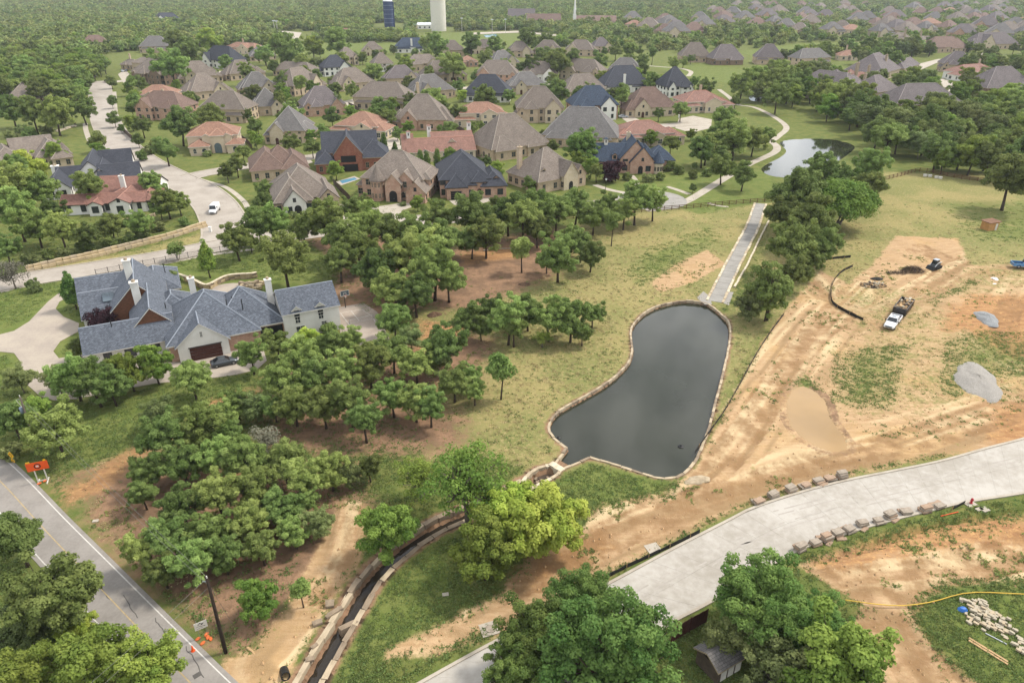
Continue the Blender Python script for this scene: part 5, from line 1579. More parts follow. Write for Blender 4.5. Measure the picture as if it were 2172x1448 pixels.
PROTO = {}
for i in range(6):
    PROTO['oak%d' % i] = make_tree("oak", 20 + i, 10, 10.0 + 1.3 * (i % 3), 3.6 + 0.5 * (i % 2), 110, 0.95, 26000, 0.245, "leaf_oak", lobes=0.3 + 0.1 * (i % 3), limb=0.22, fill=0.3)
for i in range(3):
    PROTO['dark%d' % i] = make_tree("dark_oak", 40 + i, 10, 11.2, 3.5, 110, 0.95, 26000, 0.245, "leaf_dark", lobes=0.32, limb=0.22)
for i in range(3):
    PROTO['big%d' % i] = make_tree("broad", 50 + i, 16, 14, 2.5, 240, 1.15, 66000, 0.25, "leaf_deep", lobes=0.25, limb=0.3, fill=0.35)
for i in range(2):
    PROTO['lime%d' % i] = make_tree("lime", 60 + i, 10, 9, 1.8, 110, 0.95, 26000, 0.23, "leaf_lime", lobes=0.35, limb=0.18)
for i in range(2):
    PROTO['bright%d' % i] = make_tree("bright", 64 + i, 10, 10.5, 2.4, 110, 0.95, 26000, 0.245, "leaf_bright", lobes=0.3, limb=0.18)
for i in range(2):
    PROTO['wisp%d' % i] = make_tree("elm", 70 + i, 12, 11, 4.0, 90, 1.1, 6500, 0.24, "leaf_bright", "bark_grey", lobes=0.6, limb=0.3, fill=0.5)
    PROTO['olive%d' % i] = make_tree("olive", 74 + i, 10, 10, 2.0, 100, 1.0, 13000, 0.28, "leaf_olive", "bark_grey", lobes=0.4, limb=0.16, fill=0.4)
    PROTO['slim%d' % i] = make_tree("slim", 78 + i, 5, 9.5, 3.2, 20, 1.15, 4600, 0.3, "leaf_oak", lobes=0.3, limb=0.15, fill=0.4)
for i in range(2):
    PROTO['round%d' % i] = make_tree("round", 82 + i, 6, 7, 1.8, 40, 1.05, 8000, 0.3, "leaf_dark", lobes=0.15, limb=0.16)
PROTO['willow0'] = make_tree("willow", 90, 14, 10, 1.2, 90, 1.5, 26000, 0.26, "leaf_bright", "bark_grey", 'umbrella', lobes=0.15, limb=0.3, multi=3)
PROTO['cone0'] = make_tree("conifer", 91, 4.2, 8.0, 0.2, 60, 0.8, 9000, 0.24, "leaf_deep", form='cone', lobes=0.1, flat=1.0)
PROTO['column0'] = make_tree("cypress", 92, 2.4, 8.0, 0.3, 40, 0.7, 5000, 0.24, "leaf_deep", form='column', lobes=0.08, flat=1.3)
PROTO['poplar0'] = make_tree("poplar", 93, 4.2, 9, 1.0, 44, 0.75, 5500, 0.26, "leaf_bright", form='cone', lobes=0.2, flat=1.0)
PROTO['purple0'] = make_tree("plum", 94, 7, 6.0, 0.6, 50, 1.1, 11000, 0.26, "leaf_purple", lobes=0.2)
PROTO['dead0'] = make_tree("snag", 95, 8, 8, 2.5, 40, 1.3, 2600, 0.24, "leaf_grey", "bark_grey", lobes=0.4, limb=0.2, fill=0.5)
PROTO['bush0'] = make_tree("bush", 96, 3.0, 2.3, 0.1, 22, 0.6, 3000, 0.22, "leaf_dark", lobes=0.2, limb=0.05)
PROTO['bush1'] = make_tree("bush", 97, 3.0, 2.1, 0.1, 22, 0.6, 3000, 0.22, "leaf_olive", lobes=0.3, limb=0.05)
PROTO['multi0'] = make_tree("crape", 98, 6, 6.5, 2.2, 24, 1.2, 4200, 0.28, "leaf_oak", "bark_grey", lobes=0.3, multi=3, limb=0.1)
NAMES = {'oak': "oak_tree", 'dark': "live_oak_tree", 'big': "broadleaf_tree", 'lime': "lime_green_tree", 'bright': "leafy_tree", 'wisp': "elm_tree", 'olive': "willow_elm_tree", 'slim': "slender_tree", 'round': "round_tree", 'willow': "willow_tree", 'cone': "conifer_tree", 'column': "cypress_tree", 'poplar': "poplar_tree", 'purple': "plum_tree", 'dead': "bare_tree", 'bush': "bush", 'multi': "crape_myrtle_tree"}
TREES = []
def tree(cx, cy, w, kind, label, group=None, zs=1.0):
    """crown centre and crown width in the photograph; the tree stands on the ground below it"""
    ks = [k for k in PROTO if k.rstrip('0123456789') == kind]
    p = ks[int(cx * 7 + cy * 3 + w) % len(ks)]
    tm, cm, W0, zc0 = PROTO[p]
    s = 1.0
    for _ in range(6):
        zc = zc0 * s * zs
        x, y = g(cx, cy, zc)
        s = w / FPX * depth(x, y, zc) / W0
    root = thing(NAMES[kind], label, "bush" if kind == 'bush' else "tree", (x, y, -0.03), rng.uniform(0, 6.28), group)
    root.scale = (s, s, s * zs)
    link("trunk", tm, root); link("crown", cm, root)
    TREES.append((x, y, w / FPX * depth(x, y, 0) / 2))
    return root
ORDS = "first second third fourth fifth sixth seventh eighth ninth tenth eleventh twelfth thirteenth fourteenth fifteenth sixteenth seventeenth eighteenth nineteenth twentieth".split()
def single_out(objs, base):
    """each member of a group gets its own label: which row from the front, which place in the row"""
    P = [(proj(*o.location), o) for o in objs]
    P.sort(key=lambda t: -t[0][1])
    nr = max(1, math.ceil(len(P) / (9 if len(P) < 120 else 16)))
    for k in range(nr):
        row = sorted(P[k * len(P) // nr:(k + 1) * len(P) // nr], key=lambda t: t[0][0])
        rn_ = "" if nr == 1 else (", front row" if k == 0 else (", back row" if k == nr - 1 else ", %s row from front" % ORDS[k]))
        for j, (_, o) in enumerate(row):
            o["label"] = "%s, %s from left%s" % (base, ORDS[j], rn_)
def trees(label, group, spec, kind='oak'):
    single_out([tree(t[0], t[1], t[2], t[3] if len(t) > 3 else kind, label, group, t[4] if len(t) > 4 else 1.0) for t in spec], label)

# ---- single trees one can point at
for cx, cy, w, k, lab, *zs in (
    (1290, 1385, 300, 'big', "biggest dark green tree at the bottom edge, nearest the new road"),
    (1150, 1335, 200, 'big', "dark broad tree left of the biggest one at the bottom edge"),
    (1235, 1285, 170, 'big', "dark tree whose crown hangs over the new concrete road, bottom middle"),
    (1090, 1420, 150, 'big', "dark tree cut by the bottom edge, left of the biggest one"),
    (1640, 1275, 235, 'big', "tall leafy tree right of the new road, above the small shed"),
    (1565, 1345, 130, 'olive', "grey-green tree hung over the small shed roof at the bottom"),
    (1745, 1335, 150, 'big', "dark tree overhanging the bare earth, right of the small shed"),
    (1800, 1435, 260, 'bright', "fresh green tree cut by the bottom edge beside the bare earth"),
    (1660, 1430, 170, 'olive', "ragged greyish tree behind the small shed at the bottom edge"),
    (1152, 1092, 205, 'lime', "yellow-green tree beside the creek below the pond outlet"),
    (1028, 1160, 150, 'bright', "mid-green tree left of the yellow-green one by the dirt track"),
    (1062, 1078, 140, 'lime', "smaller yellow-green tree leaning over the creek, left of the big one"),
    (822, 1120, 135, 'bright', "vivid green tree standing over the stone-walled creek"),
    (990, 1008, 215, 'wisp', "thin see-through elm with dark forked limbs over the creek"),
    (890, 1005, 110, 'wisp', "thin leaning elm left of the forked one by the creek"),
    (545, 1268, 95, 'bright', "bright green tree right of the white notice board"),
    (636, 1245, 46, 'slim', "small thin tree on the sandy path beside the creek"),
    (672, 1105, 75, 'olive', "twin-stemmed grey-green tree beside the sandy path"),
    (110, 1250, 190, 'dark', "large oak overhanging the asphalt road at lower left"),
    (30, 1130, 130, 'dark', "dark oak at the left edge above the asphalt road"),
    (155, 1325, 95, 'lime', "yellow-green young tree left of the asphalt road"),
    (55, 1330, 120, 'olive', "olive-toned tree at the left edge near the bottom"),
    (190, 1400, 190, 'bright', "wide green tree at the bottom left corner by the asphalt road"),
    (305, 1402, 150, 'bright', "green tree overhanging the asphalt road at the bottom"),
    (50, 1430, 170, 'bright', "green tree filling the bottom left corner"),
    (112, 900, 122, 'oak', "full round oak beside the orange road-work sign"),
    (25, 880, 90, 'dark', "dark tree at the left edge behind the pole with the transformer"),
    (75, 870, 70, 'bright', "yellowish tree between the transformer pole and the round oak"),
    (40, 800, 65, 'olive', "sparse tree on the lawn island above the transformer pole"),
    (20, 955, 50, 'bush', "bush at the left edge beside the yellow curve sign"),
    (150, 615, 46, 'cone', "dense dark conifer at the left end of the mansion", 1.0),
    (70, 605, 30, 'bush', "round clipped shrub on the lawn left of the dark conifer", 1.3),
    (222, 682, 72, 'purple', "purple-leaved plum in the mansion's front court"),
    (182, 668, 34, 'round', "small magnolia between the conifer and the purple plum"),
    (165, 735, 40, 'round', "round shrub at the mansion's left front corner"),
    (368, 590, 36, 'round', "white-flowering magnolia behind the mansion by the curved stone wall"),
    (437, 545, 40, 'poplar', "young pale poplar alone on the lawn behind the mansion"),
    (373, 526, 38, 'multi', "small multi-stemmed tree beside the iron fence"),
    (20, 572, 68, 'dead', "grey half-bare tree at the left edge by the cross street"),
    (498, 500, 78, 'dark', "dark oak on the lawn corner near the street junction"),
    (600, 535, 112, 'oak', "two-trunk oak alone on the lawn behind the guest wing"),
    (718, 545, 80, 'dark', "bushy oak right of the two-trunk one behind the guest wing"),
    (545, 468, 80, 'oak', "oak beside the street junction in front of the white entry gable house"),
    (405, 796, 84, 'oak', "small spreading oak alone below the mansion's garage"),
    (835, 672, 80, 'oak', "oak standing beside the sport court"),
    (650, 715, 62, 'lime', "yellow-green bush tree below the guest wing"),
    (1062, 775, 58, 'slim', "slender oak standing alone left of the pond", 1.15),
    (1150, 715, 48, 'wisp', "small pale feathery tree among trunks left of the pond", 0.8),
    (1107, 525, 50, 'slim', "small leaning tree wrapped in ivy on the bare earth of the field", 0.9),
    (1300, 470, 36, 'slim', "thin straight tree on the edge of the dry field", 1.2),
    (1785, 425, 150, 'willow', "wide dome-shaped willow-like tree on the edge of the right field"),
    (2005, 335, 60, 'bright', "light green round tree standing out from the right wood", 0.9),
    (2150, 368, 110, 'dark', "dark tree at the right edge beside the upper field"),
    (1640, 600, 105, 'oak', "oak right of the concrete flume near the pond's end"),
    (1595, 645, 70, 'olive', "thin tree between the pond's end and the dirt track"),
    (1474, 351, 13, 'round', "tiny lollipop tree on the lawn of the blue-roofed brick house"),
    (1470, 397, 16, 'round', "tiny young tree in a mulch ring beside the footpath"),
    (1578, 366, 55, 'dark', "dark tree beside the footpath near the lower lake"),
    (1298, 360, 54, 'purple', "dark purple beech in front of the blue-roofed brick house", 1.0),
    (1237, 310, 88, 'big', "big round dark tree in the middle rows behind the blue-roofed brick house"),
    (188, 392, 66, 'oak', "oak standing before the white farmhouse and the red tile roofs"),
    (116, 320, 48, 'bright', "vivid green tree between the long tan roof and the white farmhouse"),
    (206, 297, 36, 'round', "dark tree beside the street above the long tan roof"),
    (212, 318, 36, 'bright', "light tree under the dark one beside the street"),
    (663, 96, 46, 'bright', "tall bright green tree left of the playing field"),
    (716, 84, 56, 'oak', "broad tree in the playing field beside the red pavilion roof"),
    (560, 925, 70, 'dead', "grey leafless tree in the middle of the oak grove"),
):
    tree(cx, cy, w, k, lab, None, zs[0] if zs else 1.0)
for i, (cx, cy) in enumerate(((874, 352), (892, 345), (906, 348), (928, 342), (884, 358))):
    tree(cx, cy, 15, 'column', "dark cypress below the long salmon-tiled house, " + ("leftmost of the clump", "tallest in the middle", "right of the tallest", "rightmost and apart", "nearest in front of the clump")[i], "cypresses below the salmon-tiled house")
tree(815, 308, 15, 'column', "single tall cypress beside the dark brick-gable house", None, 1.0)
tree(838, 321, 22, 'cone', "small dark conifer right of the single cypress", None)

# ---- groves: neighbours that nothing tells apart share their label
trees("oak between mansion and cross street", "oaks behind the sport court", [(685, 455, 90), (720, 498, 85, 'dark'), (772, 462, 85), (760, 520, 92), (830, 488, 84, 'dark'), (882, 492, 92), (938, 500, 84, 'dark'), (850, 540, 100), (795, 562, 95, 'dark'), (918, 556, 110), (838, 602, 104), (880, 612, 92, 'dark'), (950, 585, 80), (900, 522, 92), (745, 440, 55), (815, 600, 60, 'dark'), (575, 462, 72), (640, 480, 60), (530, 510, 40)])
trees("oak along the rail fence", "oaks along the rail fence", [(930, 452, 72, 'dark'), (1000, 446, 94, 'dark'), (1030, 490, 84), (1078, 442, 84, 'dark'), (1110, 455, 90), (1140, 430, 76), (1180, 445, 86), (1222, 428, 76, 'dark'), (1290, 432, 66), (1325, 442, 62), (1350, 420, 74), (1388, 422, 60), (1000, 505, 64, 'dark'), (1140, 482, 62, 'dark'), (1260, 452, 72)])
trees("oak in the dry field clump", "oaks in the dry field", [(1185, 532, 94), (1232, 512, 66, 'dark'), (1254, 535, 62, 'dark'), (1210, 500, 60), (1160, 545, 50)])
trees("oak of the clump left of the pond", "oaks left of the pond", [(988, 672, 78, 'dark'), (1040, 648, 64, 'dark'), (1078, 668, 88), (1120, 652, 76, 'dark'), (1165, 662, 82), (1212, 668, 88), (1258, 660, 56), (1236, 702, 48, 'dark'), (1090, 690, 64), (1020, 690, 50, 'dark')])
trees("oak of the grove before the guest wing", "oaks of the middle grove", [(530, 745, 74), (585, 722, 64, 'dark'), (642, 756, 92), (692, 730, 74, 'dark'), (742, 722, 64), (600, 802, 94), (662, 792, 84, 'dark'), (722, 782, 84), (782, 764, 92), (832, 738, 84, 'dark'), (882, 764, 84), (942, 722, 102, 'dark'), (622, 852, 92), (684, 852, 92, 'dark'), (742, 842, 94), (772, 884, 82), (832, 832, 84), (880, 842, 84), (912, 856, 74), (962, 802, 82, 'dark'), (992, 792, 64), (1006, 824, 52), (930, 760, 70, 'olive'), (870, 715, 60, 'olive'), (580, 860, 60, 'dark')])
trees("oak of the lower left grove", "oaks of the lower left grove", [(342, 920, 104), (425, 897, 104), (335, 878, 80, 'olive'), (470, 872, 76), (382, 972, 104), (312, 990, 84, 'dark'), (452, 962, 92), (522, 962, 100), (600, 972, 92, 'dark'), (542, 1032, 104), (462, 1042, 104), (382, 1062, 104, 'dark'), (642, 1012, 92), (700, 992, 84), (602, 1072, 92, 'dark'), (522, 1102, 94), (442, 1122, 104), (362, 1132, 104, 'dark'), (296, 1162, 84), (402, 1182, 100), (472, 1172, 84), (552, 1152, 84, 'dark'), (342, 1202, 84, 'dark'), (622, 1122, 72), (540, 858, 72, 'olive'), (500, 850, 60), (782, 985, 62, 'dark'), (740, 1005, 60, 'olive'), (300, 1040, 70, 'dark'), (480, 920, 70), (650, 1060, 60)])
trees("oak below the mansion's drive", "oaks by the mansion's drive", [(150, 785, 92), (195, 798, 92), (232, 808, 84), (272, 782, 88, 'bright'), (326, 768, 84, 'bright'), (120, 800, 70, 'olive')])
trees("tree around the red tile house", "trees around the red tile house", [(22, 385, 96), (78, 392, 84), (108, 440, 60, 'dark'), (30, 442, 92), (72, 472, 84), (8, 520, 64, 'dark'), (126, 482, 74), (182, 492, 58, 'dark'), (232, 474, 58, 'dark'), (292, 466, 62), (352, 422, 60), (378, 424, 46), (322, 384, 54), (338, 440, 40), (52, 345, 80, 'lime'), (28, 350, 60)])
trees("bush below the red tile house", "bushes on the slope", [(100, 540, 26, 'bush'), (75, 548, 30, 'bush'), (180, 520, 34, 'bush'), (230, 512, 30, 'bush'), (275, 505, 30, 'bush'), (300, 495, 34, 'bush'), (335, 480, 28, 'bush'), (60, 545, 30, 'bush'), (390, 470, 24, 'bush'), (140, 535, 30, 'bush')])
trees("tree between flume and dirt track", "trees right of the flume", [(1690, 400, 112, 'dark'), (1665, 445, 84, 'dark'), (1725, 462, 112, 'dark'), (1682, 505, 112, 'dark'), (1750, 512, 76, 'dark'), (1722, 545, 66, 'dark'), (1842, 392, 76, 'dark'), (1740, 352, 76), (1690, 570, 70, 'dark'), (1630, 635, 66), (1790, 372, 70, 'dark'), (1850, 345, 80)])
trees("tree beside the lake footpath", "park trees by the lake", [(1560, 275, 72), (1600, 290, 62), (1530, 330, 46, 'dark'), (1500, 306, 56), (1534, 350, 58, 'dark'), (1626, 286, 40), (1492, 312, 60), (1560, 290, 70), (1540, 250, 60), (1520, 290, 50, 'dark')])
trees("street tree along the curving street", "street trees of the curving street", [(235, 172, 22, 'round'), (236, 214, 22, 'round'), (241, 250, 28, 'round'), (256, 272, 16, 'round'), (292, 295, 26, 'round')])
trees("tree on the left grass slope", "trees on the left slope", [(66, 234, 62), (112, 234, 72), (20, 226, 62), (150, 228, 44), (172, 221, 52), (130, 252, 30, 'dark')])
trees("bush on the left grass slope", "bushes on the left slope", [(45, 272, 24, 'bush'), (62, 282, 30, 'bush'), (98, 275, 28, 'bush'), (20, 285, 24, 'bush')])
trees("garden tree among the far houses", "garden trees of the far rows", [(360, 130, 78), (328, 130, 34), (394, 104, 60), (443, 80, 58, 'lime'), (375, 85, 52), (410, 207, 32, 'dark'), (470, 203, 26, 'dark'), (522, 150, 38), (602, 168, 42, 'dark'), (603, 199, 30, 'bright'), (606, 97, 70), (661, 184, 32, 'bright'), (708, 189, 34, 'dark'), (747, 186, 32), (791, 150, 46), (724, 121, 32), (860, 139, 42, 'bright'), (905, 113, 26), (960, 134, 60), (1028, 123, 38), (872, 178, 38, 'dark'), (908, 168, 28), (973, 178, 28), (768, 121, 24, 'bright'), (931, 88, 46), (999, 86, 46), (905, 86, 36), (1052, 92, 38), (1127, 134, 46, 'dark'), (1185, 128, 56, 'dark'), (1160, 130, 46, 'dark'), (1212, 128, 46, 'dark'), (1269, 131, 40, 'dark'), (1363, 126, 32, 'dark'), (1337, 102, 34), (1306, 105, 32, 'dark'), (1429, 131, 27), (1450, 128, 19), (1466, 123, 19), (1335, 123, 27), (1382, 168, 38), (1400, 173, 34, 'bright'), (1282, 163, 30, 'bright'), (1575, 170, 56), (1615, 165, 60), (1640, 140, 40), (560, 110, 40), (580, 90, 44), (480, 130, 34), (1119, 81, 44), (1160, 84, 40), (640, 130, 34), (548, 118, 20), (455, 150, 18)], 'oak')
trees("garden tree among the middle houses", "garden trees of the middle rows", [(378, 255, 74, 'dark'), (446, 247, 66, 'dark'), (300, 262, 42, 'dark'), (278, 228, 28, 'dark'), (350, 312, 56, 'dark'), (535, 200, 48, 'dark'), (501, 222, 32), (541, 262, 34), (522, 240, 26, 'dark'), (621, 236, 50), (918, 207, 60), (981, 202, 27, 'lime'), (1031, 205, 60, 'dark'), (813, 231, 58, 'dark'), (820, 247, 42), (865, 268, 28, 'bright'), (934, 272, 18), (965, 236, 40, 'dark'), (616, 299, 44, 'dark'), (687, 276, 32), (661, 308, 38, 'dark'), (658, 286, 27, 'bright'), (711, 357, 40, 'bright'), (957, 332, 42, 'bright'), (1031, 339, 28, 'dark'), (1054, 357, 36, 'bright'), (734, 278, 17, 'bright'), (789, 285, 15), (1002, 267, 25), (1019, 264, 20), (871, 210, 38, 'dark'), (545, 265, 24), (1182, 190, 56, 'dark'), (1250, 194, 46, 'dark'), (1295, 200, 32, 'dark'), (1497, 181, 42, 'dark'), (1474, 171, 24), (1560, 212, 23, 'dark'), (1445, 230, 40), (1398, 238, 27, 'dark'), (1300, 234, 25, 'bright'), (1241, 241, 13), (1174, 307, 30, 'dark'), (1382, 290, 33, 'bright'), (1424, 301, 40), (1466, 283, 24, 'bright'), (1227, 338, 42, 'bright'), (1252, 352, 44, 'bright'), (1266, 362, 32), (1151, 283, 21, 'dark'), (1180, 368, 32), (1100, 362, 26, 'bright'), (1124, 385, 30), (480, 360, 40, 'dark'), (500, 345, 44, 'dark'), (515, 320, 34), (560, 395, 40, 'dark'), (555, 425, 44, 'dark'), (545, 450, 40), (770, 420, 26, 'dark'), (885, 428, 32, 'bright'), (925, 432, 30), (605, 462, 28), (1080, 200, 30), (1100, 230, 26), (1350, 215, 26, 'dark'), (1480, 200, 24), (690, 225, 24), (740, 262, 22), (770, 245, 30), (840, 250, 24, 'bright'), (1320, 285, 24), (1100, 310, 24)], 'oak')
trees("low garden shrub among the houses", "garden shrubs", [(330, 310, 30, 'bush'), (315, 318, 26, 'bush'), (300, 330, 26, 'bush'), (440, 325, 18, 'bush'), (1420, 352, 26, 'bush'), (1440, 360, 24, 'bush'), (1470, 370, 22, 'bush'), (1500, 366, 20, 'bush'), (1330, 374, 20, 'bush'), (1375, 376, 26, 'bush'), (1400, 374, 20, 'bush'), (980, 418, 16, 'bush'), (1050, 424, 22, 'bush'), (855, 432, 14, 'bush'), (620, 455, 20, 'bush'), (940, 405, 16, 'bush'), (1110, 350, 16, 'bush'), (1140, 348, 14, 'bush'), (395, 775, 26, 'bush'), (700, 700, 40, 'bush'), (690, 690, 30, 'bush')], 'bush')

hs = np.array([(*g((f[0][0] + f[1][0]) / 2, f[0][1]),) for f in ROWS] + [(x + 9, y + 7) for x, y in FAR_SPOTS])
hr = np.array([max(13, 0.62 * math.dist(g(*f[0]), g(*f[1]))) for f in ROWS] + [17.0] * len(FAR_SPOTS))
OWN = [(136, 455, 30), (190, 400, 24), (80, 340, 26), (650, 430, 18), (600, 360, 17), (828, 400, 19), (1005, 395, 18), (1190, 395, 18), (1345, 350, 20), (760, 340, 18), (456, 305, 17), (940, 330, 18)]
hs2 = np.array([g(a, b) for a, b, c in OWN]); hr2 = np.array([c for a, b, c in OWN], float)
# ---- woods: filled up tree by tree inside their outlines
def in_poly(p, poly):
    x, y = p; c = False
    for i in range(len(poly)):
        (x0, y0), (x1, y1) = poly[i], poly[i - 1]
        if (y0 > y) != (y1 > y) and x < (x1 - x0) * (y - y0) / (y1 - y0) + x0:
            c = not c
    return c
CLEAR = [G(p) for p in (
    [(880, 120), (895, 78), (1000, 66), (1100, 66), (1180, 76), (1185, 90), (1010, 100), (900, 110)], [(600, 105), (600, 78), (660, 66), (680, 78), (640, 90), (760, 92), (870, 92), (870, 104), (740, 126)],
    [(885, 58), (962, 58), (962, 84), (885, 84)], [(796, 50), (852, 50), (852, 78), (796, 78)], [(545, 75), (560, 66), (640, 68), (640, 80), (560, 82)], [(1560, 112), (1700, 92), (1860, 90), (1870, 105), (1620, 128)], [(-5, 62), (26, 36), (24, 45), (5, 65)],
    [(1960, 150), (1900, 130), (2030, 112), (2150, 118), (2170, 140), (2060, 140), (2010, 160), (2030, 205), (1990, 210)], [(1370, 150), (1340, 130), (1500, 128), (1660, 140), (1800, 128), (1810, 165), (1660, 180), (1560, 190), (1470, 165)])]
STREETS = ((MAIN_C, 7.5), (CROSS_C, 6), (MID_C, 6), (BACK_C, 6), (BACK2_C, 6), (PATH_C, 3), (PATH2_C, 3), (PATH3_C, 3))
def crowded(p):
    X_, Y_ = np.array([p[0]]), np.array([p[1]])
    if np.min(np.hypot(p[0] - hs[:, 0], p[1] - hs[:, 1] - 5) - hr * 0.86) < 0 or np.min(np.hypot(p[0] - hs2[:, 0], p[1] - hs2[:, 1] - 6) - hr2) < 0:
        return True
    if any(line_sd(L_, X_, Y_, 12)[0] < w_ for L_, w_ in STREETS) or any(poly_sd(c_, X_, Y_, 10)[0] < 3 for c_ in CLEAR):
        return True
    return any(math.hypot(p[0] - t[0], p[1] - t[1]) < 0.75 * t[2] + 2.2 for t in TREES)
def wood(label, group, poly, wm, step, kinds, seed, avoid=False):
    r = random.Random(seed)
    out = []
    W = G(poly)
    xs, ys = [p[0] for p in W], [p[1] for p in W]
    y = min(ys); row = 0
    while y < max(ys):
        x = min(xs) + (row % 2) * step / 2
        while x < max(xs):
            p = (x + r.uniform(-.3, .3) * step, y + r.uniform(-.3, .3) * step)
            if in_poly(p, W) and not (avoid and crowded(p)):
                w = wm * r.uniform(0.75, 1.25)
                k = r.choice(kinds)
                px, py = proj(p[0], p[1], w * 0.62)
                out.append(tree(px, py, w * FPX / depth(p[0], p[1], w * 0.62), k, label, group, r.uniform(0.85, 1.1)))
            x += step
        y += step * 0.87; row += 1
    single_out(out, label)
wood("tree of the upper left wood", "trees of the upper left wood", [(-20, 130), (60, 118), (170, 125), (236, 150), (188, 180), (182, 222), (120, 222), (60, 218), (-20, 222)], 11.5, 10.5, ['oak', 'oak', 'dark', 'oak', 'bright'], 3)
wood("tree of the right wood", "trees of the right wood", [(1800, 250), (1900, 262), (2010, 262), (2190, 240), (2190, 372), (2080, 385), (1995, 362), (1880, 352), (1845, 318), (1830, 285)], 12.5, 12.0, ['oak', 'dark', 'dark', 'olive', 'dark', 'bright'], 4)
wood("tree above the lake", "trees above the lake", [(1590, 196), (1640, 170), (1700, 168), (1800, 205), (1840, 245), (1760, 240), (1700, 232), (1640, 236), (1600, 222)], 12.5, 13.0, ['oak', 'olive', 'bright', 'oak'], 6)

wood("tree on the lake's far bank", "trees on the lake's far bank", [(1715, 222), (1800, 242), (1835, 288), (1775, 274), (1735, 258)], 11.0, 12.0, ['oak', 'dark', 'olive', 'bright'], 16)
wood("tree among the upper right houses", "trees among the upper right houses", [(1620, 136), (1700, 120), (1900, 104), (2190, 98), (2190, 238), (1900, 246), (1800, 200), (1700, 160)], 10.5, 17.0, ['oak', 'dark', 'olive', 'dark', 'bright'], 8, True)
wood("small yard tree in the rows", "yard trees in the rows", [(250, 190), (300, 130), (480, 118), (760, 104), (1100, 98), (1300, 100), (1420, 130), (1400, 175), (1470, 215), (1430, 285), (1200, 300), (1000, 320), (850, 330), (640, 345), (520, 345), (430, 290), (270, 290)], 6.6, 25.0, ['round', 'round', 'bright', 'olive', 'round', 'slim'], 12, True)
# ---- the far wood: a mass nobody could count, one object
def far_proto(seed, mat="leaf_far"):
    t, c, W0, z0 = make_tree("far", seed, 10, 9.5, 1.0, 30, 1.7, 900, 1.0, mat, lobes=0.3, fill=0.15, limb=0.2)
    return bpy.data.objects.new("far_tree_source", c)
FSRC = [far_proto(200 + i) for i in range(3)] + [far_proto(205, "leaf_oak"), far_proto(206, "leaf_dark"), far_proto(207, "leaf_bright"), far_proto(208, "leaf_dark")]
pts = []
rf_ = np.random.default_rng(9)
HOUSES = [(o.matrix_world.translation.x, o.matrix_world.translation.y) for o in []]
y = 560.0
while y < 3600:
    st = 8.6 if y < 1500 else (10 if y < 2300 else 14)
    xs = np.arange(-0.80 * y - 40, 0.80 * y + 40, st)
    X = xs + rf_.uniform(-.45, .45, len(xs)) * st
    Y = y + rf_.uniform(-.45, .45, len(xs)) * st
    PX, PY = proj(X, Y, 0.0)
    keep = np.ones(len(X), bool)
    # the houses' rows keep their own trees; the wood starts behind them
    rows_end = np.interp(PX, [0, 190, 240, 420, 560, 700, 1100, 1300, 1420, 1560, 1700, 1800, 2172], [132, 128, 112, 100, 100, 92, 96, 104, 112, 112, 140, 146, 150])
    keep &= PY < rows_end
    for c_ in CLEAR:
        keep &= poly_sd(c_, X, Y, 30) > 4
    d2 = np.min(np.hypot(X[:, None] - hs[None, :, 0], Y[:, None] + 5 - hs[None, :, 1]) - hr[None], 1)
    keep &= d2 > 0
    # suburb on the right is looser than the wood on the left
    patchy = lattice(X + 5000, Y, 60.0, 31) * 0.6 + lattice(X + 5000, Y, 25.0, 32) * 0.4
    dens = np.where(patchy < 0.3, 0.45, 1.0) * np.where((PX > 1250) & (PY > 10), 0.4, 0.97)
    keep &= rf_.random(len(X)) < dens
    for a_, b_ in zip(X[keep], Y[keep]):
        pts.append((a_, b_, st))
    y += st * 0.9
pts = np.array(pts)
fm = bpy.data.meshes.new("forest")
fm.vertices.add(len(pts)); fm.vertices.foreach_set("co", np.stack([pts[:, 0], pts[:, 1], np.full(len(pts), -0.3)], 1).astype(np.float32).ravel())
fpx = proj(pts[:, 0], pts[:, 1], 0.0)[0]
for nm, v in (("size", np.where(fpx > 1300, 0.85, 1.0) * pts[:, 2] / 8.6 * rf_.uniform(0.6, 1.2, len(pts)) * (0.75 + 0.6 * lattice(pts[:, 0] + 5000, pts[:, 1], 35.0, 33))), ("turn", rf_.uniform(0, 6.28, len(pts)))):
    fm.attributes.new(nm, 'FLOAT', 'POINT').data.foreach_set("value", v.astype(np.float32))
fm.attributes.new("which", 'INT', 'POINT').data.foreach_set("value", rf_.integers(0, len(FSRC), len(pts)).astype(np.int32))
ng = bpy.data.node_groups.new("far_trees", 'GeometryNodeTree')
ng.interface.new_socket("Geometry", in_out='INPUT', socket_type='NodeSocketGeometry')
ng.interface.new_socket("Geometry", in_out='OUTPUT', socket_type='NodeSocketGeometry')
gi, go = ng.nodes.new("NodeGroupInput"), ng.nodes.new("NodeGroupOutput")
jn = ng.nodes.new("GeometryNodeJoinGeometry")
def named(nm, ty):
    x = ng.nodes.new("GeometryNodeInputNamedAttribute"); x.data_type = ty; x.inputs["Name"].default_value = nm
    return x.outputs["Attribute"]
cx_ = ng.nodes.new("ShaderNodeCombineXYZ"); ng.links.new(named("turn", 'FLOAT'), cx_.inputs["Z"])
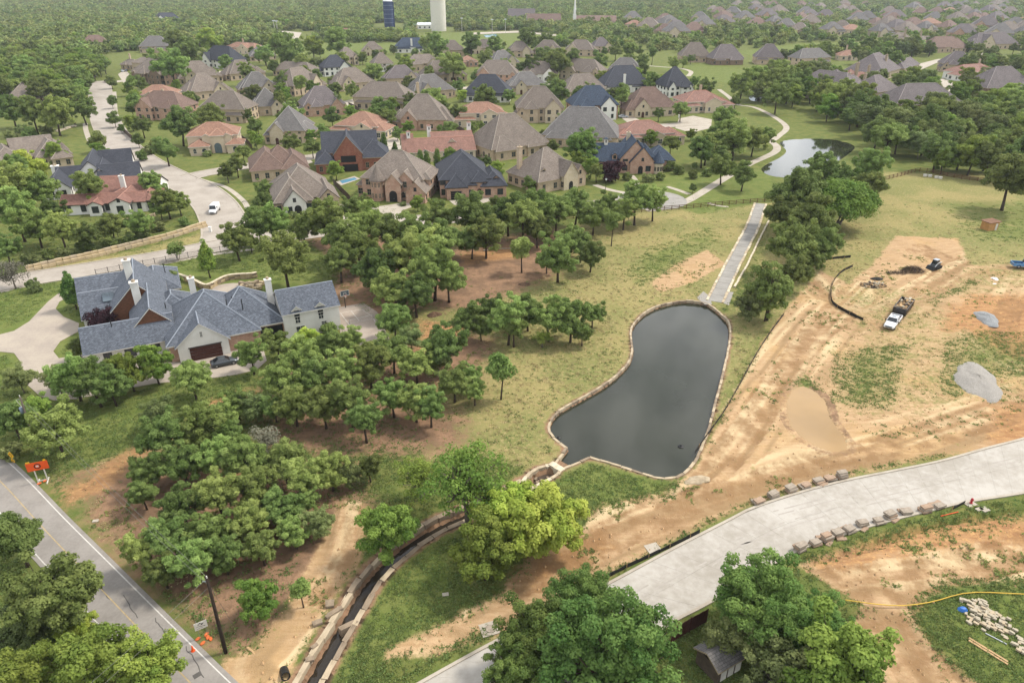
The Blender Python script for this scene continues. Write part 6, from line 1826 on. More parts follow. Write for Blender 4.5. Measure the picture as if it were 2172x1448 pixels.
for i, so in enumerate(FSRC):
    cmp_ = ng.nodes.new("FunctionNodeCompare"); cmp_.data_type = 'INT'; cmp_.operation = 'EQUAL'
    ng.links.new(named("which", 'INT'), cmp_.inputs[2]); cmp_.inputs[3].default_value = i
    oi = ng.nodes.new("GeometryNodeObjectInfo"); oi.inputs["Object"].default_value = so; oi.inputs["As Instance"].default_value = True
    ip = ng.nodes.new("GeometryNodeInstanceOnPoints")
    ng.links.new(gi.outputs[0], ip.inputs["Points"]); ng.links.new(cmp_.outputs[0], ip.inputs["Selection"])
    ng.links.new(oi.outputs["Geometry"], ip.inputs["Instance"]); ng.links.new(cx_.outputs[0], ip.inputs["Rotation"]); ng.links.new(named("size", 'FLOAT'), ip.inputs["Scale"])
    ng.links.new(ip.outputs[0], jn.inputs[0])
ng.links.new(jn.outputs[0], go.inputs[0])
fo = tag(link("forest", fm), "hazy mass of trees stretching to the horizon", "forest", kind="stuff")
md = fo.modifiers.new("trees", 'NODES'); md.node_group = ng
print("TREES", len(TREES), "FOREST", len(pts))

FARH = {}
for o in list(COL.objects):
    if o.get("group", "").startswith("distant suburb"):
        FARH.setdefault(o["group"], []).append(o)
for k_, v_ in FARH.items():
    single_out(v_, "hazy far house with %s roof" % k_.split()[-2])
# ------------------------------------------------------------------ stonework: every block one piece
def stone_mesh(name, L, W, Hh, mat, seed):
    """a rough-hewn block: a box with chipped, uneven corners"""
    r = random.Random(seed)
    q = MB()
    j = lambda k: r.uniform(-k, k)
    pts = []
    for z in (0, Hh):
        for x, y in ((-L / 2, -W / 2), (0, -W / 2), (L / 2, -W / 2), (L / 2, W / 2), (0, W / 2), (-L / 2, W / 2)):
            pts.append((x + j(0.04 * L), y + j(0.07 * W), z + (j(0.05 * Hh) if z else 0)))
    k = len(q.v); q.v += pts
    for f in ((5, 4, 3, 2, 1, 0), (6, 7, 8, 9, 10, 11)):
        q.f.append(f); q.m.append(0)
    for i in range(6):
        q.f.append((i, (i + 1) % 6, 6 + (i + 1) % 6, 6 + i)); q.m.append(0)
    return q.mesh(name, [mat])
STONE = {m: [stone_mesh("stone", 1.0, 1.0, 1.0, m, 300 + i) for i in range(5)] for m in ("limestone", "limestone_pale", "limestone_dark", "slab_grey", "slab_brown", "stone_white", "retaining_stone")}
def stone_row(parent, line, step, w, z0, z1, mats, jit=0.05, name="stone", gap=0.03):
    A = resample(np.array(line, float), max(2, int(round(np.linalg.norm(np.diff(np.array(line), axis=0), axis=1).sum() / step)) + 1))
    for i in range(len(A) - 1):
        c = (A[i] + A[i + 1]) / 2
        d = A[i + 1] - A[i]
        L = np.linalg.norm(d) - gap
        o = link(name, rng.choice(STONE[rng.choice(mats)]), parent, (c[0] + rng.uniform(-jit, jit), c[1] + rng.uniform(-jit, jit), z0), math.atan2(d[1], d[0]) + rng.uniform(-jit, jit) * 0.6)
        o.scale = (L, w * rng.uniform(0.9, 1.12), (z1 - z0) * rng.uniform(0.94, 1.06))
pw = thing("pond_wall", "pale limestone block edging all around the pond", "stone edging")
n_in = next(i for i, p in enumerate(POND) if abs(p[0] - g(1190, 996)[0]) < 1e-6 and abs(p[1] - g(1190, 996)[1]) < 1e-6)
ring = [POND[(n_in + 1 + k) % len(POND)] for k in range(len(POND))]
cut = [0]
for i in range(1, len(ring) - 1):
    a_, b_, c_ = (np.array(ring[j]) for j in (i - 1, i, i + 1))
    u_, v_ = b_ - a_, c_ - b_
    if abs(math.atan2(u_[0] * v_[1] - u_[1] * v_[0], u_ @ v_)) > 0.55:
        cut.append(i)
cut.append(len(ring) - 1)
for a_, b_ in zip(cut[:-1], cut[1:]):
    stone_row(pw, ring[a_:b_ + 1], 1.55, 0.36, -0.85, 0.08, ["limestone", "limestone_dark", "limestone"])
cw = thing("creek_wall", "long stone block walls lining both banks of the creek", "stone wall")
for s in (1, -1):
    stone_row(cw, offset_line(CREEK_C, s * (CREEK_W + 0.2)), 2.1, 0.6, -1.35, 0.06, ["limestone_dark", "limestone_dark", "limestone"], 0.07)
bw = thing("cascade_basin", "stepped stone basin below the pond outlet", "basin")
stone_row(bw, BASIN[0:4], 1.2, 0.5, -1.7, 0.1, ["limestone_pale", "limestone"])
stone_row(bw, BASIN[4:8], 1.3, 0.5, -1.7, 0.1, ["limestone_pale", "limestone"])
for k, (t0, t1, z) in enumerate(((0.05, 0.42, -0.95), (0.36, 0.75, -1.2), (0.7, 1.15, -1.45))):
    P0, P1 = np.array(g(1181, 991)), np.array(g(1112, 1032))
    dv = P1 - P0; nv = np.array([-dv[1], dv[0]]) / np.linalg.norm(dv)
    q = MB(); ww = 2.4
    pts_ = [P0 + dv * t0 - nv * ww, P0 + dv * t0 + nv * ww, P0 + dv * (t1 + 0.04) + nv * ww * 0.5, P0 + dv * (t1 - 0.03) + nv * ww * 0.1, P0 + dv * (t1 + 0.05) - nv * ww * 0.5, P0 + dv * t1 - nv * ww]
    q.prism([tuple(p) for p in pts_], z - 0.5, z); q.build("step_slab", "creek_bed", bw)
for px_, py_ in ((1175, 987), (1186, 994)):
    x, y = g(px_, py_)
    o = link("weir_stone", STONE["limestone_pale"][0], bw, (x, y, -0.7), -0.75); o.scale = (1.3, 1.0, 0.85)
for k in range(14):
    x, y = g(1150 + rng.uniform(-28, 25), 1010 + rng.uniform(-8, 12))
    o = link("stone", rng.choice(STONE["limestone_dark"]), bw, (x, y, -1.35), rng.uniform(0, 3)); o.scale = [rng.uniform(0.3, 0.7) for _ in range(3)]
# loose stones in and beside the creek
for px_, py_, L, W_, rz, lab in ((742, 1323, 2.2, 0.6, 0.6, "long stone block lying across the creek"), (712, 1298, 1.6, 0.5, 0.75, "stone block lying on the creek's left bank, upper of two"), (700, 1282, 0.9, 0.9, 0.2, "flat round stone on the sandy left bank"), (674, 1322, 1.0, 0.6, 0.5, "flat stone on the left bank near the lone thin tree"), (706, 1303, 1.5, 0.4, 0.72, "stone block lying on the creek's left bank, lower of two"), (658, 1400, 0.8, 0.5, 0.3, "small stone by the creek's mouth"), (668, 1372, 0.7, 0.4, 0.9, "small pale stone above the creek's mouth")):
    x, y = g(px_, py_)
    o = tag(link("stone_block", STONE["limestone_dark"][1], None, (x, y, -1.0 if "across" in lab else -0.03), rz), lab, "stone"); o.scale = (L, W_, 0.3 if "across" not in lab else 1.0)
x, y = g(603, 1425)
q = MB(); q.rev([(0.45, -0.3), (0.45, 1.0), (0.38, 1.0), (0.38, 0.2), (0.01, 0.2)], 16); o = q.build("drain_pipe", "metal_dark"); o.location = (x, y, 0.1); o.rotation_euler = (1.2, 0, 0.5); tag(o, "black plastic drain pipe end in the dug earth near the bottom edge", "pipe")

fl = tag(thing("flume", "straight grey concrete flume running down to the pond", "channel"))
fa, fb = offset_line(FLUME_C, 1.35), offset_line(FLUME_C, -1.35)
fa, fb = resample(fa, 22), resample(fb, 22)
for i in range(21):
    e = 0.03
    P_ = [fa[i] + (fa[i + 1] - fa[i]) * e * 0.5, fb[i] + (fb[i + 1] - fb[i]) * e * 0.5, fb[i + 1] - (fb[i + 1] - fb[i]) * e * 0.5, fa[i + 1] - (fa[i + 1] - fa[i]) * e * 0.5]
    q = MB(); q.hull8([(*p, -0.2) for p in P_] + [(*p, 0.06 + rng.uniform(-0.006, 0.006)) for p in P_]); q.build("panel", "concrete_grey", fl)
for s in (1.6, -1.6):
    stone_row(fl, offset_line(FLUME_C, s), 2.0, 0.5, -0.15, 0.2, ["limestone_pale", "limestone"], name="edge_stone")
q = MB(); A_ = np.array(G([(1484, 640), (1498, 612), (1512, 640)]))
sheet("gravel_apron", G([(1478, 632), (1492, 618), (1506, 630), (1510, 646), (1495, 646)]), 0.05, "gravel_pale")
sheet("gravel_apron", G([(1526, 640), (1540, 618), (1556, 620), (1546, 648)]), 0.05, "gravel_pale")
ed = thing("edging_wall", "thin pale stone edging line right of the flume", "stone edging")
stone_row(ed, smooth_line(G([(1634, 462), (1610, 510), (1585, 562), (1557, 610)]), 1.0).tolist(), 2.2, 0.4, -0.2, 0.35, ["limestone_pale"], name="stone")

rw = thing("retaining_wall", "long low tan stone retaining wall along the cross street", "stone wall")
RW = smooth_line(G([(58, 577), (120, 563), (200, 546), (280, 526), (360, 506), (410, 490), (440, 480)]), 1.0)
for k, (off, z0_, z1_) in enumerate(((0.0, -0.2, 0.75), (0.45, 0.7, 1.4))):
    stone_row(rw, offset_line(RW, off), 1.5, 0.6, z0_, z1_, ["retaining_stone", "limestone", "retaining_stone"], 0.07)
rw2 = thing("garden_wall", "curving tan stone garden wall behind the mansion", "stone wall")
GW = smooth_line(G([(374, 590), (395, 596), (414, 604), (432, 613), (444, 614), (459, 606), (478, 596), (500, 592), (540, 590), (546, 588)]), 0.7)
for k in range(3):
    stone_row(rw2, GW, 1.2, 0.5, -0.2 + 0.45 * k, 0.22 + 0.45 * k, ["retaining_stone", "limestone_dark", "retaining_stone"], 0.05)
stone_row(rw2, GW, 1.3, 0.62, 1.16, 1.3, ["limestone_pale"], 0.02, "cap_stone")
sheet("patio", smooth_line(G([(450, 616), (462, 606), (482, 602), (505, 601), (520, 606), (512, 616), (480, 622)]), 1.0, True).tolist(), 0.09, "concrete_drive")
rh = thing("rock_waterfall", "heap of tan boulders forming a dry garden waterfall behind the mansion", "rockery")
for k in range(34):
    an, rad = rng.uniform(0, 6.28), rng.uniform(0, 3.6)
    x, y = g(536, 612)
    o = link("boulder", rng.choice(STONE[rng.choice(["retaining_stone", "limestone", "limestone_dark"])]), rh, (x + rad * math.cos(an), y + rad * math.sin(an) * 0.8, max(0, 1.1 - rad * 0.3) * rng.uniform(0.2, 1)), an)
    o.scale = [rng.uniform(0.6, 1.5), rng.uniform(0.6, 1.2), rng.uniform(0.4, 0.9)]
rw3 = thing("low_wall", "low curved stone wall at the right end of the red tile house", "stone wall")
stone_row(rw3, smooth_line(G([(262, 472), (290, 468), (318, 462), (340, 454)]), 1.0).tolist(), 1.4, 0.5, -0.2, 0.9, ["limestone", "retaining_stone"])
sl = thing("dry_stone_row", "row of pale rough stones on the slope above the long tan roof", "stone wall")
stone_row(sl, smooth_line(G([(124, 280), (140, 274), (160, 268)]), 1.0).tolist(), 1.6, 1.6, -0.2, 0.6, ["stone_white", "limestone_pale"], 0.3)

# ---- stacks of stone slabs along the new road
def slab_stack(px, py, label, group, ang, big):
    x, y = g(px, py)
    root = thing("slab_stack", label, "stone stack", (x, y, 0.0), ang, group)
    q = MB()
    for xx in (-0.55, 0, 0.55):
        q.box(xx - 0.05, xx + 0.05, -0.45, 0.45, 0.0, 0.1)
    for yy in (-0.4, 0, 0.4):
        q.box(-0.65, 0.65, yy - 0.06, yy + 0.06, 0.1, 0.13)
    q.build("pallet", "wood_grey", root)
    z = 0.13
    n_ = rng.choice((2, 3, 3, 4))
    for k in range(n_):
        h = rng.uniform(0.16, 0.26)
        m = rng.choice(("slab_grey", "slab_brown", "slab_grey"))
        o = link("slab", rng.choice(STONE[m]), root, (rng.uniform(-.12, .12), rng.uniform(-.12, .12), z), rng.uniform(-0.12, 0.12))
        o.scale = (rng.uniform(1.25, 1.7) * big, rng.uniform(0.8, 1.1) * big, h); z += h
    for k in range(rng.choice((0, 1, 2))):
        o = link("slab", rng.choice(STONE["slab_brown"]), root, (rng.uniform(-.5, .5), rng.choice((-0.75, 0.75)) * big, 0.02), rng.uniform(-0.4, 0.4)); o.scale = (rng.uniform(0.9, 1.3), 0.5, 0.2)
NS = [(1608, 1066), (1641, 1054), (1676, 1041), (1707, 1033), (1735, 1023), (1760, 1018), (1783, 1013)]
SS = [(1697, 1167), (1727, 1154), (1752, 1146), (1776, 1137), (1800, 1127), (1830, 1115), (1863, 1109), (1888, 1098), (1922, 1090), (1963, 1085), (1990, 1076)]
ORD = ["first", "second", "third", "fourth", "fifth", "sixth", "seventh", "eighth", "ninth", "tenth", "eleventh"]
for i, p in enumerate(NS):
    a0, a1 = g(*NS[max(0, i - 1)]), g(*NS[min(len(NS) - 1, i + 1)])
    slab_stack(*p, "pallet of stone slabs on the road's pond side, %s from the left" % ORD[i], "slab pallets on the pond side", math.atan2(a1[1] - a0[1], a1[0] - a0[0]), 0.88)
for i, p in enumerate(SS):
    a0, a1 = g(*SS[max(0, i - 1)]), g(*SS[min(len(SS) - 1, i + 1)])
    slab_stack(*p, "pallet of stone slabs on the road's trench side, %s from the left" % ORD[i], "slab pallets on the trench side", math.atan2(a1[1] - a0[1], a1[0] - a0[0]), 0.88)
# ---- heap of pale building stone on the grass, lower right
hp = thing("stone_heap", "long scattered heap of pale building blocks on the grass, lower right", "stone heap")
for (px_, py_, n_, sx, sy) in ((2062, 1285, 12, 1.0, 0.5), (2080, 1295, 20, 1.4, 0.6), (2072, 1312, 18, 1.2, 0.7), (2105, 1308, 22, 1.3, 0.6), (2085, 1325, 10, 0.8, 0.6), (2120, 1328, 10, 0.9, 0.4), (2145, 1348, 12, 0.9, 0.5), (2165, 1375, 14, 1.0, 0.5), (2075, 1280, 8, 0.7, 0.3)):
    x, y = g(px_, py_)
    for k in range(n_):
        o = link("block", rng.choice(STONE[rng.choice(["stone_white", "stone_white", "limestone"])]), hp, (x + rng.uniform(-1, 1) * sx, y + rng.uniform(-1, 1) * sy * 1.4, rng.choice((0.0, 0.0, 0.2))), -0.75 + rng.choice((0, 0, 1.57)) + rng.uniform(-0.25, 0.25))
        o.scale = (rng.uniform(0.35, 0.65), rng.uniform(0.22, 0.33), rng.uniform(0.15, 0.26))
for k, (dx, lab) in enumerate(((0, "weathered board lying on the grass beside the stone heap, upper of two"), (0.3, "weathered board lying on the grass beside the stone heap, lower of two"))):
    x, y = g(2095, 1378)
    q = MB(); q.obox((x - dx * 0.6, y - dx, 0.05), R(-52), 3.6, 0.22, 0.08); tag(q.build("board", "wood_pale"), lab, "board")
x, y = g(2112, 1355)
q = MB(); q.obox((x, y, 0.05), R(-45), 1.9, 0.12, 0.08); tag(q.build("metal_bar", "metal_grey"), "short grey metal bar on the grass near the stone heap", "bar")
x, y = g(2041, 1294)
q = MB(); q.rev([(0.02, 0.5), (0.3, 0.45), (0.55, 0.15), (0.5, 0.0)], 9); o = q.build("tarp_bundle", "tarp_blue"); o.location = (x, y, 0); o.scale = (1, 0.7, 0.9); tag(o, "bright blue tarp bundle left of the pale stone heap", "tarp")

# ------------------------------------------------------------------ fences
def rail_fence(name, label, pts, mat, step=2.3, h=1.25, rails=3, cat="fence"):
    root = thing(name, label, cat)
    A = np.array(G(pts)); A = smooth_line(A, step)
    for i, p in enumerate(A):
        q = MB(); q.box(-0.08, 0.08, -0.08, 0.08, -0.2, h + 0.1); o = q.build("post", mat, root); o.location = (p[0], p[1], 0)
    for i in range(len(A) - 1):
        c = (A[i] + A[i + 1]) / 2; d = A[i + 1] - A[i]
        for k in range(rails):
            q = MB(); q.box(-np.linalg.norm(d) / 2, np.linalg.norm(d) / 2, -0.13, -0.085, 0.25 + k * (h - 0.35) / max(1, rails - 1), 0.41 + k * (h - 0.35) / max(1, rails - 1))
            o = q.build("rail", mat, root); o.location = (c[0], c[1], 0); o.rotation_euler = (0, 0, math.atan2(d[1], d[0]))
    return root
rail_fence("rail_fence", "brown three-rail wooden fence across the top of the dry field", [(1120, 478), (1200, 466), (1280, 457), (1360, 450), (1440, 444), (1520, 437), (1590, 431), (1636, 428)], "wood_fence")
rail_fence("rail_fence", "weathered wooden rail fence at the top of the right field", [(1868, 384), (1910, 374), (1952, 364), (1998, 372), (2040, 380), (2090, 386)], "wood_fence")
def iron_fence(label, pts, h=1.5):
    root = thing("iron_fence", label, "fence")
    A = smooth_line(np.array(G(pts)), 2.4)
    for p in A:
        q = MB(); q.box(-0.05, 0.05, -0.05, 0.05, -0.1, h + 0.12); o = q.build("post", "metal_dark", root); o.location = (p[0], p[1], 0)
    for i in range(len(A) - 1):
        c = (A[i] + A[i + 1]) / 2; d = A[i + 1] - A[i]; L = np.linalg.norm(d)
        q = MB()
        for k in range(int(L / 0.14)):
            q.box(-L / 2 + k * 0.14 - 0.009, -L / 2 + k * 0.14 + 0.009, -0.009, 0.009, 0.15, h - 0.05)
        q.box(-L / 2, L / 2, -0.02, 0.02, 0.18, 0.22); q.box(-L / 2, L / 2, -0.02, 0.02, h - 0.12, h - 0.08)
        o = q.build("fence_panel", "metal_dark", root); o.location = (c[0], c[1], 0); o.rotation_euler = (0, 0, math.atan2(d[1], d[0]))
iron_fence("black iron fence along the cross street behind the mansion", [(205, 585), (240, 578), (290, 568), (350, 557), (420, 544), (480, 533), (560, 520), (640, 510)])
iron_fence("rusty iron fence below the trees on the slope of the red tile house", [(30, 560), (90, 545), (150, 530), (220, 512), (270, 498)], 1.3)
def board_fence(label, pts, h=1.9, mat="wood_grey"):
    root = thing("board_fence", label, "fence")
    A = smooth_line(np.array(G(pts)), 2.4)
    for i in range(len(A) - 1):
        c = (A[i] + A[i + 1]) / 2; d = A[i + 1] - A[i]; L = np.linalg.norm(d)
        q = MB()
        for k in range(int(L / 0.3)):
            q.box(-L / 2 + k * 0.3 + 0.01, -L / 2 + k * 0.3 + 0.29, -0.02, 0.02 + 0.01 * (k % 2), 0.05, h - 0.04 * (k % 3 == 0))
        o = q.build("fence_panel", mat, root); o.location = (c[0], c[1], 0); o.rotation_euler = (0, 0, math.atan2(d[1], d[0]))
        q = MB(); q.box(-0.07, 0.07, -0.07, 0.07, -0.1, h + 0.1); o = q.build("post", mat, root); o.location = (A[i][0], A[i][1], 0)
for lab, p in (("board fence beside the white entry gable house", [(708, 392), (726, 410), (744, 428)]), ("board fence left of the tan brick house with the red car", [(800, 262), (824, 276), (850, 291)]), ("board fence right of the tan brick house with the red car", [(948, 264), (966, 272), (986, 284)]), ("board fence left of the wide beige house", [(740, 225), (756, 233), (768, 243)]), ("board fence right of the orange villa", [(512, 295), (528, 308), (536, 318)]), ("board fence below the dusty-pink tiled house", [(1300, 322), (1330, 326), (1350, 330)]), ("board fence left of the blue-roofed brick house with white entry", [(1196, 262), (1206, 258), (1216, 254)]), ("board fence beside the brown-roofed two-storey house", [(262, 280), (275, 292), (286, 300)])):
    board_fence(lab, p)
board_fence("dark red board fence at the bottom edge beside the new road", [(1424, 1362), (1460, 1340), (1500, 1318)], 2.0, "wood_red_dark")
drive("concrete_pad", [(1421, 1342), (1478, 1312), (1492, 1318), (1436, 1352)], "concrete_walk", 0.09)
def silt_fence(label, px, h=0.6):
    root = thing("silt_fence", label, "fence")
    A = smooth_line(np.array(G(px)), 1.6)
    q = MB()
    for i in range(len(A) - 1):
        (x0, y0), (x1, y1) = A[i], A[i + 1]
        z0_, z1_ = hz(x0, y0), hz(x1, y1); sag = 0.12 * rng.random()
        q.hull8([(x0, y0, z0_ - 0.1), (x1, y1, z1_ - 0.1), (x1, y1 + 0.05, z1_ - 0.1), (x0, y0 + 0.05, z0_ - 0.1), (x0 + rng.uniform(-.1, .1), y0, z0_ + h - sag), (x1, y1, z1_ + h), (x1, y1 + 0.05, z1_ + h), (x0, y0 + 0.05, z0_ + h - sag)])
    q.build("cloth", "silt_cloth", root)
    for p in A[::2]:
        q = MB(); q.box(-0.03, 0.03, -0.03, 0.03, -0.1, h + 0.25); o = q.build("stake", "wood_pale", root); o.location = (p[0], p[1] - 0.06, hz(*p))
silt_fence("short black silt fence near the dome-shaped tree", [(1742, 554), (1770, 549), (1804, 546)])
silt_fence("curved black silt fence left of the white pickup", [(1808, 566), (1785, 578), (1768, 598), (1762, 625), (1768, 646), (1800, 665), (1830, 680)])
silt_fence("black silt fence between the pond bank and the dirt track", [(1662, 668), (1630, 712), (1600, 760), (1570, 815), (1540, 868), (1514, 905), (1490, 938), (1474, 962)], 0.55)
silt_fence("black silt fence along the new road's north edge", [(1282, 1229), (1330, 1204), (1390, 1176), (1440, 1152), (1484, 1130)], 0.6)
silt_fence("short silt fence by the red hydrant", [(2018, 1082), (2026, 1074), (2046, 1068)], 0.5)

# ------------------------------------------------------------------ poles, wires, signs
def pole(label, px, py, top_px, top_py, h, mat, rad, transformer=False):
    x, y = g(px, py)
    root = thing("utility_pole", label, "utility pole", (x, y, 0))
    tx, ty = g(top_px, top_py, h)
    dx, dy = tx - x, ty - y
    lim = 0.06 * h
    L = math.hypot(dx, dy)
    if L > lim:
        dx, dy = dx * lim / L, dy * lim / L
    q = MB(); q.tube([(0, 0, -0.5), (dx * 0.5, dy * 0.5, h * 0.5), (dx, dy, h)], [rad, rad * 0.85, rad * 0.7], 10); q.build("shaft", mat, root, True)
    q = MB(); q.tube([(dx, dy, h), (dx, dy, h + 0.25)], 0.06, 8); q.build("insulator", "trim_white", root)
    q = MB(); q.box(dx - 0.5, dx + 0.1, dy - 0.04, dy + 0.04, h - 0.5, h - 0.42); q.build("bracket", "metal_grey", root)
    if transformer:
        q = MB(); q.rev([(0.01, h - 2.6), (0.26, h - 2.6), (0.28, h - 1.8), (0.2, h - 1.7), (0.01, h - 1.65)], 14, (dx - 0.42, dy)); q.build("transformer", "silo_band", root, True)
        q = MB(); q.tube([(dx - 0.15, dy, h - 1.9), (dx - 0.6, dy - 0.1, h - 0.5)], 0.03, 6); q.build("cutout_fuse", "trim_white", root)
    return (x + dx, y + dy, h)
P1 = pole("tall dark utility pole beside the white notice board", 479, 1384, 440, 1190, 9.6, "pole_wood", 0.2)
P2 = pole("grey utility pole with transformer at the left edge", 82, 960, 53, 826, 9.0, "pole_grey", 0.16, True)
def wire(label, a, b, sag, rad=0.013):
    q = MB(); p = []
    for i in range(13):
        t = i / 12
        p.append((a[0] + (b[0] - a[0]) * t, a[1] + (b[1] - a[1]) * t, a[2] + (b[2] - a[2]) * t - sag * 4 * t * (1 - t)))
    q.tube(p, rad, 4); tag(q.build("overhead_wire", "wire"), label, "wire")
wire("upper power wire between the two utility poles", (P2[0], P2[1], P2[2] + 0.2), (P1[0], P1[1], P1[2] + 0.2), 0.7)
wire("lower power wire between the two utility poles", (P2[0], P2[1], P2[2] - 1.0), (P1[0], P1[1], P1[2] - 1.0), 0.8)
e1 = (P1[0] - 14, P1[1] - 26, 8.6)
wire("upper wire from the dark pole across the asphalt road", (P1[0], P1[1], P1[2]), e1, 0.5)
wire("lower wire from the dark pole across the asphalt road", (P1[0], P1[1], P1[2] - 1.1), (e1[0], e1[1], 7.4), 0.5)
gx_, gy2 = g(494, 1325)
wire("guy wire of the dark utility pole", (P1[0], P1[1], P1[2] - 0.6), (gx_, gy2, 0.02), 0.0, 0.02)
# yellow curve sign
x, y = g(33, 990)
rt = thing("curve_sign", "yellow diamond curve-warning sign with small plate below at the left edge", "road sign", (x, y, 0), R(-24))
q = MB(); q.box(-0.03, 0.03, 0.02, 0.08, -0.2, 2.7); q.build("post", "metal_grey", rt)
q = MB(); s_ = 0.62; q.hull8([(0, 0, 2.0 - s_), (s_, 0, 2.0), (0, 0, 2.0 + s_), (-s_, 0, 2.0), (0, -0.02, 2.0 - s_), (s_, -0.02, 2.0), (0, -0.02, 2.0 + s_), (-s_, -0.02, 2.0)])
dm = q.build("sign_plate", "yellow_sign", rt)
q = MB()
for a, b_ in (((0.12, 1.72), (0.12, 2.02)), ((0.12, 2.02), (-0.02, 2.14)), ((-0.02, 2.14), (-0.14, 2.14))):
    d = Vector((b_[0] - a[0], b_[1] - a[1])).normalized() * 0.06; nrm = (-d.y, d.x)
    q.poly([(a[0] - nrm[0], -0.024, a[1] - nrm[1]), (b_[0] + d.x - nrm[0], -0.024, b_[1] + d.y - nrm[1]), (b_[0] + d.x + nrm[0], -0.024, b_[1] + d.y + nrm[1]), (a[0] + nrm[0], -0.024, a[1] + nrm[1])])
q.poly([(-0.14, -0.024, 2.0), (-0.14, -0.024, 2.28), (-0.3, -0.024, 2.14)])
q.build("arrow", "black_paint", dm)
q = MB(); q.box(-0.36, 0.36, -0.02, 0.0, 0.85, 1.3); pl = q.build("speed_plate", "yellow_sign", rt)
q = MB(); q.box(-0.18, -0.04, -0.026, -0.021, 0.95, 1.2); q.box(0.04, 0.18, -0.026, -0.021, 0.95, 1.2); q.build("numerals", "black_paint", pl)
# orange road-work board on stand
x, y = g(92, 1021)
rt = thing("roadwork_sign", "orange road-work board with round black symbol on a white stand", "road sign", (x, y, 0), R(22))
for xx in (-0.55, 0.55):
    q = MB(); q.box(xx - 0.06, xx + 0.06, -0.06, 0.06, 0.0, 2.5); q.build("leg", "trim_white", rt)
    q = MB(); q.box(xx - 0.07, xx + 0.07, -0.75, 0.75, 0.0, 0.1); q.build("foot", "trim_white", rt)
q = MB(); q.box(-0.55, 0.55, -0.05, 0.05, 0.2, 0.32); q.build("crossbar", "trim_white", rt)
q = MB(); q.box(-1.25, 1.25, -0.11, -0.07, 2.0, 3.25); bd = q.build("board", "orange_sign", rt)
q = MB()
for i in range(16):
    a, b_ = 6.283 * i / 16, 6.283 * (i + 1) / 16
    q.poly([(0.4 * math.cos(a), -0.114, 2.62 + 0.4 * math.sin(a)), (0.4 * math.cos(b_), -0.114, 2.62 + 0.4 * math.sin(b_)), (0.27 * math.cos(b_), -0.114, 2.62 + 0.27 * math.sin(b_)), (0.27 * math.cos(a), -0.114, 2.62 + 0.27 * math.sin(a))])
q.build("symbol_ring", "black_paint", bd)
q = MB(); q.box(-0.15, 0.15, -0.116, -0.112, 2.5, 2.74); q.build("symbol_plate", "trim_white", bd)
for xx, w_ in ((-0.95, 0.45), (0.95, 0.3)):
    q = MB(); q.box(xx - w_ / 2, xx + w_ / 2, -0.1, -0.04, 3.25, 3.45); q.build("warning_flag", "yellow_sign", rt)
def sandbag(px, py, lab, z=0.0, k=0):
    x, y = g(px, py)
    q = MB(); q.rev([(0.02, 0.0), (0.3, 0.02), (0.34, 0.1), (0.25, 0.2), (0.02, 0.23)], 10); o = q.build("sandbag", "sandbag"); o.location = (x, y, z); o.scale = (0.9, 0.55, 0.8); o.rotation_euler = (0, 0, 0.8 + k)
    tag(o, lab, "sandbag")
sandbag(84, 1027, "orange sandbag on the left foot of the road-work stand", 0.1); sandbag(96, 1021, "orange sandbag on the right foot of the road-work stand", 0.1, 0.6)
for k, (a, b_, t) in enumerate(((420, 1355, "leftmost orange sandbag under the white notice board"), (430, 1364, "orange sandbag nearest the asphalt road under the white notice board"), (438, 1346, "highest-lying orange sandbag under the white notice board"), (441, 1352, "middle orange sandbag under the white notice board"), (447, 1355, "rightmost orange sandbag under the white notice board"))):
    sandbag(a, b_, t, 0.0, k * 0.3)
x, y = g(433, 1352)
rt = thing("notice_board", "white notice board with black lettering beside the asphalt road", "sign", (x, y, 0), R(33))
for xx in (-0.35, 0.4):
    q = MB(); q.box(xx - 0.02, xx + 0.02, 0.0, 0.04, 0, 2.6); q.build("post", "metal_grey", rt)
q = MB(); q.box(-0.6, 0.62, -0.03, 0.0, 1.35, 2.3); bd = q.build("board", "trim_white", rt)
q = MB()
for (x0, x1, z0_, z1_) in ((-0.1, 0.05, 2.08, 2.2), (-0.25, -0.12, 1.98, 2.08), (0.08, 0.3, 1.98, 2.08), (0.02, 0.2, 1.88, 1.97), (-0.42, 0.0, 1.76, 1.8), (-0.1, 0.26, 1.66, 1.7), (0.24, 0.42, 1.6, 1.68), (-0.4, -0.1, 1.5, 1.54), (-0.05, 0.15, 1.5, 1.54)):
    q.box(x0, x1, -0.036, -0.032, z0_, z1_)
q.build("lettering", "black_paint", bd)
x, y = g(410, 1380)
q = MB(); q.rev([(0.22, 0.0), (0.22, 0.04), (0.15, 0.05), (0.05, 0.7), (0.01, 0.7)], 12); o = q.build("traffic_cone", "orange_sign"); o.location = (x, y, 0.06); tag(o, "small orange traffic cone on the white edge line of the asphalt road", "cone")
# street lamp by the turning circle
x, y = g(1284, 410)
rt = thing("street_lamp", "slim black street lamp with globe by the turning circle", "street lamp", (x, y, 0))
q = MB(); q.tube([(0, 0, -0.1), (0, 0, 0.6), (0, 0, 4.0)], [0.14, 0.08, 0.06], 8); q.build("post", "metal_dark", rt)
q = MB(); q.rev([(0.1, 4.0), (0.28, 4.25), (0.28, 4.5), (0.1, 4.7)], 10); q.build("globe", "lamp_clear", rt)
q = MB(); q.rev([(0.3, 4.65), (0.05, 4.95), (0.01, 4.95)], 10); q.build("cap", "metal_dark", rt)
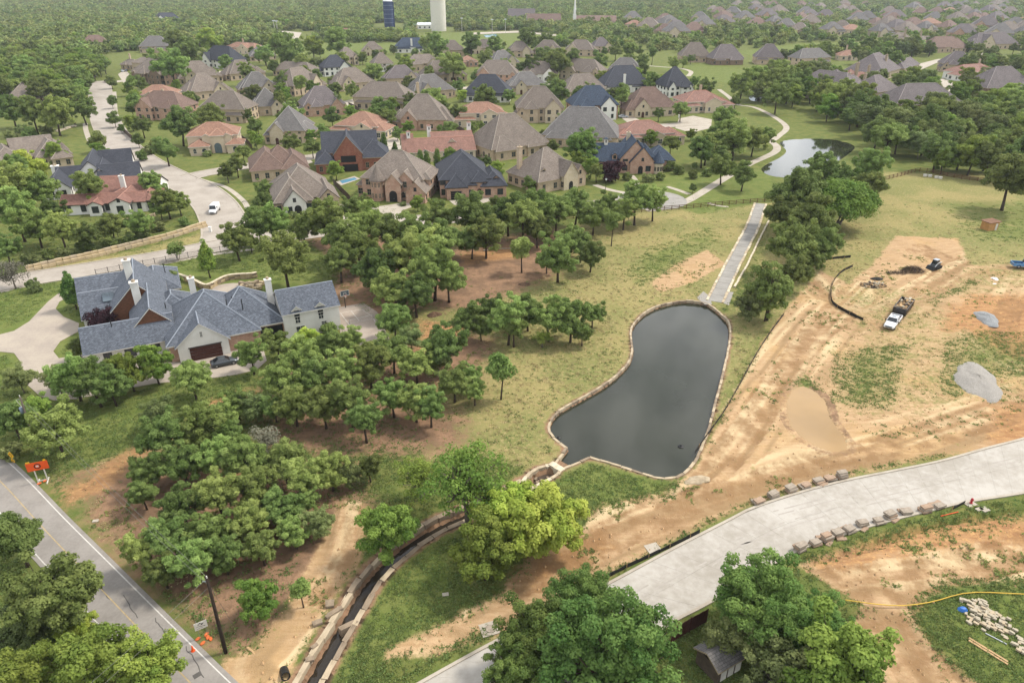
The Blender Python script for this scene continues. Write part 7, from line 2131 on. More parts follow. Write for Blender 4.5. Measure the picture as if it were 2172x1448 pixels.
# hydrant and pads
x, y = g(2059, 1068)
q = MB(); q.rev([(0.2, 0), (0.2, 0.08), (0.12, 0.1), (0.12, 0.55), (0.17, 0.56), (0.16, 0.66), (0.08, 0.78), (0.01, 0.8)], 12)
q.tube([(-0.24, 0, 0.42), (0.24, 0, 0.42)], 0.07, 8); o = q.build("fire_hydrant", "hydrant_red"); o.location = (x, y, 0.12); tag(o, "red fire hydrant beside the new road", "hydrant")
for px_, py_, s_, nm, lab in ((2061, 1071, 1.3, "concrete_pad", None), (2074, 1078, 0.9, "concrete_pad", None), (2088, 1080, 0.9, "concrete_pad", None), (1385, 1163, 1.5, "concrete_pad", None), (1038, 1334, 1.7, "concrete_pad", None)):
    x, y = g(px_, py_)
    q = MB(); q.obox((x, y, -0.1), 0.35, s_ * 1.1, s_, 0.2); tag(q.build(nm, "concrete_walk"), kind="structure")
x, y = g(1040, 1334)
q = MB(); q.rev([(0.5, 0.0), (0.5, 0.05), (0.42, 0.06), (0.01, 0.06)], 18); o = q.build("manhole_cover", "slab_grey"); o.location = (x, y, 0.105); tag(o, "round manhole cover on a concrete pad beside the big dark tree", "manhole cover")
for px_, py_, lab in ((945, 1261, "small grey utility box lid on the grass by the creek"), (203, 1105, "grey utility lid in the grass beside the asphalt road")):
    x, y = g(px_, py_)
    q = MB(); q.obox((x, y, 0.0), 0.2, 0.7, 0.45, 0.12); tag(q.build("utility_box", "concrete_walk"), lab, "utility box")
x, y = g(418, 1432)
q = MB(); q.obox((x, y, 0.052), 0.75, 0.7, 0.55, 0.012); tag(q.build("road_grate", "crack_sealer"), "dark square grate in the asphalt road at the bottom edge", "grate")
q = MB(); a_ = g(788, 1414); b_ = g(818, 1422); q.tube([(*a_, 0.12), ((a_[0] + b_[0]) / 2, (a_[1] + b_[1]) / 2, 0.16), (*b_, 0.1)], 0.06, 6); tag(q.build("orange_pipe", "orange_pipe"), "short bright orange pipe on the grass near the bottom edge", "pipe")
q = MB(); a_ = g(1995, 1095); b_ = g(2032, 1086); q.tube([(*a_, hz(*a_) + 0.1), (*b_, hz(*b_) + 0.1)], 0.06, 6); tag(q.build("orange_pipe", "orange_pipe"), "orange pipe lying along the trench edge", "pipe")
q = MB(); hp_ = smooth_line(G([(1790, 1282), (1840, 1289), (1900, 1290), (1950, 1284), (1990, 1275), (2030, 1263), (2070, 1258), (2130, 1260), (2190, 1263)]), 1.5)
q.tube([(p[0], p[1], hz(*p) + 0.2) for p in hp_], 0.055, 6); tag(q.build("hose", "hose_yellow"), "long yellow hose across the bare earth, lower right", "hose")

# ------------------------------------------------------------------ sport court with hoop and net
drive("sport_court", [(718, 652), (772, 643), (800, 662), (836, 742), (800, 760), (722, 708)], "court", 0.06)
q = MB()
for a, b_ in (((722, 664), (768, 657)), ((768, 657), (790, 672)), ((745, 660), (762, 681)), ((722, 664), (740, 688)), ((740, 688), (792, 676)), ((740, 688), (760, 712)), ((792, 676), (806, 700))):
    A_, B_ = np.array(g(*a)), np.array(g(*b_)); d = (B_ - A_) / np.linalg.norm(B_ - A_) * 0.045; nn = np.array([-d[1], d[0]])
    q.poly([(*(A_ - nn), 0.066), (*(B_ - nn), 0.066), (*(B_ + nn), 0.066), (*(A_ + nn), 0.066)])
tag(q.build("court_marking", "paint_white"), kind="structure")
x, y = g(735, 655)
rt = thing("basketball_hoop", "basketball hoop with clear backboard on the sport court", "basketball hoop", (x, y, 0), R(30))
q = MB(); q.tube([(0, 0.6, 0), (0, 0.55, 2.4), (0, 0.2, 3.2)], 0.08, 8); q.build("post", "metal_dark", rt)
q = MB(); q.box(-0.9, 0.9, 0.0, 0.04, 2.9, 4.0); bk = q.build("backboard", "glass_pale", rt)
q = MB()
for (x0, x1, z0_, z1_) in ((-0.92, 0.92, 2.86, 2.94), (-0.92, 0.92, 3.96, 4.04), (-0.92, -0.84, 2.94, 3.96), (0.84, 0.92, 2.94, 3.96), (-0.3, 0.3, 3.5, 3.56), (-0.3, -0.24, 3.1, 3.5), (0.24, 0.3, 3.1, 3.5)):
    q.box(x0, x1, -0.02, -0.001, z0_, z1_)
q.build("frame", "trim_white", bk)
q = MB(); q.tube([(0.23 * math.cos(t * 0.524), -0.28 + 0.23 * math.sin(t * 0.524), 3.05) for t in range(13)], 0.02, 5, cap=False); rm = q.build("hoop_ring", "orange_pipe", rt)
q = MB(); q.rev([(0.22, 3.04), (0.13, 2.6)], 10, (0, -0.28)); q.build("net", "trim_white", rm)
nx0, nx1 = g(742, 688), g(792, 676)
rt = thing("court_net", "low white-taped net across the sport court", "net")
for p in (nx0, nx1):
    q = MB(); q.tube([(*p, 0), (*p, 1.0)], 0.04, 6); q.build("post", "metal_grey", rt)
q = MB(); q.poly([(*nx0, 0.2), (*nx1, 0.2), (*nx1, 0.9), (*nx0, 0.9)]); q.hull8([(*nx0, 0.88), (*nx1, 0.88), (nx1[0], nx1[1] + 0.03, 0.88), (nx0[0], nx0[1] + 0.03, 0.88), (*nx0, 0.96), (*nx1, 0.96), (nx1[0], nx1[1] + 0.03, 0.96), (nx0[0], nx0[1] + 0.03, 0.96)]); q.build("net", "paint_white", rt) if False else None
q = MB(); d = np.array(nx1) - np.array(nx0); L = np.linalg.norm(d)
for k in range(int(L / 0.25)):
    p = np.array(nx0) + d * k * 0.25 / L; q.tube([(*p, 0.15), (*p, 0.9)], 0.008, 3, cap=False)
for z in (0.3, 0.5, 0.7):
    q.tube([(*nx0, z), (*nx1, z)], 0.008, 3, cap=False)
q.tube([(*nx0, 0.92), (*nx1, 0.92)], 0.04, 4); q.build("net", "paint_white", rt)
sheet("swimming_pool", G([(720, 384), (752, 377), (758, 381), (726, 390)]), 0.1, "pool_water")
sheet("pool_deck", G([(712, 386), (752, 374), (764, 380), (724, 394)]), 0.09, "concrete_walk")
sheet("swimming_pool", G([(1690, 147), (1728, 146), (1732, 150), (1692, 152)]), 0.1, "pool_water")
sheet("pool_deck", G([(1684, 145), (1732, 144), (1738, 151), (1686, 154)]), 0.09, "trim_white")
sheet("swimming_pool", G([(1026, 75), (1052, 73), (1058, 78), (1030, 80)]), 0.1, "pool_water")

# ------------------------------------------------------------------ vehicles
def loft(q, secs, mi=0):
    """secs: (x, half width, z low, z high, shoulder) -> rounded body"""
    ring = []
    for x, hw, zb, zt, sh in secs:
        ring.append([(x, -hw * 0.92, zb), (x, -hw, zb + 0.25 * (zt - zb)), (x, -hw, zb + 0.62 * (zt - zb)), (x, -hw * sh, zt - 0.03), (x, -hw * sh * 0.6, zt), (x, hw * sh * 0.6, zt), (x, hw * sh, zt - 0.03), (x, hw, zb + 0.62 * (zt - zb)), (x, hw, zb + 0.25 * (zt - zb)), (x, hw * 0.92, zb)])
    k = len(q.v); n = 10
    for r_ in ring:
        q.v += r_
    for i in range(len(ring) - 1):
        for j in range(n):
            w = (j + 1) % n
            q.f.append((k + i * n + j, k + i * n + w, k + (i + 1) * n + w, k + (i + 1) * n + j)); q.m.append(mi)
    q.f.append(tuple(k + j for j in range(n - 1, -1, -1))); q.m.append(mi)
    e = k + (len(ring) - 1) * n
    q.f.append(tuple(e + j for j in range(n))); q.m.append(mi)
def frustum(q, b, t, zb, zt, hb, ht, mi=0):
    q.hull8([(b[0], -hb, zb), (b[1], -hb, zb), (b[1], hb, zb), (b[0], hb, zb), (t[0], -ht, zt), (t[1], -ht, zt), (t[1], ht, zt), (t[0], ht, zt)], mi)
def wheels(root, xs, hw, r):
    for x in xs:
        for s in (-1, 1):
            w = link("wheel", None, root, (x, s * (hw - 0.1), r)); w.rotation_euler = (math.pi / 2, 0, 0)
            q = MB(); q.rev([(r * 0.6, -0.1), (r * 0.92, -0.12), (r, -0.07), (r, 0.07), (r * 0.92, 0.12), (r * 0.6, 0.1)], 16); q.build("tyre", "tyre", w, True)
            q = MB(); q.rev([(0.01, 0.09), (r * 0.6, 0.1), (r * 0.62, -0.1), (0.01, -0.09)], 12); q.build("rim", "rim", w)
def car(name, label, px, py, rz, kind, paint, cat="car", L=4.6, at=None):
    x, y = at if at else g(px, py)
    root = thing(name, label, cat, (x, y, 0.07), rz)
    hw = 0.91 if kind == 'sedan' else 1.0
    h = L / 2
    q = MB()
    if kind == 'sedan':
        loft(q, [(-h, 0.78, 0.32, 0.8, .85), (-h + 0.15, 0.86, 0.24, 0.98, .88), (-h * 0.6, hw, 0.2, 1.0, .9), (-h * 0.2, hw, 0.2, 1.0, .92), (h * 0.3, hw, 0.2, 0.98, .92), (h * 0.7, 0.88, 0.2, 0.86, .88), (h - 0.12, 0.82, 0.24, 0.72, .85), (h, 0.7, 0.32, 0.6, .8)])
        body = q.build("body", paint, root, True)
        q = MB(); frustum(q, (-h * 0.78, h * 0.4), (-h * 0.4, h * 0.08), 0.97, 1.4, 0.82, 0.62); q.build("windows", "car_glass", root)
        q = MB(); frustum(q, (-h * 0.42, h * 0.1), (-h * 0.38, h * 0.05), 1.39, 1.46, 0.64, 0.58); q.build("roof", paint, root)
        q = MB()
        for s in (-1, 1):
            for a, b_ in (((-h * 0.76, 0.82), (-h * 0.4, 0.63)), ((h * 0.38, 0.82), (h * 0.08, 0.63)), ((-h * 0.14, 0.825), (-h * 0.14, 0.635))):
                q.tube([(a[0], s * a[1], 0.98), (b_[0], s * b_[1], 1.41)], 0.035, 5)
        q.build("pillars", paint, root)
        zl, r, wx = 0.7, 0.33, (-h * 0.6, h * 0.62)
    elif kind == 'van':
        loft(q, [(-h, 0.95, 0.35, 2.2, .9), (-h * 0.9, 1.0, 0.3, 2.3, .9), (h * 0.4, 1.0, 0.3, 2.3, .9), (h * 0.55, 1.0, 0.3, 1.25, .95), (h * 0.92, 0.95, 0.3, 1.05, .9), (h, 0.85, 0.4, 0.85, .85)])
        q.build("body", paint, root, True)
        q = MB(); q.hull8([(h * 0.36, -0.86, 2.16), (h * 0.565, -0.92, 1.27), (h * 0.565, 0.92, 1.27), (h * 0.36, 0.86, 2.16), (h * 0.42, -0.82, 2.2), (h * 0.6, -0.88, 1.27), (h * 0.6, 0.88, 1.27), (h * 0.42, 0.82, 2.2)]); q.build("windscreen", "car_glass", root)
        for s in (-1, 1):
            q = MB(); q.box(h * 0.1, h * 0.4, s * 0.985 - 0.02, s * 0.985 + 0.02, 1.3, 1.95); q.build("side_window", "car_glass", root)
        q = MB(); q.box(h - 0.1, h + 0.03, -0.5, 0.5, 0.5, 0.72); q.build("grille", "black_paint", root)
        zl, r, wx = 0.78, 0.36, (-h * 0.62, h * 0.64)
    elif kind == 'pickup':
        loft(q, [(-h * 0.25, hw, 0.45, 1.15, .96), (h * 0.3, hw, 0.42, 1.15, .96), (h * 0.36, hw, 0.42, 1.18, .94), (h * 0.85, 0.96, 0.42, 1.1, .9), (h, 0.88, 0.5, 0.95, .88)])
        q.build("body", paint, root, True)
        q = MB(); q.box(-h, -h * 0.25, -hw, hw, 0.5, 0.66); q.box(-h, -h * 0.25, -hw, -hw + 0.09, 0.66, 1.2); q.box(-h, -h * 0.25, hw - 0.09, hw, 0.66, 1.2); q.box(-h, -h + 0.08, -hw + 0.09, hw - 0.09, 0.66, 1.2); q.build("bed", paint, root)
        q = MB(); q.box(-h + 0.1, -h * 0.26, -hw + 0.1, hw - 0.1, 0.67, 0.69); q.build("bed_liner", "black_paint", root)
        q = MB(); frustum(q, (-h * 0.25, h * 0.42), (-h * 0.2, h * 0.2), 1.14, 1.78, 0.92, 0.76); q.build("windows", "car_glass", root)
        q = MB(); frustum(q, (-h * 0.22, h * 0.21), (-h * 0.2, h * 0.18), 1.77, 1.86, 0.78, 0.74)
        for s in (-1, 1):
            for a, b_ in (((-h * 0.24, 0.92), (-h * 0.2, 0.78)), ((h * 0.41, 0.92), (h * 0.2, 0.78)), ((h * 0.06, 0.92), (h * 0.02, 0.78))):
                q.tube([(a[0], s * a[1], 1.15), (b_[0], s * b_[1], 1.8)], 0.05, 5)
        q.build("roof", paint, root)
        q = MB(); q.box(-h * 0.1, h * 0.1, -0.4, 0.4, 1.85, 1.875); q.build("sunroof", "glass_pale", root)
        q = MB(); q.box(h - 0.06, h + 0.04, -0.6, 0.6, 0.62, 0.9); q.build("grille", "glass_pale", root)
        for s in (-1, 1):
            q = MB(); q.box(h * 0.34, h * 0.4, s * 1.12 - 0.12, s * 1.12 + 0.12, 1.2, 1.42); q.build("mirror", "black_paint", root)
        zl, r, wx = 0.85, 0.42, (-h * 0.62, h * 0.66)
    for s in (-1, 1):
        q = MB(); q.box(h - 0.1, h - 0.015, s * hw * 0.68 - 0.16, s * hw * 0.68 + 0.16, zl - 0.14, zl + 0.02); q.build("headlight", "lamp_clear", root)
        q = MB(); q.box(-h - 0.01, -h + 0.1, s * hw * 0.7 - 0.14, s * hw * 0.7 + 0.14, zl - 0.05, zl + 0.16); q.build("tail_light", "lamp_red", root)
    wheels(root, wx, hw, r)
    return root
car("sedan", "dark grey sedan parked before the mansion's garage door", 477, 773, MA + R(1), 'sedan', "car_grey", L=4.5)
car("van", "white van driving on the curving street", 456, 450, R(-84), 'van', "car_white", "van", 5.6)
tf, tb = np.array(g(1882, 702)), np.array(g(1926, 645))
td = (tf - tb) / np.linalg.norm(tf - tb); tr = math.atan2(td[1], td[0])
tc_ = tf - td * 3.3
car("pickup_truck", "white pickup truck towing a black dump trailer on the bare field", 0, 0, tr, 'pickup', "car_white", "pickup", 6.2, at=tuple(tc_))
tc2 = tf - td * 11.0
rt = thing("dump_trailer", "black dump trailer full of debris behind the white pickup", "trailer", (tc2[0], tc2[1], 0), tr)
q = MB()
q.box(-3.2, 3.2, -1.15, 1.15, 0.6, 0.75)
for a in ((-3.2, 3.2, -1.22, -1.14), (-3.2, 3.2, 1.14, 1.22), (-3.26, -3.18, -1.22, 1.22), (3.18, 3.26, -1.22, 1.22)):
    q.box(*a, 0.6, 2.0)
q.build("box", "car_black", rt)
q = MB(); q.tube([(3.2, -0.6, 0.6), (4.6, 0, 0.6)], 0.07, 5); q.tube([(3.2, 0.6, 0.6), (4.6, 0, 0.6)], 0.07, 5); q.box(3.6, 4.0, -0.25, 0.25, 0.65, 1.0); q.build("drawbar", "car_black", rt)
for k in range(7):
    q = MB()
    for s in (-1, 1):
        q.box(-3.1 + k * 1.03 - 0.04, -3.1 + k * 1.03 + 0.04, s * 1.24 - 0.03, s * 1.24 + 0.03, 0.6, 2.0)
    q.build("stake_rib", "metal_rust", rt)
wheels(rt, (-0.5, 0.5), 1.05, 0.38)
ld = MB(); ca_, sa_ = math.cos(tr), math.sin(tr)
for k in range(110):
    u, v = rng.uniform(-2.8, 2.8), rng.uniform(-0.95, 0.95)
    ld.obox((u, v, rng.uniform(1.2, 1.95 + 0.25 * (1 - abs(v)))), rng.uniform(0, 3), rng.uniform(0.25, 1.2), rng.uniform(0.08, 0.45), rng.uniform(0.04, 0.2), rng.choice((0, 0, 1, 2)), rng.uniform(-.3, .3))
o = ld.build("debris", ["wood_pale", "wood_grey", "stone_white"]); o.location = (tc2[0], tc2[1], 0); o.rotation_euler = (0, 0, tr); tag(o, "broken boards and rubble heaped in the dump trailer", "debris", kind="stuff")
x, y = g(1982, 568)
rt = thing("skid_steer", "dark tracked skid steer loader beside the brush pile", "loader", (x, y, 0), R(212))
q = MB(); frustum(q, (-1.2, 1.0), (-1.1, 0.7), 0.45, 1.3, 0.62, 0.55); q.build("body", "car_grey", rt)
q = MB(); frustum(q, (-0.55, 0.85), (-0.5, 0.6), 1.28, 2.05, 0.52, 0.48); q.build("cab", "car_glass", rt)
q = MB(); frustum(q, (-0.6, 0.68), (-0.55, 0.6), 2.04, 2.14, 0.54, 0.5); q.build("roof", "car_silver", rt)
for s in (-1, 1):
    q = MB(); q.prism([(-1.3, 0.15), (-1.1, 0.0), (1.0, 0.0), (1.3, 0.25), (1.1, 0.62), (-1.2, 0.62)], s * 0.85 - 0.2, s * 0.85 + 0.2)
    q.v = [(a, c, b_) for a, b_, c in q.v]; q.build("track", "tyre", rt)
    q = MB(); q.tube([(-1.2, s * 0.66, 1.4), (0.3, s * 0.66, 1.35), (1.5, s * 0.66, 0.5)], 0.09, 5); q.build("lift_arm", "car_silver", rt)
q = MB(); q.hull8([(1.4, -0.95, 0.05), (2.1, -0.95, 0.05), (2.1, 0.95, 0.05), (1.4, 0.95, 0.05), (1.3, -0.95, 0.75), (1.55, -0.95, 0.75), (1.55, 0.95, 0.75), (1.3, 0.95, 0.75)]); q.build("bucket", "metal_dark", rt)
car("flatbed_truck", "blue and white work truck cut by the right edge", 2176, 568, R(-12), 'pickup', "car_blue", "truck", 6.4)
car("car", "dark red car in the drive of the tan brick house", 963, 283, R(-20), 'sedan', "car_red")
car("car", "silver car beside the red-brown roofed house", 1322, 250, R(10), 'sedan', "car_silver", L=4.8)
car("car", "white car parked by the orange tile-roofed house's garage", 385, 224, R(-25), 'sedan', "car_white", L=4.8)
car("car", "silver car before the small garage pavilion", 260, 153, R(-60), 'sedan', "car_silver")
car("car", "black car inside the small garage pavilion's drive", 268, 152, R(-75), 'sedan', "car_black")

# ------------------------------------------------------------------ things on the building site
def mound(name, label, cat, px, py, rx, ry, h, rot, mat, seed, two=None, group=None):
    x, y = g(px, py)
    r = np.random.default_rng(seed)
    n, m = 40, 14
    q = MB()
    ph = r.uniform(0, 6.28, 4)
    for i in range(m + 1):
        for j in range(n):
            a = 6.283 * j / n; t = i / m
            ed_ = 1 + 0.12 * math.sin(2 * a + ph[0]) + 0.08 * math.sin(3 * a + ph[1]) + 0.05 * math.sin(7 * a + ph[2]) + (two or 0) * math.cos(2 * a)
            z = h * (1 - t ** 1.6) * (1 + 0.15 * math.sin(5 * a + ph[3]) * t) + (r.uniform(-.09, .09) * h * (1 - 0.6 * t) + 0.16 * h * math.sin(3 * a + 9 * t + ph[2]) * t * (1 - t) * 2 if i < m else 0) - (0.12 if i == m else 0)
            q.v.append((rx * t * ed_ * math.cos(a), ry * t * ed_ * math.sin(a), z))
    for i in range(m):
        for j in range(n):
            w = (j + 1) % n
            q.f.append((i * n + j, (i + 1) * n + j, (i + 1) * n + w, i * n + w)); q.m.append(0)
    o = q.build(name, mat, None, True); o.location = (x, y, hz(x, y)); o.rotation_euler = (0, 0, rot); tag(o, label, cat, group)
    return o
mound("gravel_pile", "long pale grey gravel pile on the bare field at right", "gravel pile", 2072, 808, 6.2, 3.8, 1.1, R(-103), "gravel_pale", 1, 0.1)
mound("gravel_pile", "small round blue-grey gravel pile near the right edge", "gravel pile", 2093, 675, 3.3, 2.2, 0.8, R(-103), "gravel_grey", 2)
mound("dirt_pile", "small dark earth mound beside the sport court", "dirt pile", 921, 668, 1.5, 1.1, 0.7, 0.2, "dirt_pile", 3)
mound("rubble_pile", "pale rubble mound at the pond's lower right corner", "rubble pile", 1478, 1022, 2.0, 0.8, 0.4, 0.2, "limestone", 4)
mound("dirt_pile", "dark earth mound on the dry field between the oak clumps", "dirt pile", 1113, 603, 1.7, 1.0, 0.35, 0.1, "dirt_pile", 5)
def twigs(name, label, px, py, rx, ry, h, n_, mats, cat, blocks=False):
    x, y = g(px, py); q = MB()
    for k in range(n_):
        a, t = rng.uniform(0, 6.28), math.sqrt(rng.random())
        u, v, z = rx * t * math.cos(a), ry * t * math.sin(a), h * (1 - t * t) * rng.uniform(0.1, 1)
        if blocks:
            q.obox((u, v, z), rng.uniform(0, 3), rng.uniform(0.3, 1.3), rng.uniform(0.1, 0.35), rng.uniform(0.05, 0.2), rng.randrange(len(mats)), rng.uniform(-.4, .4))
        else:
            d = Vector((rng.uniform(-1, 1), rng.uniform(-1, 1), rng.uniform(-.2, .7))) * rng.uniform(0.4, 1.0)
            q.tube([(u, v, z), (u + d.x, v + d.y, z + d.z)], [0.035, 0.015], 3, rng.randrange(len(mats)), False)
    o = q.build(name, mats); o.location = (x, y, 0); tag(o, label, cat, kind="stuff")
twigs("brush_pile", "tangled brown brush pile beside the skid steer loader", 1935, 575, 2.6, 1.5, 1.3, 700, ["brush", "wood_grey"], "brush pile")
twigs("brush_pile", "low trail of brushwood left of the main brush pile", 1902, 580, 2.4, 0.8, 0.5, 250, ["brush", "wood_grey"], "brush pile")
twigs("debris_pile", "pile of broken boards near the curved silt fence", 1852, 606, 2.6, 1.3, 0.8, 160, ["wood_pale", "wood_grey", "stone_white"], "debris pile", True)
mound("tarp", "crumpled black tarp between the board pile and brush", "tarp", 1860, 591, 1.3, 0.8, 0.35, 0.1, "silt_cloth", 8)
mound("tarp", "white sheet crumpled on the bare field near the right edge", "tarp", 2110, 592, 0.8, 0.9, 0.4, 0.3, "tarp_white", 9)
mound("tarp", "small white scrap of sheeting below the larger white sheet", "tarp", 2109, 602, 0.6, 0.3, 0.1, 0.1, "tarp_white", 10)
x, y = g(2097, 486)
rt = thing("shed", "small tan wooden shed alone in the right field", "shed", (x, y, 0), R(18))
q = MB(); q.box(-1.7, 1.7, -1.2, 1.2, -0.1, 2.1); q.build("wall", "shed_wood", rt)
q = MB(); q.hull8([(-2.0, -1.5, 2.1), (2.1, -1.5, 2.2), (2.1, 1.5, 2.35), (-2.0, 1.5, 2.25), (-2.0, -1.5, 2.22), (2.1, -1.5, 2.32), (2.1, 1.5, 2.47), (-2.0, 1.5, 2.37)]); q.build("roof", "rust_roof", rt)
q = MB(); q.box(0.6, 1.3, -1.24, -1.2, 0, 1.8); q.build("door", "trim_white", rt)
for k, (a, b_, t) in enumerate(((1962, 374, "leftmost of the white boxes at the top of the right field"), (1972, 375, "second white box at the top of the right field"), (1986, 378, "third white box at the top of the right field"), (1994, 379, "rightmost white box at the top of the right field"))):
    x, y = g(a, b_)
    q = MB(); q.box(-0.5, 0.5, -0.4, 0.4, 0, 0.6); q.box(-0.55, 0.55, -0.45, 0.45, 0.6, 0.7); o = q.build("white_box", "trim_white"); o.location = (x, y, 0); o.rotation_euler = (0, 0, -0.2); tag(o, t, "box")
x, y = g(1445, 941)
q = MB(); q.rev([(0.02, -0.1), (0.4, -0.1), (0.45, 0.05), (0.25, 0.15), (0.1, 0.3), (0.01, 0.3)], 12); o = q.build("pond_float", "metal_dark"); o.location = (x, y, -0.48); tag(o, "small dark float on the pond near its lower right bank", "float")
x, y = g(1185, 923)
q = MB(); q.rev([(0.02, -0.1), (0.3, -0.1), (0.35, 0.05), (0.15, 0.15), (0.01, 0.2)], 12); o = q.build("pond_float", "metal_dark"); o.location = (x, y, -0.48); tag(o, "small dark float in the pond's left bay", "float")
# small shed under the tree at the bottom edge
x, y = g(1522, 1412)
rt = thing("garden_shed", "small grey-roofed shed half hidden under a tree at the bottom edge", "shed", (x, y, 0), R(30))
q = MB(); q.box(-1.6, 1.6, -1.4, 1.4, -0.1, 2.0); q.build("wall", "wood_grey", rt)
rq, cq = MB(), MB(); roof_block(rq, cq, -1.6, 1.6, -1.4, 1.4, 2.0, 'gx', 0.55, 0.3); ro = rq.build("roof", ["roof_grey", "trim_tan"], rt)
for k in range(3):
    q = MB(); q.box(-1.1 + k * 0.95, -0.4 + k * 0.95, -1.45, -1.4, 0.1, 1.8); q.build("door", "trim_white", rt)
for a, b_, c_, d_, lab in ((1025, 532, 1108, 527, "pale fallen log on the bare earth of the dry field"), (876, 662, 890, 650, "fallen log beside the sport court grove"), (525, 1375, 545, 1400, "fallen branch on the dug earth near the bottom edge")):
    A_, B_ = g(a, b_), g(c_, d_)
    q = MB(); q.tube([(*A_, 0.12), ((A_[0] + B_[0]) / 2, (A_[1] + B_[1]) / 2 + 0.2, 0.18), (*B_, 0.15)], [0.16, 0.13, 0.06], 7); tag(q.build("fallen_log", "stone_white" if a == 1025 else "wood_pale"), lab, "log")
for px_, py_, lab in ((447, 492, "white mailbox pillar beside the curving street's pavement"), (1440, 250, "white garden pillar before the pale portico house")):
    x, y = g(px_, py_)
    q = MB(); q.box(-0.3, 0.3, -0.3, 0.3, 0, 1.3); q.box(-0.38, 0.38, -0.38, 0.38, 1.3, 1.42); o = q.build("mailbox", "white_wall"); o.location = (x, y, 0); tag(o, lab, "mailbox")

# ------------------------------------------------------------------ far landmarks
x, y = g(931, 66)
rt = thing("water_tower", "tall pale cylindrical water tower rising out of the top of the picture", "water tower", (x, y, 0))
q = MB(); q.rev([(9.2, -0.5), (9.2, 62)], 40); q.rev([(9.2, 62), (6, 64.5), (0.05, 65.5)], 40); q.build("tank", "tower_white", rt, True)
for k in range(1, 7):
    q = MB(); q.rev([(9.2, k * 9.6), (9.32, k * 9.6 + 0.05), (9.32, k * 9.6 + 0.25), (9.2, k * 9.6 + 0.3)], 40); q.build("seam_ring", "tower_white", rt)
x, y = g(826, 58)
rt = thing("silo", "dark blue silo with white dome left of the water tower", "silo", (x, y, 0))
q = MB(); q.rev([(6.4, -0.5), (6.4, 31)], 28); q.build("drum", "silo_blue", rt, True)
q = MB(); q.rev([(6.5, 31), (5.4, 32.6), (3, 33.6), (0.05, 34)], 28); q.build("dome", "white_cap", rt, True)
for k in range(1, 6):
    q = MB(); q.rev([(6.4, k * 5.2), (6.5, k * 5.2 + 0.05), (6.5, k * 5.2 + 0.3), (6.4, k * 5.2 + 0.35)], 28); q.build("band", "silo_band", rt)
q = MB(); q.box(6.3, 7.6, -0.8, 0.8, 0, 30); q.build("ladder_shaft", "silo_blue", rt)
def barn(name, label, cat, px, py, L, W, e, p, rz, wall, roof, steeple=False):
    x, y = g(px, py)
    rt = thing(name, label, cat, (x, y, 0), rz)
    q, rq, cq = MB(), MB(), MB()
    wall_block(q, -L / 2, L / 2, 0, W, e, 'gx', p, 0); q.build("wall", wall, rt)
    roof_block(rq, cq, -L / 2, L / 2, 0, W, e, 'gx', p); ro = rq.build("roof", [roof, "trim_white"], rt)
    for k in range(4):
        q = MB(); q.box(-L / 2 + (k + 0.5) * L / 4 - 1, -L / 2 + (k + 0.5) * L / 4 + 1, -0.1, 0.02, 1, e * 0.6); q.build("window", "glass_dark", rt)
    if steeple:
        q = MB(); q.box(-L / 2 - 2.2, -L / 2 + 2.2, 3, 7.4, 0, 14); q.box(-L / 2 - 1.5, -L / 2 + 1.5, 3.6, 6.6, 14, 20); q.build("tower", "white_wall", rt)
        q = MB(); q.rev([(1.7, 20), (0.1, 42)], 8, (-L / 2, 5.1)); q.build("spire", "white_wall", rt)
barn("church", "distant church with white spire and long brown roof", "church", 1262, 56, 56, 22, 6, 0.6, R(-6), "brick_tan", "roof_brown", True)
barn("community_hall", "large brown-roofed hall between the tower and the church", "building", 1155, 60, 44, 26, 6, 0.8, R(4), "white_wall", "roof_brown")
barn("community_hall", "mauve-roofed hall left of the brown-roofed one, far centre right", "building", 1105, 46, 40, 24, 6, 0.9, R(-5), "brick_tan", "roof_purple")
barn("pavilion", "red-roofed pavilion left of the playing field", "pavilion", 732, 80, 20, 16, 4, 0.6, R(20), "brick_tan", "roof_tile_red")
barn("metal_barn", "white metal barn at the foot of the water tower", "barn", 906, 62, 24, 14, 5, 0.3, R(5), "white_wall", "white_cap")
barn("metal_barn", "low pale barn between the silo and the water tower", "barn", 872, 60, 14, 10, 3, 0.4, R(0), "trim_tan", "silo_band")
barn("metal_barn", "white barn with cupola left of the silo", "barn", 716, 62, 18, 12, 5, 0.6, R(-10), "white_wall", "silo_band")
barn("metal_barn", "long white shed roof right of the water tower", "barn", 1008, 56, 22, 12, 3, 0.3, R(0), "white_wall", "white_cap")
for k, (a, b_, lab) in enumerate(((584, 75, "left light mast by the far car park"), (590, 76, "right light mast by the far car park"), (980, 68, "light mast right of the water tower"), (1044, 72, "light mast beside the far blue pool"), (1072, 71, "light mast right of the far blue pool"))):
    x, y = g(a, b_)
    rt = thing("light_mast", lab, "light mast", (x, y, 0))
    q = MB(); q.tube([(0, 0, 0), (0, 0, 15)], [0.3, 0.16], 6); q.build("shaft", "trim_white", rt)
    q = MB(); q.box(-1.4, 1.4, -0.2, 0.2, 14.6, 15.6); q.build("lamp_head", "white_cap", rt)
sheet("car_park", G([(548, 72), (600, 66), (640, 70), (632, 84), (590, 84), (560, 80)]), 0.2, "concrete_walk")
sheet("far_road", G([(-10, 70), (0, 60), (22, 38), (26, 42), (10, 60), (-2, 74)]), 0.2, "concrete_walk")
sheet("far_road", G([(1000, 70), (1100, 66), (1180, 74), (1180, 77), (1100, 70), (1000, 74)]), 0.2, "concrete_walk")
sheet("far_street", G([(1935, 148), (1950, 136), (1990, 126), (2010, 126), (1990, 133), (1960, 146), (1945, 152)]), 0.2, "concrete_walk")
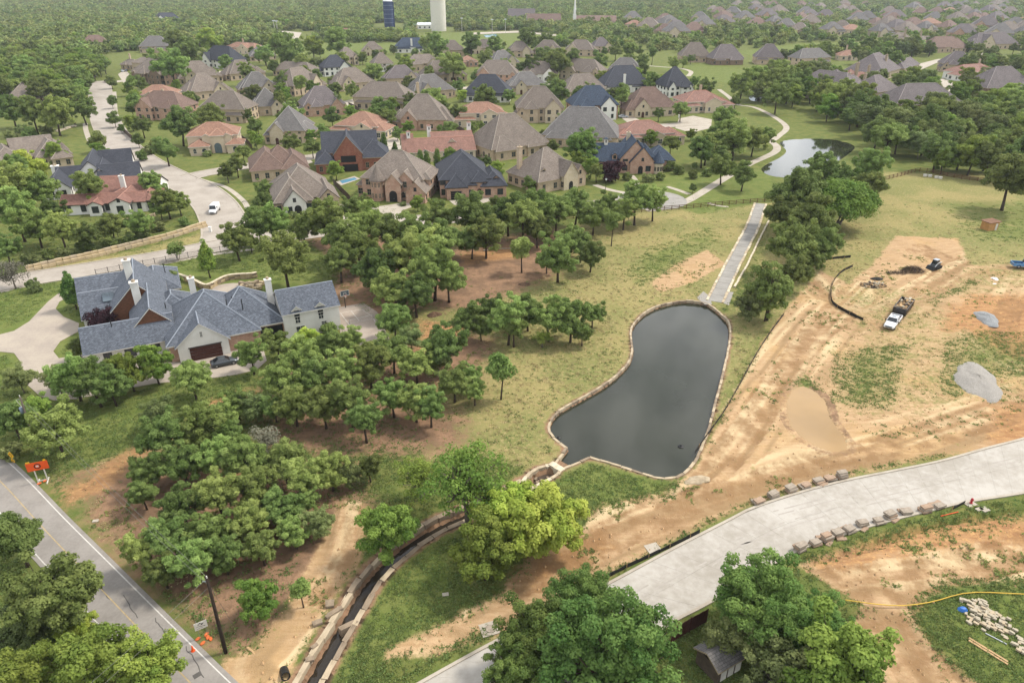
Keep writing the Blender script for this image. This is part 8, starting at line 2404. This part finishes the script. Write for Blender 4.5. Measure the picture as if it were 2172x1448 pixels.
sheet("far_street", G([(1985, 170), (2000, 168), (2030, 180), (2036, 190), (2026, 212), (2012, 212), (2010, 190), (1984, 186)]), 0.2, "concrete_walk")
sheet("far_street", G([(2040, 124), (2090, 112), (2100, 116), (2050, 130)]), 0.2, "concrete_walk")

# ------------------------------------------------------------------ ground cover nobody could count: grass tufts, weeds, clods
def sample(A, x, y):
    i = np.clip(np.searchsorted(gx, x), 1, len(gx) - 1); j = np.clip(np.searchsorted(gy, y), 1, len(gy) - 1)
    return A[j, i]
def tuft_mesh(seed, n_, h, w, mat):
    rs = np.random.default_rng(seed)
    k = n_
    C = np.stack([rs.normal(0, w * 0.4, k), rs.normal(0, w * 0.4, k), rs.uniform(0.02, h * 0.8, k)], 1)
    N = rs.normal(size=(k, 3)); N[:, 2] = np.abs(N[:, 2]) * 0.6 + 0.3; N /= np.linalg.norm(N, axis=1)[:, None]
    return bpy.data.objects.new("tuft_source", leaf_mesh("tuft", C, N, h * 0.9, mat, rs, None, 1.8))
leafmat("tuft_green", "60732f", "80904c", 0.3)
leafmat("tuft_dry", "96905a", "bda878", 0.3)
leafmat("tuft_weed", "6d7e38", "969a52", 0.3)
plain("clod", "b5946e", 0.95, 0.2, 3, hexb="a2815d")
def clod_src(seed):
    r = random.Random(seed); q = MB()
    pts_ = [(r.uniform(.7, 1.2) * math.cos(a), r.uniform(.7, 1.2) * math.sin(a)) for a in (0, 1.2, 2.4, 3.7, 5.0)]
    for i in range(5):
        a, b_ = pts_[i], pts_[(i + 1) % 5]
        q.poly([(a[0] * .12, a[1] * .12, 0), (b_[0] * .12, b_[1] * .12, 0), (0.0, 0.0, 0.13)])
    return bpy.data.objects.new("clod_source", q.mesh("clod", ["clod"]))
def scatter(name, label, cat, X, Y, src, smin, smax, seed):
    rs = np.random.default_rng(seed)
    m = bpy.data.meshes.new(name)
    Z = sample(GZ, X, Y)
    m.vertices.add(len(X)); m.vertices.foreach_set("co", np.stack([X, Y, Z], 1).astype(np.float32).ravel())
    m.attributes.new("size", 'FLOAT', 'POINT').data.foreach_set("value", rs.uniform(smin, smax, len(X)).astype(np.float32))
    m.attributes.new("turn", 'FLOAT', 'POINT').data.foreach_set("value", rs.uniform(0, 6.28, len(X)).astype(np.float32))
    nt = bpy.data.node_groups.new(name, 'GeometryNodeTree')
    nt.interface.new_socket("Geometry", in_out='INPUT', socket_type='NodeSocketGeometry'); nt.interface.new_socket("Geometry", in_out='OUTPUT', socket_type='NodeSocketGeometry')
    a, b_ = nt.nodes.new("NodeGroupInput"), nt.nodes.new("NodeGroupOutput")
    def nm_(s):
        x = nt.nodes.new("GeometryNodeInputNamedAttribute"); x.data_type = 'FLOAT'; x.inputs["Name"].default_value = s
        return x.outputs["Attribute"]
    c = nt.nodes.new("ShaderNodeCombineXYZ"); nt.links.new(nm_("turn"), c.inputs["Z"])
    oi = nt.nodes.new("GeometryNodeObjectInfo"); oi.inputs["Object"].default_value = src; oi.inputs["As Instance"].default_value = True
    ip = nt.nodes.new("GeometryNodeInstanceOnPoints")
    nt.links.new(a.outputs[0], ip.inputs["Points"]); nt.links.new(oi.outputs["Geometry"], ip.inputs["Instance"]); nt.links.new(c.outputs[0], ip.inputs["Rotation"]); nt.links.new(nm_("size"), ip.inputs["Scale"])
    nt.links.new(ip.outputs[0], b_.inputs[0])
    o = tag(link(name, m), label, cat, kind="stuff"); o.modifiers.new("scatter", 'NODES').node_group = nt
rs_ = np.random.default_rng(77)
N_ = 480000
YY = 34 + (rs_.random(N_) ** 1.2) * 190
XX = (rs_.random(N_) * 2 - 1) * (0.86 * YY + 14)
inside = np.ones(N_, bool)
for P_ in (POND, BASIN, CREEK_DIG, NEWROAD, PUDDLE.tolist()):
    inside &= poly_sd(P_, XX, YY, 3) > 0.35
for L_, w_ in ((ASPH_C, 3.6), (CROSS_C, 4.6), (MAIN_C, 5.6), (FLUME_C, 2.0)):
    inside &= line_sd(L_, XX, YY, 8) > w_
for px_ in ([(172, 592), (135, 614), (62, 682), (-60, 725), (-60, 742), (30, 749), (46, 790), (85, 840), (165, 846), (330, 813), (545, 784), (566, 765), (500, 742), (384, 768), (125, 760), (113, 745), (165, 704), (118, 655), (232, 582)], [(165, 600), (260, 555), (370, 575), (560, 600), (700, 600), (840, 742), (800, 760), (600, 720), (490, 750), (384, 771), (180, 750)]):
    inside &= poly_sd(G(px_), XX, YY, 3) > 0.3
XX, YY = XX[inside], YY[inside]
nse = lattice(XX, YY, 2.3, 21) * 0.6 + lattice(XX, YY, 7.0, 22) * 0.4
d_, s_o, di, re_, lu = (sample(A, XX, YY) for A in (A_dry, A_soil, A_dirt, A_red, A_lush))
bare = np.clip(np.maximum(di, re_) + s_o * 0.75, 0, 1)
u_ = rs_.random(len(XX)) / (1 - sst(YY, 130, 222) + 1e-3)
gsel = (u_ < 0.34 * (1 - bare * (lu < 0.3)) * (1 - 0.9 * (d_ > 0.5) * (lu < 0.3)) * (0.35 + nse))
dsel = ~gsel & (u_ < 0.16 * (d_ > 0.35) * (1 - np.clip(di + s_o, 0, 1)) * (0.3 + nse))
wsel = ~gsel & ~dsel & (u_ < 0.12 * (bare > 0.3)) & (nse > 0.66)
csel = ~gsel & ~dsel & ~wsel & (rs_.random(len(XX)) > 0.985) & (YY < 150) & (np.maximum(di, re_) > 0.4)
scatter("grass", "green grass tufts over the lawns and meadow", "grass", XX[gsel], YY[gsel], tuft_mesh(1, 16, 0.13, 0.6, "tuft_green"), 0.5, 1.2, 1)
scatter("dry_grass", "dry straw-coloured grass over the mown field", "grass", XX[dsel], YY[dsel], tuft_mesh(2, 16, 0.11, 0.6, "tuft_dry"), 0.5, 1.2, 2)
scatter("weeds", "scattered weeds on the bare earth", "weeds", XX[wsel], YY[wsel], tuft_mesh(3, 18, 0.14, 0.5, "tuft_weed"), 0.4, 1.3, 3)
scatter("clods", "loose clods of earth on the bare ground", "earth", XX[csel], YY[csel], clod_src(4), 0.6, 2.0, 4)
print("SCATTER", gsel.sum(), dsel.sum(), wsel.sum(), csel.sum())
# ------------------------------------------------------------------ air: pale haze over the whole place
q = MB(); q.box(-5000, 5000, -200, 4500, -4.0, 92.0)
hz_o = tag(q.build("haze", []), "pale summer haze", "haze", kind="stuff") if False else None
hm = bpy.data.materials.new("haze"); hm.use_nodes = True
hn, hl = hm.node_tree.nodes, hm.node_tree.links
hn.remove(hn["Principled BSDF"])
pv = hn.new("ShaderNodeVolumePrincipled")
pv.inputs["Color"].default_value = (0.86, 0.92, 1.0, 1)
pv.inputs["Density"].default_value = 0.00008
hl.new(pv.outputs[0], hn["Material Output"].inputs["Volume"])
MATS["haze"] = hm
tag(q.build("haze", "haze"), kind="stuff")
